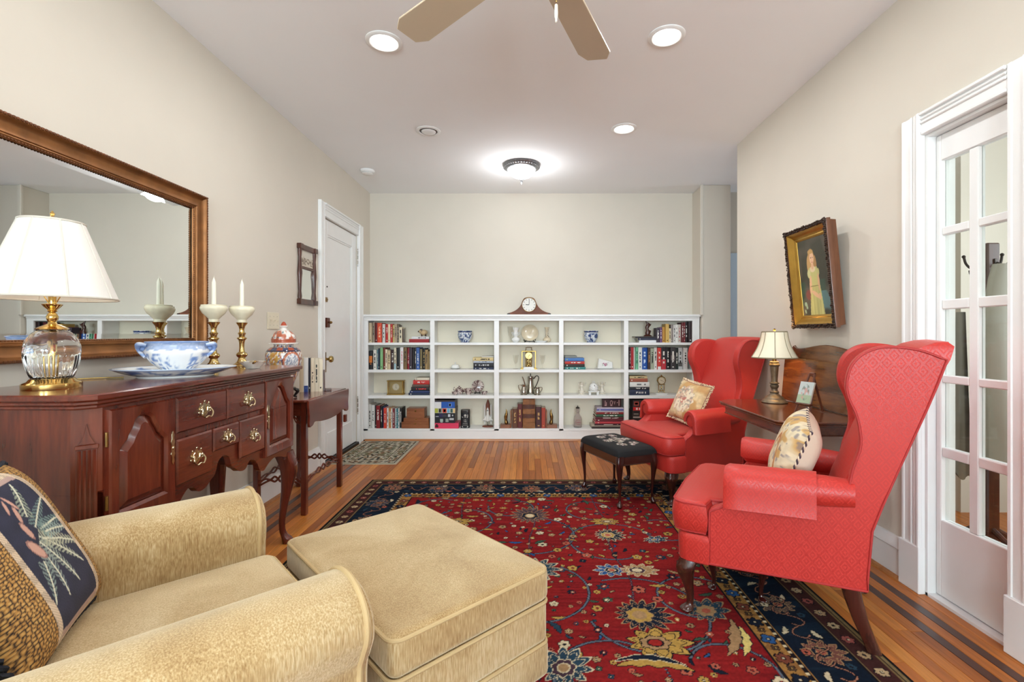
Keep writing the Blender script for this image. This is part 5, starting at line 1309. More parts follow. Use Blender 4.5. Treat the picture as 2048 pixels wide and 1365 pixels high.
# easel with a little painting
es = thing('tabletop_easel', 'miniature wooden easel on the card table', 'easel', (1.53, 2.60, TZ), math.radians(112))
es.scale = (1.12, 1.12, 1.12)
m_easel = wood('easel_wood', (70, 32, 18), (120, 64, 38), 'z', rough=.4)
b = MB(); b.tube([(-.040, .055, .004), (-.012, -.012, .190)], .0055, 6); b.build('front_leg', m_easel, es)
b = MB(); b.tube([(.040, .055, .004), (.012, -.012, .190)], .0055, 6); b.build('front_leg', m_easel, es)
b = MB(); b.tube([(0, -.085, .004), (0, -.018, .186)], .0055, 6); b.build('back_leg', m_easel, es)
b = MB(); b.box(-.04, .04, .036, .058, .044, .052, .002); b.build('ledge', m_easel, es)
b = MB(); b.box(-.014, .014, -.022, -.008, .178, .196, .002); b.build('head_block', m_easel, es)
pc = thing('miniature_painting', 'tiny floral canvas resting on the miniature easel', 'painting', tuple(es.matrix_basis @ Vector((0, .051, .0525))), math.radians(112))
pc.scale = (1.12, 1.12, 1.12)
TL = Matrix.Rotation(math.radians(19.5), 4, 'X')
b = MB(); b.box(-.036, .036, -.006, .002, 0, .105); b.xf(0, TL); b.build('canvas', pbr('canvas_edge', (226, 220, 206), rough=.7), pc)
b = MB(); N = 30; b.loft([[(-.036 + .072 * i / N, .0026, .105 * j / N) for i in range(N + 1)] for j in range(N + 1)], False, False, closed=False); b.xf(0, TL); o = b.build('painted_face', m_tap if False else pbr('paint_layer', attr=True, rough=.5), pc)
def mini(co):
    u, v = co[:, 0] / .036, co[:, 2] / .1; c = np.tile(np.array([196., 206, 204]), (len(co), 1)); c = mixm(c, (v < .4) * .6, (150, 172, 120)); q = np.hypot(u, (v - .5) * 1.6)
    c = mixm(c, (q < .55) * np.clip((vnoise(u * 4, v * 9, 2) - .4) * 4, 0, .8), (206, 150, 140)); c = mixm(c, (q < .6) * np.clip((vnoise(u * 5, v * 10, 5) - .6) * 5, 0, .7), (110, 130, 120)); return c
paint(o, mini)

# ------------------------------------------------------------------ portrait on the right wall, leaning out at the top
po = thing('framed_portrait', 'portrait of a girl in a pale yellow dress in an ornate deep frame', 'painting', (1.725, 2.79, 1.17))
po.rotation_euler = (0, 0, 0)
FW, FH = .42, .595
PM = Matrix.Translation((-.062, 0, 0)) @ Matrix.Rotation(math.radians(-5.5), 4, 'Y')     # local: y along wall, z up, -x to the room
m_scroll = pbr('blackened_silver_scroll', (74, 60, 52), rough=.35, metal=.6, var=.5, vs=90)
m_goldc = pbr('gold_cove', (176, 138, 62), rough=.3, metal=.75, var=.08, vs=20)
m_boxw = wood('frame_box', (84, 46, 24), (124, 74, 42), 'z', rough=.4)
def fr(b, w0, w1, h0, h1, prof):
    rs = [[(-h, w0 + d, h0 + d), (-h, w1 - d, h0 + d), (-h, w1 - d, h1 - d), (-h, w0 + d, h1 - d)] for d, h in prof]; b.loft(rs, False, False)
b = MB(); fr(b, -FW / 2, FW / 2, 0, FH, [(.012, -.055), (.008, -.020), (.0, -.018), (.0, .0), (.002, .006), (.024, .007), (.024, -.004), (.024, -.055)]); b.xf(0, PM); b.build('frame_box', m_boxw, po, ang=30)
b = MB(); r_ = random.Random(5)
for side in range(4):
    L = FW if side < 2 else FH; n_ = int(L / .011)
    for i in range(n_ + 1):
        for q in range(2):
            a = -.5 + i / n_; off = .006 + .011 * q + r_.uniform(-.003, .003); s_ = r_.uniform(.6, 1.1)
            if side < 2: y_, z_ = a * FW, (off if side == 0 else FH - off)
            else: y_, z_ = (-FW / 2 + off if side == 2 else FW / 2 - off), (a + .5) * FH
            b.ball((-.009 - r_.uniform(0, .004), y_, z_), (.006 * s_, .007 * s_, .007 * s_), 6, 4)
b.xf(0, PM); b.build('carved_scrollwork', m_scroll, po)
b = MB(); fr(b, -FW / 2 + .024, FW / 2 - .024, .024, FH - .024, [(0, .006), (.004, .004), (.018, -.012), (.034, -.020), (.040, -.018), (.044, -.020), (.050, -.024), (.052, -.030)]); b.xf(0, PM); b.build('gilt_slip', m_goldc, po, ang=30)
b = MB(); NX, NY = 90, 150; w_, h_ = FW - .15, FH - .15
b.loft([[(.026, w_ / 2 - w_ * i / NX, .075 + h_ * j / NY) for i in range(NX + 1)] for j in range(NY + 1)], False, False, closed=False); b.xf(0, PM)
o = b.build('canvas', pbr('oil_paint', attr=True, rough=.35, bump=.15, bs=150), po)
def portrait(co):
    P = np.array(PM.inverted()); q = co @ P[:3, :3].T + P[:3, 3]; u = .5 - q[:, 1] / w_; v = (q[:, 2] - .075) / h_     # u 0 = far (left in view)
    u = 1 - u if False else u
    U = u; c = np.tile(np.array([58., 58, 46]), (len(co), 1)); c = mixm(c, np.clip((vnoise(U * 5, v * 7, 2) - .4) * 3, 0, .7), (92, 84, 74)); c = mixm(c, (v < .45) * np.clip((vnoise(U * 4, v * 5, 5) - .35) * 3, 0, .7), (52, 82, 66)); c = mixm(c, ((U > .7) & (v < .3)) * np.clip((vnoise(U * 6, v * 6, 7) - .3) * 3, 0, .8), (96, 136, 140))
    c = mixm(c, (np.hypot((U - .27) / .1, (v - .27) / .07) < 1) * .8, (128, 62, 54)); c = mixm(c, (np.hypot((U - .12) / .07, (v - .10) / .08) < 1) * np.clip((vnoise(U * 20, v * 20, 4) - .4) * 3, 0, .8), (160, 190, 160))
    def el(x0, y0, rx, ry, col, k=1.0, rot=0.0):
        nonlocal c
        dx, dy = (U - x0), (v - y0) * 1.64; p = dx * math.cos(rot) + dy * math.sin(rot); s_ = -dx * math.sin(rot) + dy * math.cos(rot)
        m = np.clip((1 - np.sqrt((p / rx) ** 2 + (s_ / ry) ** 2)) * 9, 0, 1); c = mixm(c, m * k, col)
    el(.46, .73, .125, .24, (176, 136, 78)); el(.36, .66, .07, .22, (186, 148, 92)); el(.58, .66, .06, .2, (166, 126, 76))          # hair
    tor = (v < .62) & (v > .36) & (np.abs(U - .49) < .15 + (.50 - v) * .05); c = mixm(c, tor * 1.0, (186, 184, 118))
    sk = (v <= .38) & (np.abs(U - .53) < .17 + (.38 - v) * .22); c = mixm(c, sk * (.75 + .25 * vnoise(U * 14, v * 3, 3)), (208, 202, 128)); c = mixm(c, sk * (np.sin(U * 60) > .6) * .35, (160, 150, 86))
    el(.34, .545, .06, .10, (196, 196, 140)); el(.66, .55, .05, .09, (180, 178, 116))
    el(.485, .60, .10, .07, (216, 196, 160)); el(.485, .64, .05, .08, (214, 172, 136)); el(.48, .745, .082, .135, (222, 182, 146)); el(.455, .75, .015, .012, (70, 56, 50)); el(.52, .75, .015, .012, (70, 56, 50)); el(.492, .69, .022, .010, (176, 84, 74)); el(.49, .72, .010, .03, (206, 158, 124)); el(.45, .83, .1, .05, (186, 148, 88))
    el(.37, .40, .045, .21, (220, 176, 138), 1, -.12); el(.66, .42, .036, .2, (208, 164, 126), 1, .02); el(.53, .265, .05, .17, (220, 178, 140), 1, 1.05); el(.66, .235, .05, .075, (218, 174, 138)); el(.5, .375, .16, .014, (120, 110, 66), .8)
    return c
paint(o, portrait)
b = MB(); b.tube([(0, -.12, FH + .01), (0, 0, FH + .09), (0, .12, FH + .01)], .001, 4); b.v = [(-.02 + .018 * (p[2] - FH) / .09, p[1], min(p[2], FH - .05)) for p in b.v]
b = MB(); b.box(-.012, -.001, -.01, .01, FH * .62, FH * .66); b.build('hanging_cleat', m_iron, po)

# ------------------------------------------------------------------ coat stand and coats beyond the glazed door
cs = thing('coat_stand', 'dark wooden coat stand with iron hooks beyond the glazed door', 'coat stand', (2.32, 2.42, 0))
b = MB(); b.box(-.032, .032, -.032, .032, .05, 1.59, .006); b.build('post', m_dkwood, cs)
for a in (0, PI / 2, PI, 1.5 * PI):
    b = MB(); M_ = Matrix.Rotation(a + .3, 4, 'Z')
    b.tube(spline([(.032, 0, 1.49), (.07, 0, 1.475), (.095, 0, 1.50), (.105, 0, 1.535)], 4), .006, 8); b.ball((.106, 0, 1.54), .009, 8, 6); b.tube(spline([(.032, 0, 1.47), (.055, 0, 1.44), (.075, 0, 1.445), (.08, 0, 1.465)], 4), .005, 8); b.box(.030, .036, -.014, .014, 1.44, 1.51, .002); b.xf(0, M_); b.build('hook', m_iron, cs)
    b = MB(); b.tube(spline([(.02, 0, .16), (.12, 0, .10), (.22, 0, .02), (.25, 0, .014)], 4), .014, 8); b.xf(0, Matrix.Rotation(a, 4, 'Z')); b.build('foot', m_dkwood, cs)
def coat(label, loc, w_, h_, col, seed, rz, tp=.4):
    r = random.Random(seed); b = MB(); rs = []; n = 48; ph = r.uniform(0, 6)
    for j in range(15):
        f = j / 14; ww = w_ * (tp + (1 - tp) * min(1, f * 3) ** .6); rs.append([(ww * .5 * math.cos(q) * (1 + .10 * f * math.sin(5 * q + ph)), w_ * .26 * (.5 + .5 * f) * math.sin(q) * (1 + .22 * f * math.sin(6 * q + ph)), -h_ * f + (.02 * math.sin(3 * q + ph) if j == 14 else 0)) for q in [2 * PI * i / n for i in range(n)]])
    b.loft(rs); o = b.build('hanging_coat', pbr('coat_%d' % seed, col, rough=.85, bump=.2, bs=90), None, ang=70); o.location = loc; o.rotation_euler = (0, 0, rz)
    tag(o, label, 'coat', 'coats on the stand')
coat('long pale grey coat hanging on the coat stand beyond the glass', (2.275, 2.30, 1.47), .24, .95, (150, 146, 134), 3, .2)
coat('dark red coat hanging behind the grey coat on the coat stand', (2.41, 2.47, 1.44), .16, .80, (92, 30, 32), 5, 1.2)
coat('grey jacket with a drooping hem at the left panes of the glazed door', (2.285, 2.535, 1.25), .15, .85, (140, 136, 124), 8, .9)
# ------------------------------------------------------------------ patterned carpets: woven colour per knot on a fine grid
m_rug = pbr('wool_pile', attr=True, rough=1.0, spec=.05, bump=.5, bs=500)
class Cloth:
    def __init__(s, xs, ys, base):
        s.X, s.Y = np.meshgrid(xs, ys); s.C = np.tile(np.array(base, float), s.X.shape + (1,))
    def put(s, m, col, k=1.0):
        m = np.asarray(m, float) * k; s.C = s.C * (1 - m[..., None]) + np.array(col, float) * m[..., None]
    def win(s, x0, y0, r):
        j0, j1 = np.searchsorted(s.Y[:, 0], (y0 - r, y0 + r)); i0, i1 = np.searchsorted(s.X[0], (x0 - r, x0 + r))
        return slice(j0, j1), slice(i0, i1)
    def loc(s, x0, y0, r, rot=0, sy=1.0):
        w = s.win(x0, y0, r * 1.25); dx, dy = s.X[w] - x0, s.Y[w] - y0; c, n = math.cos(rot), math.sin(rot)
        p, q = dx * c + dy * n, (-dx * n + dy * c) / sy
        return w, p, q, np.hypot(p, q), np.arctan2(q, p)
    def pw(s, w, m, col, k=1.0):
        if m.size == 0: return
        m = np.asarray(m, float) * k; s.C[w] = s.C[w] * (1 - m[..., None]) + np.array(col, float) * m[..., None]
    def rosette(s, x0, y0, r, n, col, cen, line=(34, 30, 36), rot=0):
        w, p, q, d, a = s.loc(x0, y0, r, rot); e = r * (.68 + .32 * np.abs(np.cos(a * n / 2)))
        s.pw(w, d < e * 1.12, line); s.pw(w, d < e * .92, col); s.pw(w, d < r * .30, line); s.pw(w, d < r * .2, cen)
    def palmette(s, x0, y0, r, rot, outer, mid, inner, line, n=11, sy=.85):
        w, p, q, d, a = s.loc(x0, y0, r, rot, sy); tw = np.abs(np.mod(a * n / (2 * PI), 1.0) * 2 - 1); e = r * (.60 + .40 * tw ** .75) * (1 + .16 * np.cos(a))
        s.pw(w, d < e * 1.07, line); s.pw(w, d < e * .98, outer)
        s.pw(w, (np.abs(d - e * .80) < r * .022), line, .9); s.pw(w, (d < e * .8) & (tw < .14) & (d > r * .3), line, .8); e2 = r * .46 * (.80 + .20 * np.abs(np.mod(a * 7 / (2 * PI), 1.0) * 2 - 1))
        s.pw(w, d < e2 * 1.1, line); s.pw(w, d < e2, mid); s.pw(w, d < r * .26, line); s.pw(w, d < r * .2, inner)
    def leaf(s, x0, y0, L, wd, rot, col, line, curve=.5):
        w, p, q, d, a = s.loc(x0, y0, L, rot); t = np.clip(p / L, 0, 1); h = wd * np.sin(PI * t) ** .8 * (1 + .22 * np.sin(p / L * 26)); q2 = q - curve * L * t * (1 - t)
        ins = (p > 0) & (p < L); s.pw(w, ins & (np.abs(q2) < h + .0035), line); s.pw(w, ins & (np.abs(q2) < h), col)
    def vine(s, pts, wd, col, line):
        P = spline(pts, 14)
        for k, (ww, cc) in enumerate(((wd + .0032, line), (wd, col))):
            for i in range(0, len(P)):
                x0, y0 = P[i]; w = s.win(x0, y0, ww * 1.2)
                d = np.hypot(s.X[w] - x0, s.Y[w] - y0); s.pw(w, d < ww, cc)
    def obj(s, name, z, mat, label, cat):
        ny, nx = s.X.shape; v = np.empty((ny, nx, 3)); v[..., 0] = s.X; v[..., 1] = s.Y; v[..., 2] = z
        v[0, :, 2] = v[-1, :, 2] = 0.0005; v[:, 0, 2] = v[:, -1, 2] = 0.0005
        idx = np.arange(ny * nx).reshape(ny, nx); f = np.stack([idx[:-1, :-1], idx[:-1, 1:], idx[1:, 1:], idx[1:, :-1]], -1).reshape(-1, 4)
        me = bpy.data.meshes.new(name); me.vertices.add(ny * nx); me.vertices.foreach_set('co', v.ravel())
        me.loops.add(f.size); me.loops.foreach_set('vertex_index', f.ravel().astype(np.int32)); me.polygons.add(len(f)); me.polygons.foreach_set('loop_start', np.arange(0, f.size, 4, dtype=np.int32)); me.polygons.foreach_set('loop_total', np.full(len(f), 4, np.int32))
        me.update(calc_edges=True); me.validate()
        at = me.color_attributes.new('Col', 'FLOAT_COLOR', 'POINT'); a = np.ones((ny * nx, 4), np.float32); a[:, :3] = s2la(s.C.reshape(-1, 3)); at.data.foreach_set('color', a.ravel())
        me.materials.append(mat); o = bpy.data.objects.new(name, me); COL.objects.link(o); return tag(o, label, cat)

RX0, RX1, RY0, RY1 = -1.205, 1.255, .12, 3.715
xs = np.concatenate([[RX0], np.arange(RX0 + .003, RX1 - .002, .0042), [RX1]])
ys = np.concatenate([[RY0], np.arange(RY0 + .01, 1.30, .02), np.arange(1.305, RY1 - .002, .0042), [RY1]])
K = Cloth(xs, ys, (128, 30, 32))
X, Y = K.X, K.Y; ab = vnoise(X * 5, Y * 90, 3); K.C *= (.86 + .26 * ab)[..., None]; K.put(vnoise(X * 3, Y * 9, 8) > .62, (150, 38, 34), .35)
rr_ = random.Random(21); xc = (RX0 + RX1) / 2
NAV, TEAL, GOLD, TAN, CREAM, BLU, GRN, DK, SAL = (26, 34, 48), (42, 64, 80), (178, 142, 72), (164, 130, 92), (206, 190, 156), (46, 84, 134), (58, 84, 66), (30, 26, 30), (176, 92, 72)
VIN, VL = (92, 100, 112), (30, 30, 38)
# scrolling vines
def spiral(cx, cy, r, a0, turn):
    return [(cx + r * (1 - .018 * k) * math.cos(a0 + turn * k * .35), cy + r * (1 - .018 * k) * math.sin(a0 + turn * k * .35)) for k in range(15)]
sp = [(.45, 2.60, .26, .4, 1), (.46, 1.93, .29, 2.0, -1), (.72, 2.05, .19, 0, 1), (.02, 2.72, .28, 3.4, 1), (.02, 2.10, .26, 1, -1), (-.42, 2.9, .25, 2.6, 1), (-.4, 2.3, .27, .2, 1), (.78, 2.75, .16, 2, -1), (.28, 1.55, .22, 1, 1), (.68, 1.6, .18, 4, 1), (.4, 3.08, .17, 5, -1), (-.1, 3.12, .16, 3, 1), (-.72, 2.6, .17, 3, 1), (-.6, 3.12, .16, 1, 1), (-.1, 1.6, .24, 2, 1)]
for q in sp: K.vine(spiral(*q), .0042, VIN, VL)
for a, c_ in (((.45, 1.35), (.44, 3.3)), ((.02, 1.35), (.02, 3.3)), ((-.42, 1.35), (-.42, 3.3))): K.vine([(a[0] + .02 * math.sin(k * 2), a[1] + (c_[1] - a[1]) * k / 9) for k in range(10)], .003, VIN, VL)
# small blossoms, buds and leaves between the vines
FX0, FX1, FY1 = RX0 + .40, RX1 - .40, RY1 - .385
done = [(.012, 2.97, .13), (.447, 2.70, .09), (.475, 2.87, .09), (.448, 1.92, .12), (.458, 1.755, .13), (.45, 2.286, .13), (.725, 1.94, .10), (.69, 2.62, .08)]
for _ in range(5200):
    x_, y_ = rr_.uniform(FX0 + .03, FX1 - .03), rr_.uniform(1.33, FY1 - .03); r = rr_.choice((.034, .03, .026, .022, .018, .014, .012))
    if any(math.hypot(x_ - a, y_ - b_) < r + c_ + .008 for a, b_, c_ in done): continue
    done.append((x_, y_, r)); t_ = rr_.random()
    if t_ < .42: K.rosette(x_, y_, r * .95, rr_.choice((5, 6)), rr_.choice((GOLD, TAN, TAN, CREAM, SAL)), rr_.choice((CREAM, DK, (150, 40, 36))), rot=rr_.uniform(0, 3))
    elif t_ < .75: K.leaf(x_ - r, y_, r * 2.6, r * .34, rr_.uniform(0, 6.3), rr_.choice((TAN, GRN, TEAL, GOLD, BLU, NAV)), DK, rr_.choice((-.5, .5)))
    elif t_ < .9: K.palmette(x_, y_, r, rr_.uniform(0, 6.3), rr_.choice((TEAL, GRN, GOLD, NAV)), rr_.choice((CREAM, SAL, (150, 40, 36))), CREAM, DK, 7)
    else: K.rosette(x_, y_, r * .7, 4, rr_.choice((NAV, TEAL, GRN)), CREAM, rot=.5)
# the large palmettes
for k in (1, -1):
    fx = lambda v: v if k == 1 else 2 * .02 - v
    K.palmette(fx(.475), 2.885, .092, PI if k == 1 else 0, GOLD, TAN, CREAM, DK, 9, .62); K.palmette(fx(.447), 2.69, .085, 0, NAV, GOLD, SAL, CREAM, 15, .95)
    K.palmette(fx(.448), 1.925, .115, 0, NAV, GOLD, TAN, TAN, 15, .95); K.palmette(fx(.465), 1.752, .125, 0 if k == 1 else PI, GOLD, TAN, (150, 40, 36), DK, 9, .72)
    K.palmette(fx(.40), 2.29, .075, PI if k == 1 else 0, BLU, NAV, SAL, CREAM, 9, .8); K.palmette(fx(.52), 2.29, .09, 0, TAN, (70, 50, 60), CREAM, CREAM, 11, .7)
    K.palmette(fx(.725), 1.955, .095, .6, TEAL, TAN, SAL, TAN, 9, .8); K.palmette(fx(.69), 2.63, .072, .3, TEAL, BLU, TAN, CREAM, 8, .6)
    K.leaf(fx(.30), 1.63, .26, .022, -.1 if k == 1 else PI + .1, GOLD, DK, .5 * k); K.leaf(fx(.30), 1.655, .24, .012, -.1 if k == 1 else PI + .1, NAV, CREAM, .5 * k)
    K.leaf(fx(.80), 1.90, .24, .020, -2.0 if k == 1 else -1.1, TAN, DK, .4 * k); K.leaf(fx(.815), 1.85, .18, .014, -1.9 if k == 1 else -1.2, (222, 200, 120), NAV, .4 * k)
K.palmette(.012, 2.975, .13, PI / 2, (72, 56, 66), NAV, CREAM, TAN, 17, .9); K.palmette(-.4, 2.6, .11, 0, NAV, GOLD, SAL, CREAM, 13, .9); K.palmette(.02, 2.30, .12, 0, TEAL, GOLD, SAL, CREAM, 13, .9); K.palmette(.12, 1.62, .10, 1, TEAL, (70, 50, 60), TAN, CREAM, 11, .9)
# borders: distance to the nearest edge, and a running coordinate along it
dx = np.minimum(X - RX0, RX1 - X); dy = np.minimum(Y - RY0, RY1 - Y); D = np.minimum(dx, dy); run = np.where(dx < dy, Y, X)
A, B_, Cc, Dd = .035, .115, .315, .405
K.put(D < Dd, (162, 118, 62)); gold = (D < Dd) & (D >= Cc)
K.put(gold & (vnoise(X * 40, Y * 40, 4) > .62), (132, 90, 52), .7)
K.put((D < Cc) & (D >= B_), (22, 31, 44)); K.put((D < Cc) & (D >= B_) & (vnoise(X * 6, Y * 60, 6) > .6), (28, 42, 56), .7)
K.put((D < B_) & (D >= A), (66, 38, 36)); K.put(D < A, (30, 28, 30)); K.put((D > .016) & (D < .028), (128, 108, 74))
for d0, col in ((B_, (120, 98, 66)), (A, (120, 98, 66)), (Dd, DK), (Cc + .004, DK), (B_ + .006, DK)): K.put(np.abs(D - d0) < .0035, col)
cell = np.abs(D - (Cc + .012)) < .0055; K.put(cell, DK); K.put(cell & (np.mod(run, .036) < .013), (214, 198, 160))
def edge_pts(d, step):
    out = []
    n_ = int((RX1 - RX0 - 2 * d) / step)
    for i in range(n_ + 1): out.append((RX0 + d + (RX1 - RX0 - 2 * d) * i / n_, RY1 - d, 0, i))
    n_ = int((RY1 - d - 1.3) / step)
    for i in range(1, n_ + 1):
        for x_ in (RX0 + d, RX1 - d): out.append((x_, RY1 - d - step * i, 1, i))
    return out
for x_, y_, s_, i in edge_pts(.075, .085): K.rosette(x_, y_, .024, 6, ((186, 160, 122), (150, 80, 72), (170, 140, 104))[i % 3], DK if i % 2 else CREAM, DK)
for x_, y_, s_, i in edge_pts(.367, .105): K.rosette(x_, y_, .030, 4 if i % 2 else 6, (BLU, (120, 66, 50), NAV)[i % 3], CREAM, DK, .4); 
for x_, y_, s_, i in edge_pts(.367, .105): K.rosette(x_ + (.05 if s_ == 0 else 0), y_ - (.05 if s_ else 0), .016, 4, (78, 58, 44), GOLD, DK, .7)
mid = (B_ + Cc) / 2
for x_, y_, s_, i in edge_pts(mid, .30):
    K.palmette(x_, y_, .078, PI / 2 * (1 - s_) + (PI if i % 2 else 0), ((120, 76, 66), (46, 58, 84), (96, 78, 70))[i % 3], NAV, SAL, TAN, 11, .85)
for x_, y_, s_, i in edge_pts(mid, .075):
    o1 = .055 * (1 if i % 2 else -1); a = rr_.uniform(0, 6.3); px_, py_ = (x_, y_ + o1) if s_ == 0 else (x_ + o1, y_)
    if i % 4 in (0, 1): K.rosette(px_, py_, .019, 5, rr_.choice((CREAM, TAN, SAL, TEAL)), DK, DK)
    else: K.leaf(px_, py_, .055, .010, a, rr_.choice((TAN, SAL, CREAM, TEAL)), DK, .5)
    cx_ = [(.0, .0), (.02, .03), (.05, .04), (.07, .01), (.055, -.015)]; sg = 1 if i % 2 else -1
    P = [(x_ + u, y_ + sg * v) if s_ == 0 else (x_ + sg * v, y_ - u) for u, v in cx_]
    K.vine(P, .0022, (170, 116, 92), DK)
K.C *= (.90 + .18 * vnoise(X * 160, Y * 160, 2))[..., None]; K.C = K.C * .93
rug = K.obj('persian_rug', .0075, m_rug, 'large red Persian rug with navy floral border on the wood floor', 'rug')

# ------------------------------------------------------------------ door mat
AX0, AX1, AY0, AY1 = -1.728, -1.145, 4.165, 5.055
K = Cloth(np.linspace(AX0, AX1, 150), np.linspace(AY0, AY1, 230), (186, 178, 158)); X, Y = K.X, K.Y
u, v = (X - AX0) / (AX1 - AX0) - .5, (Y - AY0) / (AY1 - AY0) - .5
a = np.abs(u); f = np.abs(np.sin(a * 34 + 5 * vnoise(a * 7, v * 9, 1)) * np.cos(v * 44 + 6 * vnoise(a * 8 + 3, v * 8, 2)))
K.put(f > .62, (58, 58, 54), .95); K.put((vnoise(a * 22, v * 30, 4) > .68), (132, 98, 72), .75); K.put((vnoise(a * 20 + 4, v * 26, 9) > .72), (110, 112, 84), .7); K.put(np.abs(f - .40) < .07, (86, 84, 76), .8)
D = np.minimum(np.minimum(X - AX0, AX1 - X), np.minimum(Y - AY0, AY1 - Y)); K.put(D < .030, (52, 56, 58)); K.put(D < .020, (176, 168, 148)); K.put(np.abs(D - .125) < .005, (70, 68, 62)); K.put(np.abs(D - .118) < .004, (200, 190, 168))
K.obj('door_mat', .006, m_rug, 'small grey and beige floral mat at the entrance door', 'rug')
# ------------------------------------------------------------------ what stands in the bookcase
YI = 5.135                                   # front line of the things on the shelves
S1, S2 = 5.054, 5.057
def zx1(zx): return (720 + zx / S1 - 1056) * YI / 960
def zx2(zx): return (1050 + zx / S2 - 1056) * YI / 960
def zw(d): return d / S1 * YI / 960
ORD = ['first', 'second', 'third', 'fourth', 'fifth', 'sixth', 'seventh', 'eighth', 'ninth', 'tenth', 'eleventh', 'twelfth', 'thirteenth', 'fourteenth', 'fifteenth', 'sixteenth', 'seventeenth', 'eighteenth', 'nineteenth', 'twentieth', 'twenty-first', 'twenty-second', 'twenty-third']
BAYN = ['leftmost', 'second', 'middle', 'fourth', 'rightmost']; ROWN = ['top', 'second', 'third', 'bottom']
def upright(bay, row, items, cv, zbase, lean0=0):
    """items: (x0, x1, top, colour, ink, name[, band]) in zoom pixels"""
    for i, it in enumerate(items):
        x0, x1, top, col, ink, nm = it[:6]; band = it[6] if len(it) > 6 else None
        X0, X1 = cv(x0), cv(x1); w_ = X1 - X0 - .0012; h = min(max(.12, zw(zbase - top)), [.225, .256, .238, .300][row]); d = min(.175, h * .72)
        put_book(((X0 + X1) / 2, YI - .012 + .010 * ((i * 7) % 3), SHELF[row]), w_, h, d, col, ink, '%s book, %s from left, %s row of the %s bay' % (nm, ORD[i], ROWN[row], BAYN[bay]), 'upright books in the %s row of the %s bay' % (ROWN[row], BAYN[bay]), band=band, seed=bay * 1000 + row * 100 + i)
def stack(bay, row, items, cv, nm0='', depth=.17, y0=None):
    """items from the bottom: (x0, x1, thickness px, colour, ink, name)"""
    z = SHELF[row]
    for i, it in enumerate(items):
        x0, x1, th, col, ink, nm = it; X0, X1 = cv(x0), cv(x1); t_ = zw(th)
        put_book(((X0 + X1) / 2, (y0 or YI - .02) + .004 * ((i * 5) % 3), z), t_ - .0006, X1 - X0, depth, col, ink, '%s book, %s from bottom of the %s shelf stack, %s bay' % (nm, ORD[i], ROWN[row], BAYN[bay]), 'stacked books in the %s row of the %s bay' % (ROWN[row], BAYN[bay]), lying=True, seed=bay * 777 + row * 55 + i)
        z += t_
    return z
W_, K_, R_ = (226, 222, 212), (30, 28, 30), (176, 40, 36)
upright(0, 0, [(92, 122, 128, (196, 178, 146), K_, 'tan'), (124, 148, 124, (150, 134, 116), K_, 'taupe'), (149, 176, 126, (104, 28, 30), W_, 'maroon'), (178, 222, 130, (214, 76, 44), (240, 200, 160), 'thick orange'), (226, 254, 140, (206, 206, 200), K_, 'grey-white'), (256, 284, 140, (196, 44, 40), W_, 'red'), (286, 308, 142, (222, 206, 170), K_, 'cream'), (309, 328, 140, (190, 50, 44), W_, 'thin red'), (329, 350, 150, (220, 196, 130), K_, 'pale yellow'), (351, 377, 140, (168, 150, 126), K_, 'dull brown'), (378, 390, 150, (120, 110, 96), W_, 'slim grey'), (391, 424, 172, (228, 214, 182), K_, 'ivory')], zx1, 328)
zt = stack(0, 0, [(500, 702, 35, (150, 30, 34), None, 'dark red'), (525, 702, 25, (226, 226, 226), K_, 'white')], zx1)
def bookend(x, z, label, flip=1, h=.12, y=None):
    t = thing('bookend', label, 'bookend', (x, (y or YI + .02), z)); b = MB(); b.box(-.003, .003, -.02, .07, 0, h, .001); b.build('upright', m_dkwood, t)
    b = MB(); b.box(.003 if flip > 0 else -.045, .045 if flip > 0 else -.003, -.02, .07, 0, .004, .001); b.build('foot', m_dkwood, t)
bookend(zx1(432), SHELF[0], 'dark bookend after the top row books of the leftmost bay', 1, .15)
upright(0, 1, [(92, 130, 420, (30, 30, 34), (220, 130, 50), 'black and orange', (.35, .7, (206, 116, 44))), (134, 167, 410, W_, K_, 'white'), (168, 184, 410, (120, 160, 164), W_, 'pale teal'), (185, 202, 395, (26, 36, 60), W_, 'navy'), (203, 231, 387, (136, 186, 130), K_, 'light green'), (232, 257, 390, (126, 52, 40), W_, 'rust brown'), (258, 279, 405, (224, 212, 184), K_, 'cream'), (280, 307, 415, (204, 184, 148), K_, 'beige'), (308, 344, 410, (58, 34, 36), W_, 'speckled dark'), (345, 369, 390, (214, 204, 178), K_, 'parchment', (0, .24, (150, 180, 190))), (370, 398, 390, (28, 30, 32), W_, 'black'), (400, 412, 390, W_, None, 'thin white'), (413, 439, 385, (232, 226, 226), (196, 80, 90), 'white and pink'), (440, 475, 385, (116, 92, 56), K_, 'olive brown'), (477, 499, 390, (150, 26, 40), W_, 'crimson'), (500, 529, 388, (60, 50, 60), W_, 'dark jacketed'), (530, 549, 390, (34, 30, 32), None, 'slim black'), (550, 571, 385, (70, 66, 66), W_, 'charcoal'), (572, 604, 388, (50, 90, 158), W_, 'blue'), (605, 629, 400, (120, 106, 70), W_, 'olive green'), (630, 659, 395, (26, 26, 28), (190, 160, 90), 'black and gold'), (660, 689, 408, (160, 130, 84), K_, 'ochre'), (690, 704, 425, (176, 148, 104), None, 'slim sand')], zx1, 608)
stack(0, 2, [(495, 704, 24, (26, 40, 66), W_, 'navy'), (505, 704, 21, (44, 60, 104), W_, 'dark blue'), (520, 704, 38, (32, 28, 30), (206, 50, 50), 'black with red title'), (530, 700, 25, (94, 78, 68), None, 'grey-brown'), (540, 704, 43, (196, 50, 44), W_, 'red'), (560, 704, 25, (222, 212, 190), K_, 'cream')], zx1)
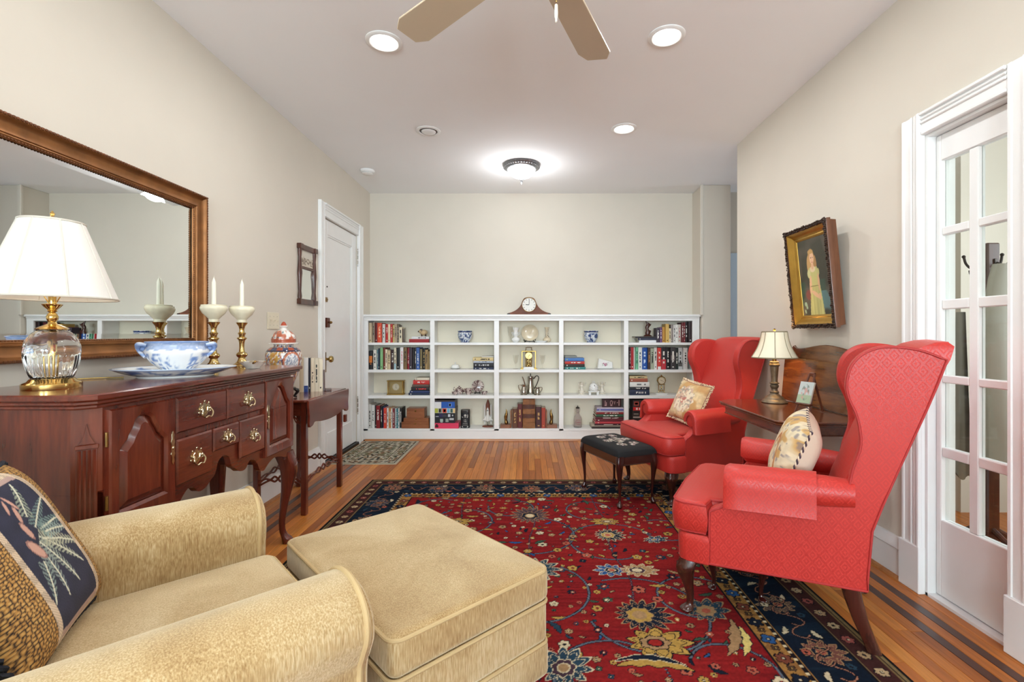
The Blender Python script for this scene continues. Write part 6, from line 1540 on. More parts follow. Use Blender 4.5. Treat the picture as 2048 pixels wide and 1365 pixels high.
upright(0, 3, [(88, 117, 945, (206, 204, 198), K_, 'pale grey'), (118, 148, 955, (222, 222, 218), K_, 'white'), (149, 166, 960, (40, 40, 44), W_, 'dark grey'), (167, 204, 960, (132, 28, 34), W_, 'dark red'), (205, 228, 965, (30, 28, 30), W_, 'black'), (229, 240, 975, (44, 62, 116), None, 'thin blue'), (241, 269, 985, (214, 66, 46), W_, 'orange-red'), (270, 289, 985, (226, 222, 216), K_, 'off-white'), (290, 314, 985, (206, 140, 76), W_, 'striped orange'), (315, 329, 990, (222, 218, 210), K_, 'thin white'), (330, 349, 990, (130, 40, 48), W_, 'maroon'), (350, 369, 990, (196, 200, 200), K_, 'silver grey'), (370, 384, 990, (50, 122, 132), W_, 'teal'), (385, 399, 990, (220, 220, 216), K_, 'narrow white'), (400, 420, 985, (40, 36, 38), W_, 'black-brown')], zx1, 1188)
# wooden boxes
m_cedar = wood('cedar_box', (110, 58, 30), (170, 104, 62), 'x', rough=.4)
def wbox(x0, x1, z0, h, d, label, y=YI - .02):
    t = thing('wooden_box', label, 'box', (zx1((x0 + x1) / 2), y, z0), 0, 'cigar boxes'); w_ = zx1(x1) - zx1(x0)
    b = MB(); b.box(-w_ / 2, w_ / 2, 0, d, 0, h * .72, .002); b.build('body', m_cedar, t)
    b = MB(); b.box(-w_ / 2, w_ / 2, -.001, d, h * .72 + .001, h, .002); b.build('lid', m_cedar, t)
    b = MB(); b.box(-.008, .008, -.004, 0, h * .62, h * .84, .001); b.build('clasp', m_brass, t)
    return z0 + h
z = wbox(424, 702, SHELF[3], zw(64), .16, 'largest cedar box at the bottom of the bottom left stack'); z = wbox(445, 698, z, zw(40), .15, 'middle cedar box of the bottom left stack'); wbox(476, 655, z, zw(98), .13, 'smallest cedar box on top of the bottom left stack')

# carved donkey
t = thing('animal_figurine', 'pale wooden ram figurine on the stacked books, top left', 'figurine', (zx1(632), YI + .04, zt + .0006)); m_pale = wood('pale_wood', (190, 160, 116), (216, 190, 146), 'x', rough=.5)
b = MB(); b.ball((.004, 0, .044), (.042, .024, .030), 18, 12); b.ball((-.034, 0, .056), (.014, .013, .018), 12, 8); b.build('body', m_pale, t)
for x_ in (-.018, .024):
    for y_ in (-.011, .011):
        b = MB(); b.tube([(x_, y_, .028), (x_ + .002, y_, .0005)], [.006, .0045], 8); b.build('leg', m_dkwood, t)
b = MB(); b.tube(spline([(-.034, -.012, .070), (-.022, -.016, .078), (-.012, -.016, .066), (-.020, -.016, .054)], 4), .0035, 6); b.tube(spline([(-.034, .012, .070), (-.022, .016, .078), (-.012, .016, .066), (-.020, .016, .054)], 4), .0035, 6); b.ball((-.048, 0, .054), (.012, .008, .009), 10, 8); b.build('horns_and_muzzle', m_dkwood, t)

# blue and white cachepots
def potpaint(seed):
    def f(co):
        a = np.arctan2(co[:, 1], co[:, 0]); z = co[:, 2]; c = np.tile(np.array([216., 222, 226]), (len(co), 1)); c = mixm(c, np.clip((vnoise(a * 4.4, z * 55, seed) - .50) * 9, 0, .95), (38, 58, 106)); c = mixm(c, np.clip((vnoise(a * 9, z * 110, seed + 3) - .66) * 9, 0, .85), (60, 84, 136))
        c = mixm(c, ((z > .106) & (z < .121)) * (.6 + .4 * (np.sin(a * 22) > 0)), (44, 62, 108)); c = mixm(c, (z < .012) * (np.sin(a * 30) > 0) * .8, (44, 62, 108)); c = mixm(c, ((z > .1) & (z < .106)) * 1.0, (226, 230, 232)); return c
    return f
for px_, bay, sd, lab in ((zx1(1052), 1, 2, 'blue and white china pot on the top shelf of the second bay'), (zx2(678), 3, 7, 'blue and white china pot on the top shelf of the fourth bay')):
    b = MB(); b.lathe(spline([(.046, 0), (.049, .004), (.048, .012), (.060, .028), (.073, .055), (.078, .082), (.075, .102), (.076, .112), (.080, .122), (.079, .126), (.070, .124), (.068, .10), (.069, .06), (.04, .02), (.001, .018)], 4), 96); o = b.build('china_pot', m_china); o.location = (px_, YI + .075, SHELF[0]); paint(o, potpaint(sd)); tag(o, lab, 'pot', 'blue and white pots')
# covered butter dish
m_white = pbr('white_porcelain', (236, 236, 232), rough=.12, coat=.5)
t = thing('covered_dish', 'small white covered dish on its saucer, second shelf', 'dish', (zx1(955), YI + .065, SHELF[1]))
b = MB(); b.lathe([(.03, 0), (.034, .002), (.05, .008), (.066, .013), (.067, .015), (.05, .011), (.001, .008)], 40); b.build('saucer', m_white, t)
b = MB(); b.lathe(spline([(.044, .0125), (.045, .018), (.043, .032), (.034, .044), (.018, .050), (.008, .052), (.004, .058), (.008, .066), (.006, .071), (.001, .073)], 4), 40); b.build('lid', m_white, t)
stack(1, 1, [(1148, 1350, 22, (28, 40, 70), W_, 'navy'), (1148, 1350, 45, (28, 28, 34), (190, 190, 190), 'thick black'), (1148, 1350, 20, (180, 190, 204), K_, 'pale blue'), (1143, 1350, 34, (214, 192, 136), K_, 'cream and gold'), (1232, 1350, 15, (206, 202, 192), None, 'thin grey')], zx1)

# brown transfer-printed tea set
def brownpaint(co):
    x_, z_ = co[:, 0], co[:, 2] + co[:, 1]; c = np.tile(np.array([222., 206, 196]), (len(co), 1)); n_ = vnoise(x_ * 150, z_ * 150, 3); c = mixm(c, np.clip((n_ - .42) * 8, 0, .9), (92, 62, 62)); return c
tc = 'brown floral tea things'
t = thing('teapot', 'brown floral transfer-printed teapot, third shelf of the second bay', 'teapot', (zx1(992), YI + .085, SHELF[2]), 0, tc)
b = MB(); b.lathe(spline([(.026, 0), (.030, .004), (.044, .022), (.048, .040), (.040, .058), (.024, .066), (.001, .067)], 4), 48); o = b.build('body', m_china, t); paint(o, brownpaint)
b = MB(); b.lathe(spline([(.025, .0672), (.020, .073), (.010, .077), (.006, .082), (.009, .087), (.001, .090)], 3), 32); o = b.build('lid', m_china, t); paint(o, brownpaint)
b = MB(); b.tube(spline([(-.040, 0, .030), (-.058, 0, .042), (-.062, 0, .062), (-.052, 0, .074)], 4), .0045, 8); o = b.build('handle', m_china, t); paint(o, brownpaint)
b = MB(); b.tube(spline([(.042, 0, .026), (.058, 0, .040), (.064, 0, .058)], 4), [.009, .0085, .008, .0075, .007, .0065, .006, .0055, .005], 8); o = b.build('spout', m_china, t); paint(o, brownpaint)
def cup(x, y, r, h, label, handle=True, rz=0):
    t = thing('cup', label, 'cup', (x, y, SHELF[2]), rz, tc); b = MB(); b.lathe(spline([(r * .45, 0), (r * .5, .003), (r * .8, h * .4), (r, h), (r * .97, h), (r * .75, h * .4), (.001, h * .18)], 4), 40); o = b.build('bowl', m_china, t); paint(o, brownpaint)
    if handle:
        b = MB(); b.tube(spline([(r * .92, 0, h * .85), (r * 1.4, 0, h * .8), (r * 1.4, 0, h * .4), (r * .75, 0, h * .3)], 4), .0035, 8); o = b.build('handle', m_china, t); paint(o, brownpaint)
cup(zx1(958), YI + .012, .034, .032, 'small brown floral cup in front of the teapot', False); cup(zx1(1090), YI + .045, .043, .060, 'tall brown floral cup with handle right of the teapot'); cup(zx1(1256), YI + .022, .034, .034, 'small brown floral cup right of the upright plate', False)
t = thing('display_plate', 'brown floral plate standing on a dark easel, third shelf', 'plate', (zx1(1178), YI + .125, SHELF[2]), 0, tc)
b = MB(); b.lathe([(.001, .006), (.03, .006), (.045, .002), (.064, -.004), (.066, -.002), (.046, .006), (.001, .010)], 64); b.xf(0, Matrix.Translation((0, 0, .083)) @ Matrix.Rotation(math.radians(78), 4, 'X')); b.v = [(x, y, z) for x, y, z in b.v]; o = b.build('plate', m_china, t); paint(o, brownpaint)
def easel_stand(t, w_, h, lean=.25):
    for s_ in (-1, 1):
        b = MB(); b.tube(spline([(s_ * w_, -.045, h * .42), (s_ * w_ * .95, -.040, h * .20), (s_ * w_ * .7, -.012, .012), (s_ * w_ * .9, -.03, .004)], 4), .0045, 6); b.tube([(s_ * w_ * .7, -.012, .012), (s_ * w_ * .4, .02, h)], .0035, 6); b.build('stand_leg', m_ebony, t)
    b = MB(); b.tube([(-w_ * .7, -.012, .012), (w_ * .7, -.012, .012)], .004, 6); b.tube([(0, .0, .012), (0, .045, .004)], .004, 6); b.build('stand_bar', m_ebony, t)
easel_stand(t, .030, .05)

# game boxes, tin, space shuttle model
m_card = pbr('printed_card', attr=True, rough=.4)
def card_box(x0, x1, z0, h, d, col, side, label, prints, y=YI - .025):
    X0, X1 = zx1(x0), zx1(x1); b = MB(); w_ = X1 - X0; b.col = side; b.box(-w_ / 2, w_ / 2, 0, d, 0, h); b.col = col; b.box(-w_ / 2 + .0005, w_ / 2 - .0005, -.0012, 0, .0005, h - .0005)
    for (u0, u1, v0, v1, c) in prints: b.col = c; b.box(-w_ / 2 + w_ * u0, -w_ / 2 + w_ * u1, -.0018, -.0012, h * v0, h * v1)
    o = b.build('game_box', m_card, flat=True); o.location = ((X0 + X1) / 2, y, z0); tag(o, label, 'box', 'boxed games'); return z0 + h
z = card_box(758, 1000, SHELF[3], zw(55), .18, (222, 60, 96), (190, 60, 90), 'bright pink box at the bottom of the game box stack', [(.03, .16, .2, .6, (60, 16, 26)), (.06, .13, .6, .8, (60, 16, 26))])
z = card_box(759, 962, z, zw(100), .19, (30, 32, 38), (84, 74, 70), 'black game box with white symbols above the pink box', [(.27, .42, .12, .42, (170, 190, 180)), (.29, .40, .06, .1, (220, 220, 220)), (.54, .69, .1, .44, (150, 160, 150)), (.73, .95, .3, .5, (196, 196, 196)), (.05, .2, .62, .7, (180, 180, 190)), (.4, .6, .62, .86, (60, 62, 70)), (.66, .78, .62, .9, (206, 210, 214)), (.86, .92, .7, .84, (200, 200, 200)), (.22, .4, .58, .95, (48, 40, 80))])
z = card_box(759, 966, z, zw(50), .19, (206, 204, 190), (80, 70, 66), 'narrow game box with a row of coloured squares', [(.0, .17, .06, .94, (170, 176, 64)), (.19, .36, .06, .94, (130, 126, 116)), (.23, .29, .2, .8, (210, 210, 204)), (.38, .58, .06, .94, (196, 58, 40)), (.43, .53, .25, .75, (226, 190, 180)), (.61, .73, .06, .94, (110, 176, 206)), (.77, .88, .1, .9, (60, 96, 90)), (.9, .99, .06, .94, (226, 196, 130))])
card_box(759, 962, z, zw(80), .19, (28, 86, 176), (60, 52, 50), 'blue game box on top of the game box stack', [(.0, .33, .0, .78, (222, 222, 222)), (0, 1, .8, 1, (60, 50, 46)), (.70, .83, .2, .62, (140, 170, 220)), (.72, .81, .25, .57, (28, 86, 176)), (.755, .775, .3, .5, (150, 180, 226))])
t = thing('tea_tin', 'black printed canister on the bottom shelf of the second bay', 'tin', (zx1(1062), YI + .035, SHELF[3]))
w_ = zw(92) / 2; h = zw(182)
b = MB(); b.loft([[(x, y, z) for x, y in rr(40, w_, w_ * .8, 4)] for z in (0, .004, h * .86)]); b.build('body', pbr('tin_black', (30, 31, 35), rough=.35), t)
b = MB(); b.loft([[(x * k, y * k, z) for x, y in rr(40, w_ * 1.01, w_ * .81, 4)] for z, k in ((h * .86, 1), (h * .97, 1), (h, .95))]); b.build('lid', pbr('tin_lid', (62, 54, 50), rough=.35, metal=.3), t)
m_pr = pbr('tin_print', (190, 188, 180), rough=.5)
b = MB(); yy = -w_ * .805
def dab(x0, x1, z0, z1): b.box(w_ * x0, w_ * x1, yy - .0006, yy + .002, h * z0, h * z1)
for x0, x1, z0, z1 in ((-.62, .62, .16, .172), (-.5, .55, .25, .265), (-.1, -.02, .44, .47), (.02, .12, .43, .48), (-.3, -.2, .43, .45), (.22, .3, .43, .46), (-.25, -.12, .35, .38), (-.08, .06, .35, .375), (.1, .3, .34, .38), (-.6, -.42, .58, .61), (-.68, -.55, .60, .645), (.42, .6, .575, .62), (.5, .66, .62, .75), (-.15, .25, .58, .60), (-.7, -.5, .07, .11), (-.6, -.42, .045, .075), (.5, .7, .07, .11), (.42, .6, .045, .075)): dab(x0, x1, z0, z1)
k_ = b.mark(); b.lathe([(w_ * .27, 0), (w_ * .27, .0012), (w_ * .2, .0012)], 20); b.xf(k_, Matrix.Translation((w_ * .04, yy + .001, h * .70)) @ Matrix.Rotation(PI / 2, 4, 'X')); b.build('printed_marks', m_pr, t)
b = MB(); b.box(-w_ * .45, w_ * .4, yy - .0008, yy + .003, h * .885, h * .945); b.build('lid_label', m_black, t)

t = thing('shuttle_model', 'white space shuttle model with brown fuel tank on an oval wooden stand', 'model', (zx1(1286), YI + .075, SHELF[3]))
m_tank = pbr('tank_brown', (118, 62, 42), rough=.45); m_shw = pbr('shuttle_white', (228, 224, 216), rough=.35)
b = MB(); b.lathe([(.001, 0), (.060, 0), (.060, .006), (.054, .012), (.001, .013)], 40, sy=.7); b.build('stand_base', m_tank, t)
b = MB(); b.tube([(0, 0, .012), (0, 0, .055)], .0035, 8); b.build('stand_pin', m_black, t)
b = MB(); b.lathe(spline([(.001, .052), (.018, .058), (.0205, .08), (.0205, .22), (.017, .255), (.009, .283), (.001, .297)], 4), 28, (0, .012, 0)); b.build('fuel_tank', m_tank, t)
for s_ in (-1, 1):
    b = MB(); b.lathe(spline([(.011, .034), (.008, .05), (.0085, .06), (.0085, .215), (.006, .235), (.001, .248)], 3), 16, (s_ * .0335, .008, 0)); b.build('booster', m_shw, t)
b = MB(); b.lathe(spline([(.012, .062), (.0145, .075), (.015, .10), (.0145, .165), (.011, .192), (.005, .207), (.001, .211)], 3), 20, (0, -.018, 0), sy=.9); ob = b.build('orbiter', m_shw, t)
b = MB(); b.prism([(-.056, .066), (-.056, .078), (-.040, .092), (-.014, .135), (-.010, .165), (.010, .165), (.014, .135), (.040, .092), (.056, .078), (.056, .066), (.012, .064), (-.012, .064)], 'y', -.016, -.011, .001); b.build('delta_wing', m_shw, ob)
b = MB(); b.prism([(-.020, .062), (-.050, .062), (-.044, .075), (-.022, .105)], 'x', -.002, .002, .0005); b.build('tail_fin', m_shw, ob)
b = MB(); b.box(-.007, .007, -.0335, -.030, .176, .184, .001); b.box(-.050, -.02, -.0172, -.016, .068, .071); b.box(.02, .05, -.0172, -.016, .068, .071); b.build('dark_markings', m_black, ob)

# ---- middle bay
def vase(name, x, y, prof, mat, label, cat='vase', n=36, grp=None):
    t = thing(name, label, cat, (x, y, SHELF[0]), 0, grp); b = MB(); b.lathe(spline(prof, 4), n); b.build('body', mat, t); return t
m_clear = m_thin
vase('glass_vase', zx1(1512), YI + .15, [(.02, 0), (.022, .004), (.012, .02), (.018, .06), (.024, .10), (.028, .165), (.026, .165), (.02, .09), (.001, .03)], m_clear, 'clear glass vase behind the white handled vase, top shelf')
t = vase('handled_vase', zx1(1573), YI + .055, [(.020, 0), (.026, .004), (.040, .018), (.045, .033), (.038, .048), (.022, .057), (.020, .066), (.028, .085), (.031, .098), (.024, .112), (.022, .125), (.030, .145), (.034, .158), (.032, .158), (.018, .126), (.001, .12)], m_white, 'white handled porcelain vase with ruffled top, middle bay top shelf')
for s_ in (-1, 1):
    b = MB(); b.tube(spline([(s_ * .022, 0, .072), (s_ * .036, 0, .088), (s_ * .044, 0, .106), (s_ * .034, 0, .108), (s_ * .026, 0, .100)], 4), .003, 8); b.build('handle', m_white, t)
t = thing('display_plate', 'cream porcelain plate on a black easel, middle bay top shelf', 'plate', ((1059.5 - 1056) * (YI + .12) / 960, YI + .12, SHELF[0])); m_creamp = pbr('cream_porcelain', (222, 206, 176), rough=.2, coat=.4, var=.04, vs=20)
b = MB(); b.lathe([(.001, .008), (.055, .008), (.072, .002), (.090, -.003), (.092, -.001), (.074, .007), (.056, .013), (.001, .013)], 64); b.xf(0, Matrix.Translation((0, 0, .106)) @ Matrix.Rotation(math.radians(78), 4, 'X')); b.build('plate', m_creamp, t)
easel_stand(t, .062, .08)
t = thing('serving_tray', 'small white china tray lying before the cream plate', 'tray', (zx2(162), YI + .03, SHELF[0]))
b = MB(); b.loft([[(x * kx, y * ky, z) for x, y in rr(40, 1, 1, 4)] for z, kx, ky in ((0, .045, .03), (.004, .05, .034), (.016, .072, .050), (.019, .074, .052), (.018, .070, .049), (.007, .047, .032), (.006, .001, .001))]); b.build('tray', m_white, t)
t = vase('bud_vase', zx2(226), YI + .09, [(.022, 0), (.026, .003), (.040, .018), (.043, .032), (.034, .048), (.018, .060), (.011, .075), (.009, .105), (.012, .135), (.024, .160), (.022, .160), (.006, .10), (.001, .09)], m_creamp, 'cream bud vase with painted flowers beside the plate, top shelf')
b = MB()
for i in range(14): a = i * 2.4; zz = .062 + (i % 7) * .006; r_ = float(np.interp(zz, [.05, .06, .075, .105], [.034, .019, .012, .0095])); b.ball((r_ * math.cos(a), r_ * math.sin(a), zz), .0035, 6, 4)
b.build('painted_sprigs', pbr('sprig', (120, 96, 80), rough=.5), t)
# carriage clock on the left, anniversary clocks
def dial(b, c, r, y): pass
def clockface(t, c, r, mat, ticks=True):
    b = MB(); k_ = b.mark(); b.lathe([(.001, 0), (r, 0), (r, .002), (.001, .002)], 36); b.xf(k_, Matrix.Translation(c) @ Matrix.Rotation(PI / 2, 4, 'X')); d_ = b.build('clock_dial', mat, t)
    b = MB()
    for i in range(12):
        a = 2 * PI * i / 12; b.tube([(c[0] + r * .74 * math.sin(a), c[1] - .0026, c[2] + r * .74 * math.cos(a)), (c[0] + r * .92 * math.sin(a), c[1] - .0026, c[2] + r * .92 * math.cos(a))], r * .035, 5)
    b.build('hour_marks', m_black, d_); return d_
def hands(d_, c, r, h1, h2):
    for a, L, w in ((h1, .48, .05), (h2, .78, .035)):
        b = MB(); b.tube([(c[0], c[1] - .0034, c[2]), (c[0] + r * L * math.sin(a), c[1] - .0034, c[2] + r * L * math.cos(a))], r * w, 5); b.build('clock_hand', m_black, d_)
m_goldm = pbr('satin_gold', (186, 154, 84), rough=.28, metal=1)
t = thing('carriage_clock', 'square gold carriage clock on the third shelf of the leftmost bay', 'clock', (zx1(355), YI + .03, SHELF[2]))
W2, H2 = zw(172) / 2, zw(146)
b = MB(); b.box(-W2, W2, -.03, .04, 0, .012, .002); b.box(-W2, W2, -.03, .04, H2 - .010, H2, .002); b.build('case_plates', m_goldm, t)
for x_ in (-W2 + .012, W2 - .012):
    for y_ in (-.022, .03):
        b = MB(); b.lathe([(.006, .012), (.0075, .02), (.006, .028), (.006, H2 - .024), (.0075, H2 - .018), (.006, H2 - .010)], 12, (x_, y_, 0)); b.build('column', m_goldm, t)
b = MB(); b.box(-W2 + .022, W2 - .022, .0, .03, .013, H2 - .011); b.build('movement_plate', pbr('brushed_gold', (170, 150, 104), rough=.4, metal=.8), t)
c_ = (0, -.001, H2 * .54); d_ = clockface(t, c_, .036, pbr('silver_dial', (206, 198, 176), rough=.35, metal=.3)); hands(d_, c_, .036, 2.8, .1)
t = thing('anniversary_clock', 'tall gold glass-sided clock with a carrying handle, middle bay', 'clock', ((1056 + 1.5 - 1056) * YI / 960, YI + .045, SHELF[1]))
b = MB(); b.box(-.090, .090, -.045, .05, 0, .010, .002); b.box(-.078, .078, -.040, .045, .010, .018, .002); b.build('base', m_goldm, t)
b = MB(); b.prism([(-.062, 0), (.062, 0), (.050, .028), (-.050, .028)], 'y', -.062, -.047, .002); b.build('front_step', m_white, t)
b = MB(); b.box(-.078, .078, -.038, .045, .190, .198, .002); b.build('top_plate', m_goldm, t)
for x_ in (-.072, .072):
    b = MB(); b.box(x_ - .004, x_ + .004, -.034, -.026, .018, .19, .001); b.box(x_ - .004, x_ + .004, .034, .042, .018, .19, .001); b.build('corner_post', m_goldm, t)
    b = MB(); b.box(x_ - .001, x_ + .001, -.026, .034, .018, .19); b.build('glass_side', m_pane, t)
b = MB(); b.box(-.036, .036, .012, .022, .018, .192); b.box(-.034, .034, -.004, .010, .120, .188, .002); b.build('movement', pbr('clock_plate', (120, 94, 54), rough=.5, metal=.7, var=.3, vs=40), t)
c_ = (0, -.006, .145); d_ = clockface(t, c_, .036, m_brass); hands(d_, c_, .036, 1.0, 3.5)
b = MB(); b.ball((0, -.004, .048), (.020, .016, .013), 14, 8); b.ball((-.014, -.01, .036), .010, 10, 8); b.ball((.014, -.01, .036), .010, 10, 8); b.tube([(0, -.004, .055), (0, -.004, .118)], .003, 6); b.ball((.016, -.006, .075), (.006, .006, .022), 10, 8); b.ball((-.012, -.006, .085), (.006, .006, .018), 10, 8); b.build('pendulum', m_brass, t)
b = MB(); b.tube(spline([(-.034, 0, .199), (-.036, 0, .208), (-.028, 0, .214), (-.030, 0, .232), (0, 0, .236), (.030, 0, .232), (.028, 0, .214), (.036, 0, .208), (.034, 0, .199)], 4), .0032, 8); b.build('handle', m_brassd, t)
for x_, lb in ((zx1(1572), 'clear stemmed glass left of the gold clock'), (zx2(178), 'clear stemmed glass right of the gold clock')):
    t = thing('wine_glass', lb, 'glass', (x_, YI + .085, SHELF[1]), 0, 'stemmed glasses'); b = MB(); b.lathe(spline([(.030, 0), (.028, .003), (.006, .008), (.004, .02), (.007, .028), (.004, .036), (.007, .046), (.014, .060), (.024, .090), (.031, .145), (.0298, .145), (.022, .09), (.010, .062), (.001, .056)], 4), 28); b.build('bowl_and_stem', m_clear, t)
# silver coffee set
m_silver = pbr('tarnished_silver', (176, 170, 158), rough=.2, metal=1, var=.12, vs=30)
def pot(name, x, y, prof, label, cat, hand, spout=None, knob=None):
    t = thing(name, label, cat, (x, y, SHELF[2]), 0, 'silver coffee set'); b = MB(); b.lathe(spline(prof, 4), 36); b.build('body', m_silver, t); b = MB(); b.tube(spline(hand, 5), .0042, 8); b.build('handle', m_iron if name == 'coffee_pot' else m_silver, t)
    if spout: b = MB(); b.tube(spline(spout, 5), [.007 - .0035 * i / (5 * (len(spout) - 1)) for i in range(5 * (len(spout) - 1) + 1)], 8); b.build('spout', m_silver, t)
    if knob: b = MB(); b.lathe(knob, 16); b.build('lid_knob', m_iron, t)
pot('coffee_pot', (1061 - 1056) * (YI + .09) / 960, YI + .09, [(.044, 0), (.047, .004), (.049, .02), (.045, .05), (.034, .10), (.030, .15), (.031, .186), (.026, .192), (.010, .196), (.001, .197)], 'tall silver coffee pot with a looped handle, middle bay', 'coffee pot', [(.030, 0, .172), (.040, 0, .170), (.060, 0, .196), (.084, 0, .192), (.088, 0, .165), (.070, 0, .110), (.042, 0, .058)], [(-.036, 0, .07), (-.058, 0, .10), (-.072, 0, .145), (-.086, 0, .182), (-.092, 0, .184)], [(.004, .196), (.003, .205), (.006, .214), (.003, .222), (.001, .226)])
pot('creamer', (1047.5 - 1056) * (YI + .02) / 960, YI + .02, [(.034, 0), (.037, .004), (.030, .012), (.036, .022), (.032, .05), (.022, .075), (.020, .09), (.024, .108), (.022, .108), (.018, .09), (.001, .05)], 'silver creamer jug left of the coffee pot', 'creamer', [(-.021, 0, .098), (-.040, 0, .108), (-.056, 0, .100), (-.052, 0, .07), (-.034, 0, .034)])
pot('sugar_jug', (1075 - 1056) * (YI + .02) / 960, YI + .02, [(.036, 0), (.039, .004), (.028, .010), (.032, .02), (.028, .045), (.020, .062), (.021, .080), (.019, .080), (.016, .06), (.001, .04)], 'small silver jug right of the coffee pot', 'jug', [(.020, 0, .070), (.034, 0, .082), (.048, 0, .076), (.046, 0, .05), (.028, 0, .026)])
# bronze bird bookends and leather books
m_ant = pbr('bird_bronze', (150, 116, 66), rough=.22, metal=1, var=.35, vs=30)
for x_, fl, lb in ((zx1(1477), 1, 'bronze bird bookend left of the leather books'), (zx2(266), -1, 'bronze bird bookend right of the leather books')):
    t = thing('bird_bookend', lb, 'bookend', (x_, YI + .01, SHELF[3]), 0, 'bronze bird bookends')
    b = MB(); b.box(-.062 if fl > 0 else -.045, .045 if fl > 0 else .062, -.02, .085, 0, .034, .003); b.build('wooden_base', m_cedar, t)
    xw = .046 if fl > 0 else -.046
    b = MB(); b.box(min(xw, xw + fl * .012), max(xw, xw + fl * .012), -.02, .085, 0, .19, .003); b.build('wooden_back', m_cedar, t)
    b = MB(); b.loft([[(ox + r * math.cos(q), .03 + r * .9 * math.sin(q), z) for q in [2 * PI * i / 16 for i in range(16)]] for z, ox, r in ((.0345, 0, .012), (.045, 0, .020), (.065, -.002 * fl, .018), (.085, -.006 * fl, .014), (.115, -.005 * fl, .018), (.145, 0, .015), (.160, .003 * fl, .010), (.172, .003 * fl, .009), (.182, .002 * fl, .006), (.198, -.002 * fl, .002))]); b.build('bird', m_ant, t)
YL = YI - .005
def leather(x0, x1, top, col, label, cv, band=None, d=.15):
    X0, X1 = cv(x0), cv(x1); put_book(((X0 + X1) / 2, YL, SHELF[3]), X1 - X0 - .001, zw(1205 - top), d, col, (190, 150, 90), label, 'old leather books', band=band, seed=int(x0))
leather(1540, 1592, 1010, (96, 56, 34), 'brown leather book beside the left bird bookend', zx1); leather(1593, 1640, 962, (96, 36, 34), 'dark red leather book left of the thick ribbed volume', zx1)
leather(1777, 1834, 990, (70, 32, 34), 'dark maroon leather book right of the thick ribbed volume', zx1); leather(1835, 1874, 1000, (164, 62, 44), 'rust red book beside the right bird bookend', zx1)
X0, X1 = zx1(1645), zx1(1872); w_ = (zx2(102) - zx1(1645)); X1 = X0 + w_; h = zw(1215 - 918)
t = thing('ribbed_volume', 'thick old ribbed brown leather volume among the leather books', 'book', ((X0 + X1) / 2, YL - .006, SHELF[3]), 0, 'old leather books')
m_lea = pbr('worn_leather', (142, 92, 52), rough=.5, var=.25, vs=25); m_lead = pbr('dark_leather_label', (84, 44, 30), rough=.45, var=.2, vs=30)
b = MB(); w2 = w_ / 2 - .001; b.box(-w2, w2, .004, .16, 0, h, .003); b.loft([[(x, -.002 - .008 * math.cos(x / w2 * PI / 2) + .006, z) for x in [w2 * (-1 + i / 6) for i in range(13)]] + [(w2, .006, z), (-w2, .006, z)] for z in (0, h)]); b.build('binding', m_lea, t)
for f in (.0, .20, .33, .50, .64, .82, .985):
    b = MB(); b.tube([(x, -.003 - .008 * math.cos(x / w2 * PI / 2) + .006, max(.003, h * f)) for x in [w2 * (-1 + i / 6) for i in range(13)]], .003, 6); b.build('raised_band', m_lea, t)
for f0, f1 in ((.35, .48), (.66, .80)):
    b = MB(); b.loft([[(x * .97, -.0045 - .008 * math.cos(x / w2 * PI / 2) + .006, z) for x in [w2 * (-1 + i / 6) for i in range(13)]] for z in (h * f0, h * f1)], False, False, closed=False); b.loft([[(x * .97, .0005 - .008 * math.cos(x / w2 * PI / 2) + .006, z) for x in [w2 * (-1 + i / 6) for i in range(13)]] for z in (h * f0, h * f1)], False, False, closed=False); b.build('spine_label', m_lead, t)

# ---- fourth bay
stack(3, 1, [(402, 610, 27, (44, 120, 116), W_, 'teal'), (402, 603, 29, (50, 40, 36), W_, 'dark brown'), (402, 600, 28, (196, 56, 48), W_, 'red'), (402, 597, 32, (70, 120, 186), (190, 206, 70), 'blue and green'), (402, 525, 22, (130, 134, 130), None, 'grey')], zx2)
t = thing('cheese_dish', 'white wedge-shaped cheese dish with a painted flower, fourth bay', 'dish', (zx2(812), YI + .07, SHELF[1]))
b = MB(); b.loft([[(x * kx, y * ky, z) for x, y in rr(40, 1, 1, 5)] for z, kx, ky in ((0, .070, .045), (.003, .075, .05), (.010, .104, .068), (.012, .104, .068), (.006, .08, .052), (.006, .001, .001))]); b.build('tray', m_white, t)
b = MB(); b.prism([(-.074, .0085), (.086, .0085), (.083, .070), (.078, .078), (-.058, .113), (-.066, .110)], 'y', -.042, .042, .006); wd = b.build('wedge_cover', m_white, t)
b = MB(); b2 = MB()
for x_, z_, r_ in ((0, .052, .010), (-.014, .062, .008), (.014, .060, .008), (.004, .040, .009), (.018, .045, .007)): b.ball((x_, -.042, z_), (r_, .0012, r_), 10, 6)
for x_, z_, r_ in ((-.026, .055, .005), (.03, .066, .004), (-.02, .042, .005), (.028, .050, .004), (-.03, .036, .003), (.04, .07, .003)): b2.ball((x_, -.042, z_), (r_, .0012, r_ * .7), 8, 6)
b.build('painted_flower', pbr('flower_paint', (176, 120, 140), rough=.3, var=.4, vs=60), wd); b2.build('painted_leaves', pbr('leaf_paint', (96, 104, 84), rough=.3), wd)
m_bisq = pbr('bisque', (226, 218, 202), rough=.4)
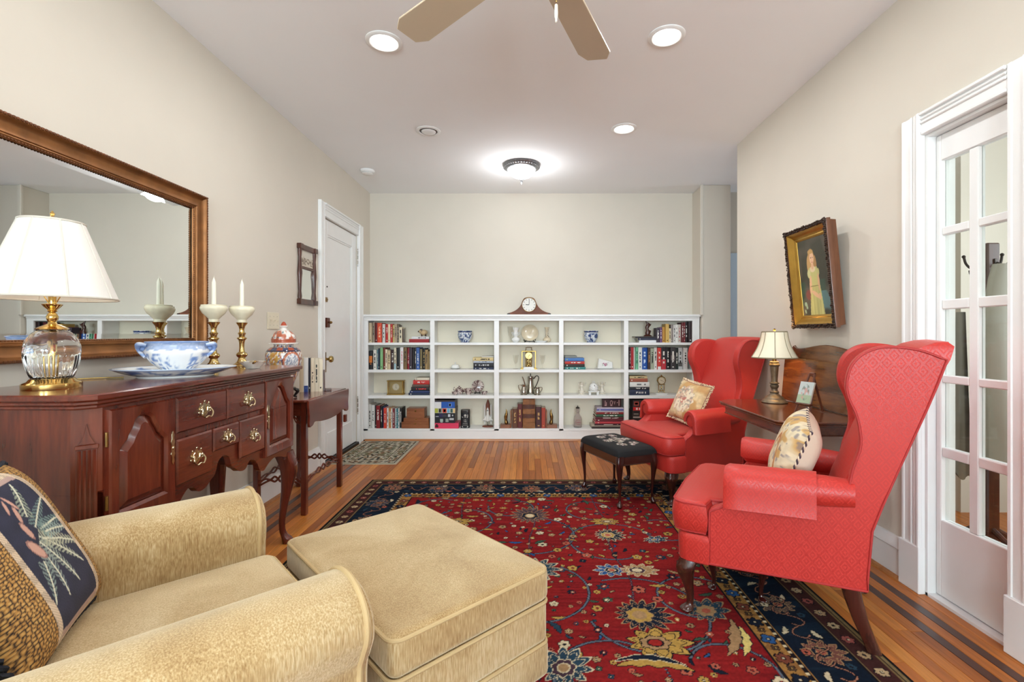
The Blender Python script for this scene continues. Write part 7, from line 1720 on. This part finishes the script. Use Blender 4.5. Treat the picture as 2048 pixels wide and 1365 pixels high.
def cherub(x, y, label, fl):
    t = thing('cherub_figurine', label, 'figurine', (x, y, SHELF[2]), 0, 'white porcelain figurines')
    b = MB(); b.lathe(spline([(.034, 0), (.036, .006), (.026, .012), (.030, .03), (.018, .055), (.016, .075), (.020, .09), (.012, .104), (.008, .108)], 3), 20); b.ball((0, 0, .120), (.013, .013, .015), 12, 8); b.build('figure', m_bisq, t)
    for s_ in (-1, 1):
        b = MB(); b.tube(spline([(s_ * .014, 0, .094), (s_ * .030, -.008, .092), (s_ * .036 + fl * .004, -.006, .116)], 4), [.006, .0058, .0055, .0052, .005, .005, .0048, .0045, .004], 8); b.ball((s_ * .038 + fl * .004, -.006, .122), (.008, .006, .008), 8, 6); b.build('arm', m_bisq, t)
    b = MB()
    for i in range(9): a = i * 1.4; b.ball((.03 * math.cos(a), .022 * math.sin(a) - .01, .016 + (i % 4) * .012), .007, 6, 5)
    b.build('flower_garland', m_bisq, t)
cherub(zx2(580), YI + .06, 'white porcelain cherub left of the round lidded dish', 1); cherub(zx2(792), YI + .09, 'white porcelain cherub right of the round lidded dish', -1)
t = thing('potpourri_dish', 'white domed lidded china dish on a footed stand, fourth bay', 'dish', (zx2(698), YI + .03, SHELF[2]))
b = MB(); b.box(-.060, .060, -.035, .045, .030, .040, .003)
for x_ in (-.042, .042): b.box(x_ - .012, x_ + .012, -.03, .04, 0, .031, .003)
b.build('stand', m_white, t)
b = MB(); b.lathe(spline([(.040, .0405), (.048, .050), (.050, .070), (.046, .092), (.034, .112), (.016, .124), (.001, .127)], 4), 40, (0, .005, 0)); b.tube([(.012 * math.cos(q), .005, .132 + .010 * math.sin(q)) for q in [2 * PI * i / 14 for i in range(14)]], .003, 6, closed=True); dm = b.build('domed_lid', m_white, t)
b = MB()
for i in range(22):
    a = PI + .2 + (i * .61) % 2.8; zz = .05 + (i * .0137) % .05; r_ = float(np.interp(zz, [.05, .07, .092, .112], [.048, .050, .046, .034])); b.ball((r_ * math.cos(a), .005 + r_ * math.sin(a), zz), (.0028, .0028, .0028), 6, 4)
b.ball((.004, -.038, .102), .005, 8, 6); b.build('pierced_dots', pbr('dot_grey', (84, 80, 84), rough=.5), dm)
t = thing('milk_bottle', 'old clear glass milk bottle with wire stopper and red lettering', 'bottle', (zx2(538), YI + .05, SHELF[3]))
m_glassp = pbr('bottle_glass', (232, 222, 216), rough=.05, trans=.75, ior=1.2)
b = MB(); b.lathe(spline([(.036, 0), (.043, .004), (.044, .02), (.044, .085), (.038, .110), (.024, .135), (.017, .155), (.016, .185), (.019, .190), (.019, .200), (.014, .200), (.013, .16), (.020, .133), (.034, .106), (.040, .08), (.040, .02), (.001, .008)], 4), 40); b.build('glass', m_glassp, t)
b = MB(); b.lathe([(.001, .2005), (.018, .2005), (.020, .206), (.020, .214), (.012, .218), (.004, .224), (.003, .234), (.001, .236)], 24); b.build('stopper', pbr('stopper_dark', (70, 66, 62), rough=.4, metal=.6), t)
b = MB()
for s_ in (-1, 1): b.tube(spline([(s_ * .018, 0, .212), (s_ * .026, 0, .195), (s_ * .020, 0, .165)], 4), .0014, 6)
b.tube([(.018 * math.cos(q), .018 * math.sin(q), .162) for q in [2 * PI * i / 20 for i in range(20)]], .0014, 6, closed=True); b.build('wire_bail', m_steel, t)
b = MB()
def curve_text(b, pts, z0, sc, r): b.tube([((r + .0005) * math.sin((x * sc) / r), -(r + .0005) * math.cos((x * sc) / r), z0 + z * sc) for x, z in spline(pts, 4)], .0012, 5)
curve_text(b, [(-.7, .9), (-1.0, 1.0), (-1.3, .6), (-1.3, .2), (-1.0, 0), (-.75, .2), (-.8, .5)], .052, .021, .044)
curve_text(b, [(-.5, .0), (-.45, .5), (-.25, .5), (-.2, 0), (-.1, .5), (.05, .3)], .052, .021, .044); curve_text(b, [(.15, .9), (.2, 0), (.45, .6), (.6, 0), (.8, .9)], .052, .021, .044); curve_text(b, [(.95, .5), (1.1, 0), (1.3, .55)], .052, .021, .044)
for k in range(7): curve_text(b, [(-1.2 + k * .36, 0), (-1.05 + k * .36, .16), (-.95 + k * .36, 0)], .082, .018, .044); curve_text(b, [(-1.2 + k * .36, 0), (-1.05 + k * .36, .12), (-.95 + k * .36, 0)], .036, .018, .044)
b.build('red_lettering', pbr('red_enamel', (150, 56, 60), rough=.4), t)
mags = [(672, 985, 20, (60, 50, 48), None, 'dark brown large'), (672, 985, 12, (196, 184, 166), None, 'beige large'), (700, 990, 18, (70, 40, 52), W_, 'plum'), (705, 992, 20, (190, 64, 74), W_, 'pink-red'), (710, 990, 26, (110, 40, 50), W_, 'maroon'), (706, 992, 22, (96, 36, 46), W_, 'dark maroon'), (714, 990, 26, (44, 84, 60), W_, 'green'), (716, 992, 22, (140, 40, 40), W_, 'brick red'), (718, 990, 14, (196, 190, 200), None, 'lilac'), (722, 990, 18, (96, 100, 156), W_, 'periwinkle'), (724, 990, 10, (210, 196, 206), None, 'pale pink')]
z = stack(3, 3, mags, zx2, depth=.19, y0=YI - .035)
t = thing('word_block', 'dark wooden block with cut-out pale letters on the magazine stack', 'ornament', (zx2(882), YI + .02, z + .0006))
w2 = zw(190) / 2; hh = zw(92); b = MB(); b.box(-w2, w2, 0, .05, 0, hh, .002); b.build('block', pbr('block_dark', (62, 28, 30), rough=.5), t)
b = MB(); m_let = pbr('block_letters', (206, 160, 156), rough=.5)
L0 = -w2 * .74
b.box(L0, L0 + .006, -.002, 0, hh * .18, hh * .72); b.box(L0 - .004, L0 + .018, -.002, 0, hh * .14, hh * .24); b.box(L0 + .012, L0 + .018, -.002, 0, hh * .2, hh * .55)
b.tube([(-.006 + .012 * math.cos(q), -.001, hh * .48 + hh * .24 * math.sin(q)) for q in [2 * PI * i / 16 for i in range(16)]], .003, 6, closed=True); b.box(-.018, .006, -.002, 0, hh * .14, hh * .2)
b.tube([(.020, -.001, hh * .66), (.028, -.001, hh * .3), (.036, -.001, hh * .66)], .003, 6)
b.box(w2 * .72, w2 * .80, -.002, 0, hh * .16, hh * .8); b.ball((w2 * .58, -.001, hh * .5), (.005, .002, .005), 8, 6); b.build('letters', m_let, t)

# ---- rightmost bay
z = stack(4, 0, [(1150, 1322, 24, (224, 224, 226), None, 'white'), (1140, 1322, 24, (50, 52, 70), W_, 'dark slate'), (1112, 1322, 14, (60, 56, 58), None, 'thin black')], zx2)
t = thing('carved_figure', 'dark carved wooden bird figure on the books, top right', 'figurine', (zx2(1250), YI + .04, z + .0006))
b = MB(); b.lathe([(.001, 0), (.044, 0), (.046, .006), (.034, .014), (.020, .022), (.001, .024)], 24, sy=.7)
b.loft([[(ox + rx * math.cos(q), ry * math.sin(q), zz) for q in [2 * PI * i / 18 for i in range(18)]] for zz, ox, rx, ry in ((.018, 0, .022, .018), (.036, .002, .030, .020), (.055, .006, .026, .018), (.070, -.002, .017, .014), (.085, -.008, .016, .013), (.10, -.004, .022, .015), (.118, .006, .024, .014), (.130, .012, .022, .010), (.142, .000, .016, .008), (.155, -.016, .008, .005), (.166, -.020, .002, .002))])
b.build('body', m_dkwood, t)
b = MB(); b.prism([(.012, .07), (.036, .060), (.030, .044), (.018, .042)], 'y', -.012, .012, .003); b.prism([(.016, .122), (.040, .136), (.030, .112)], 'y', -.006, .006, .002); b.build('wings', m_dkwood, t)
upright(4, 0, [(1325, 1362, 186, (58, 46, 58), W_, 'dark plum'), (1363, 1388, 180, (104, 66, 110), W_, 'purple'), (1390, 1419, 175, (190, 140, 60), K_, 'ochre'), (1420, 1454, 145, (206, 168, 90), K_, 'gold'), (1455, 1477, 190, (222, 206, 170), K_, 'cream'), (1478, 1496, 150, (150, 140, 136), W_, 'grey'), (1497, 1519, 155, (206, 202, 196), K_, 'light grey'), (1520, 1549, 150, (226, 222, 214), K_, 'white'), (1550, 1579, 150, (206, 196, 184), R_, 'off-white'), (1580, 1604, 130, (100, 30, 34), W_, 'maroon'), (1605, 1621, 130, (128, 36, 38), W_, 'thin red'), (1622, 1649, 125, (40, 30, 32), W_, 'black'), (1650, 1688, 125, (48, 30, 32), W_, 'brown-black')], zx2, 333)
upright(4, 1, [(1053, 1069, 390, (60, 22, 28), W_, 'dark maroon'), (1070, 1099, 390, (172, 34, 40), W_, 'red'), (1100, 1114, 392, (226, 222, 216), None, 'thin white'), (1115, 1144, 390, (106, 176, 136), (30, 70, 60), 'mint green'), (1145, 1184, 390, (222, 222, 216), (60, 80, 110), 'white'), (1185, 1239, 395, (28, 80, 160), (200, 220, 240), 'thick blue'), (1240, 1267, 395, (66, 46, 40), (196, 140, 80), 'dark brown'), (1268, 1307, 400, (164, 170, 146), K_, 'sage green'), (1308, 1337, 395, (226, 224, 216), K_, 'plain white'), (1338, 1375, 395, (206, 60, 50), W_, 'red and white', (.0, .12, (226, 222, 216))), (1377, 1429, 390, (40, 34, 40), W_, 'black and red flag', (.0, .42, (190, 50, 60))), (1430, 1469, 390, (26, 25, 27), W_, 'black'), (1470, 1519, 390, (62, 56, 58), W_, 'dark grey', (.4, .62, (120, 106, 104))), (1520, 1551, 395, (38, 44, 42), W_, 'dark green'), (1552, 1596, 395, (196, 198, 198), K_, 'silver', (.1, .28, (90, 90, 90))), (1598, 1640, 395, (208, 206, 202), K_, 'pale grey')], zx2, 614)
stack(4, 2, [(1056, 1254, 54, (36, 44, 70), W_, 'thick navy'), (1056, 1256, 30, (40, 38, 46), W_, 'black'), (1056, 1255, 50, (222, 220, 214), (120, 120, 120), 'thick white'), (1056, 1236, 34, (158, 84, 62), W_, 'terracotta'), (1056, 1234, 24, (206, 184, 136), K_, 'tan')], zx2)
t = thing('anniversary_clock', 'small gold pendulum clock on the third shelf of the rightmost bay', 'clock', (zx2(1394), YI + .05, SHELF[2]))
b = MB(); b.lathe([(.001, 0), (.066, 0), (.067, .005), (.062, .012), (.050, .018), (.001, .019)], 36); b.build('base', m_white, t)
for x_ in (-.030, .030):
    b = MB(); b.lathe([(.006, .019), (.0035, .026), (.0035, .100), (.007, .106), (.001, .108)], 12, (x_, .004, 0)); b.build('pillar', m_brass, t)
b = MB(); b.box(-.038, .038, -.008, .014, .104, .110, .002); k_ = b.mark(); b.lathe([(.001, 0), (.044, 0), (.046, .004), (.044, .012), (.001, .012)], 36); b.xf(k_, Matrix.Translation((0, .008, .150)) @ Matrix.Rotation(PI / 2, 4, 'X'))
for i in range(9): a = PI * i / 8; b.ball((.046 * math.cos(a), .004, .150 + .046 * math.sin(a)), .005, 6, 5)
b.lathe([(.008, .196), (.010, .202), (.004, .210), (.001, .214)], 12); b.build('clock_case', m_brass, t)
c_ = (0, -.005, .150); d_ = clockface(t, c_, .036, m_creamp); hands(d_, c_, .036, 5.1, 2.0)
b = MB(); b.tube([(0, .003, .108), (0, .003, .05)], .0025, 6); b.ball((0, .003, .075), (.009, .008, .014), 10, 8)
for i in range(4): a = PI / 2 * i + .5; b.ball((.017 * math.cos(a), .003 + .017 * math.sin(a), .042), .0095, 10, 8)
b.build('pendulum', m_brass, t)
def gbox(x0, x1, z0, h, col, label, prints):
    X0, X1 = zx2(x0), zx2(x1); w_ = X1 - X0; b = MB(); b.col = (40, 36, 38); b.box(-w_ / 2, w_ / 2, 0, .17, 0, h); b.col = col; b.box(-w_ / 2 + .0005, w_ / 2 - .0005, -.0012, 0, .0005, h - .0005)
    for u0, u1, v0, v1, c in prints: b.col = c; b.box(-w_ / 2 + w_ * u0, -w_ / 2 + w_ * u1, -.0018, -.0012, h * v0, h * v1)
    o = b.build('game_box', m_card, flat=True); o.location = ((X0 + X1) / 2, YI - .01, z0); tag(o, label, 'box', 'boxed games'); return z0 + h
z = SHELF[3]
z = gbox(1085, 1390, z, zw(86), (34, 30, 32), 'black game box at the bottom of the rightmost bay', [(.02, .2, .3, .5, (150, 140, 130)), (.05, .25, .6, .75, (196, 190, 180))]); z = gbox(1085, 1390, z, zw(92), (40, 34, 34), 'dark patterned game box, second of the rightmost bay stack', [(.02, .28, .2, .35, (170, 160, 150)), (.04, .2, .55, .7, (120, 110, 100))]); z = gbox(1090, 1390, z, zw(36), (190, 40, 40), 'flat red game box in the rightmost bay stack', [(.1, .16, .2, .8, (230, 200, 190)), (.2, .24, .2, .8, (230, 200, 190))]); gbox(1088, 1390, z, zw(70), (52, 40, 38), 'dark game box on top of the rightmost bay stack', [(.04, .2, .2, .8, (170, 70, 60)), (.07, .17, .35, .65, (220, 200, 180))])

# ---- mantel clock on the ledge
t = thing('mantel_clock', 'wooden hump-backed mantel clock on top of the bookcase', 'clock', ((1058 - 1056) * 5.17 / 960, 5.17, ZT1))
m_mant = wood('mantel_wood', (84, 40, 22), (128, 70, 42), 'x', rough=.55, coat=0); sc = 5.17 / 960 / 11.87
hp = [(0, 420), (100, 400), (150, 340), (185, 250), (240, 170), (330, 100), (430, 58), (490, 46)]
hp = [(x * sc, (z - 6) * sc) for x, z in spline(hp, 4)]; pl = [(-x, z) for x, z in reversed(hp)] + hp[1:]
b = MB(); b.prism([(x, max(z, .0)) for x, z in pl] + [(hp[-1][0], .012), (-hp[-1][0], .012)], 'y', -.045, .045, .004); b.build('case', m_mant, t)
b = MB(); b.box(-500 * sc, 500 * sc, -.05, .05, 0, .016, .004); b.build('plinth', m_mant, t)
for s_ in (-1, 1): b = MB(); b.box(s_ * 480 * sc - .016, s_ * 480 * sc + .016, -.053, .053, 0, .014, .003); b.build('foot', m_black, t)
c_ = (0, -.0455, 232 * sc); d_ = clockface(t, c_, 158 * sc, pbr('white_dial', (226, 224, 216), rough=.4)); hands(d_, c_, 158 * sc, -PI / 2 + .06, 0.02)
b = MB(); b.tube([(c_[0] + 166 * sc * math.cos(q), -.0465, c_[2] + 166 * sc * math.sin(q)) for q in [2 * PI * i / 40 for i in range(40)]], .004, 8, closed=True); b.build('bezel', m_brassd, t)
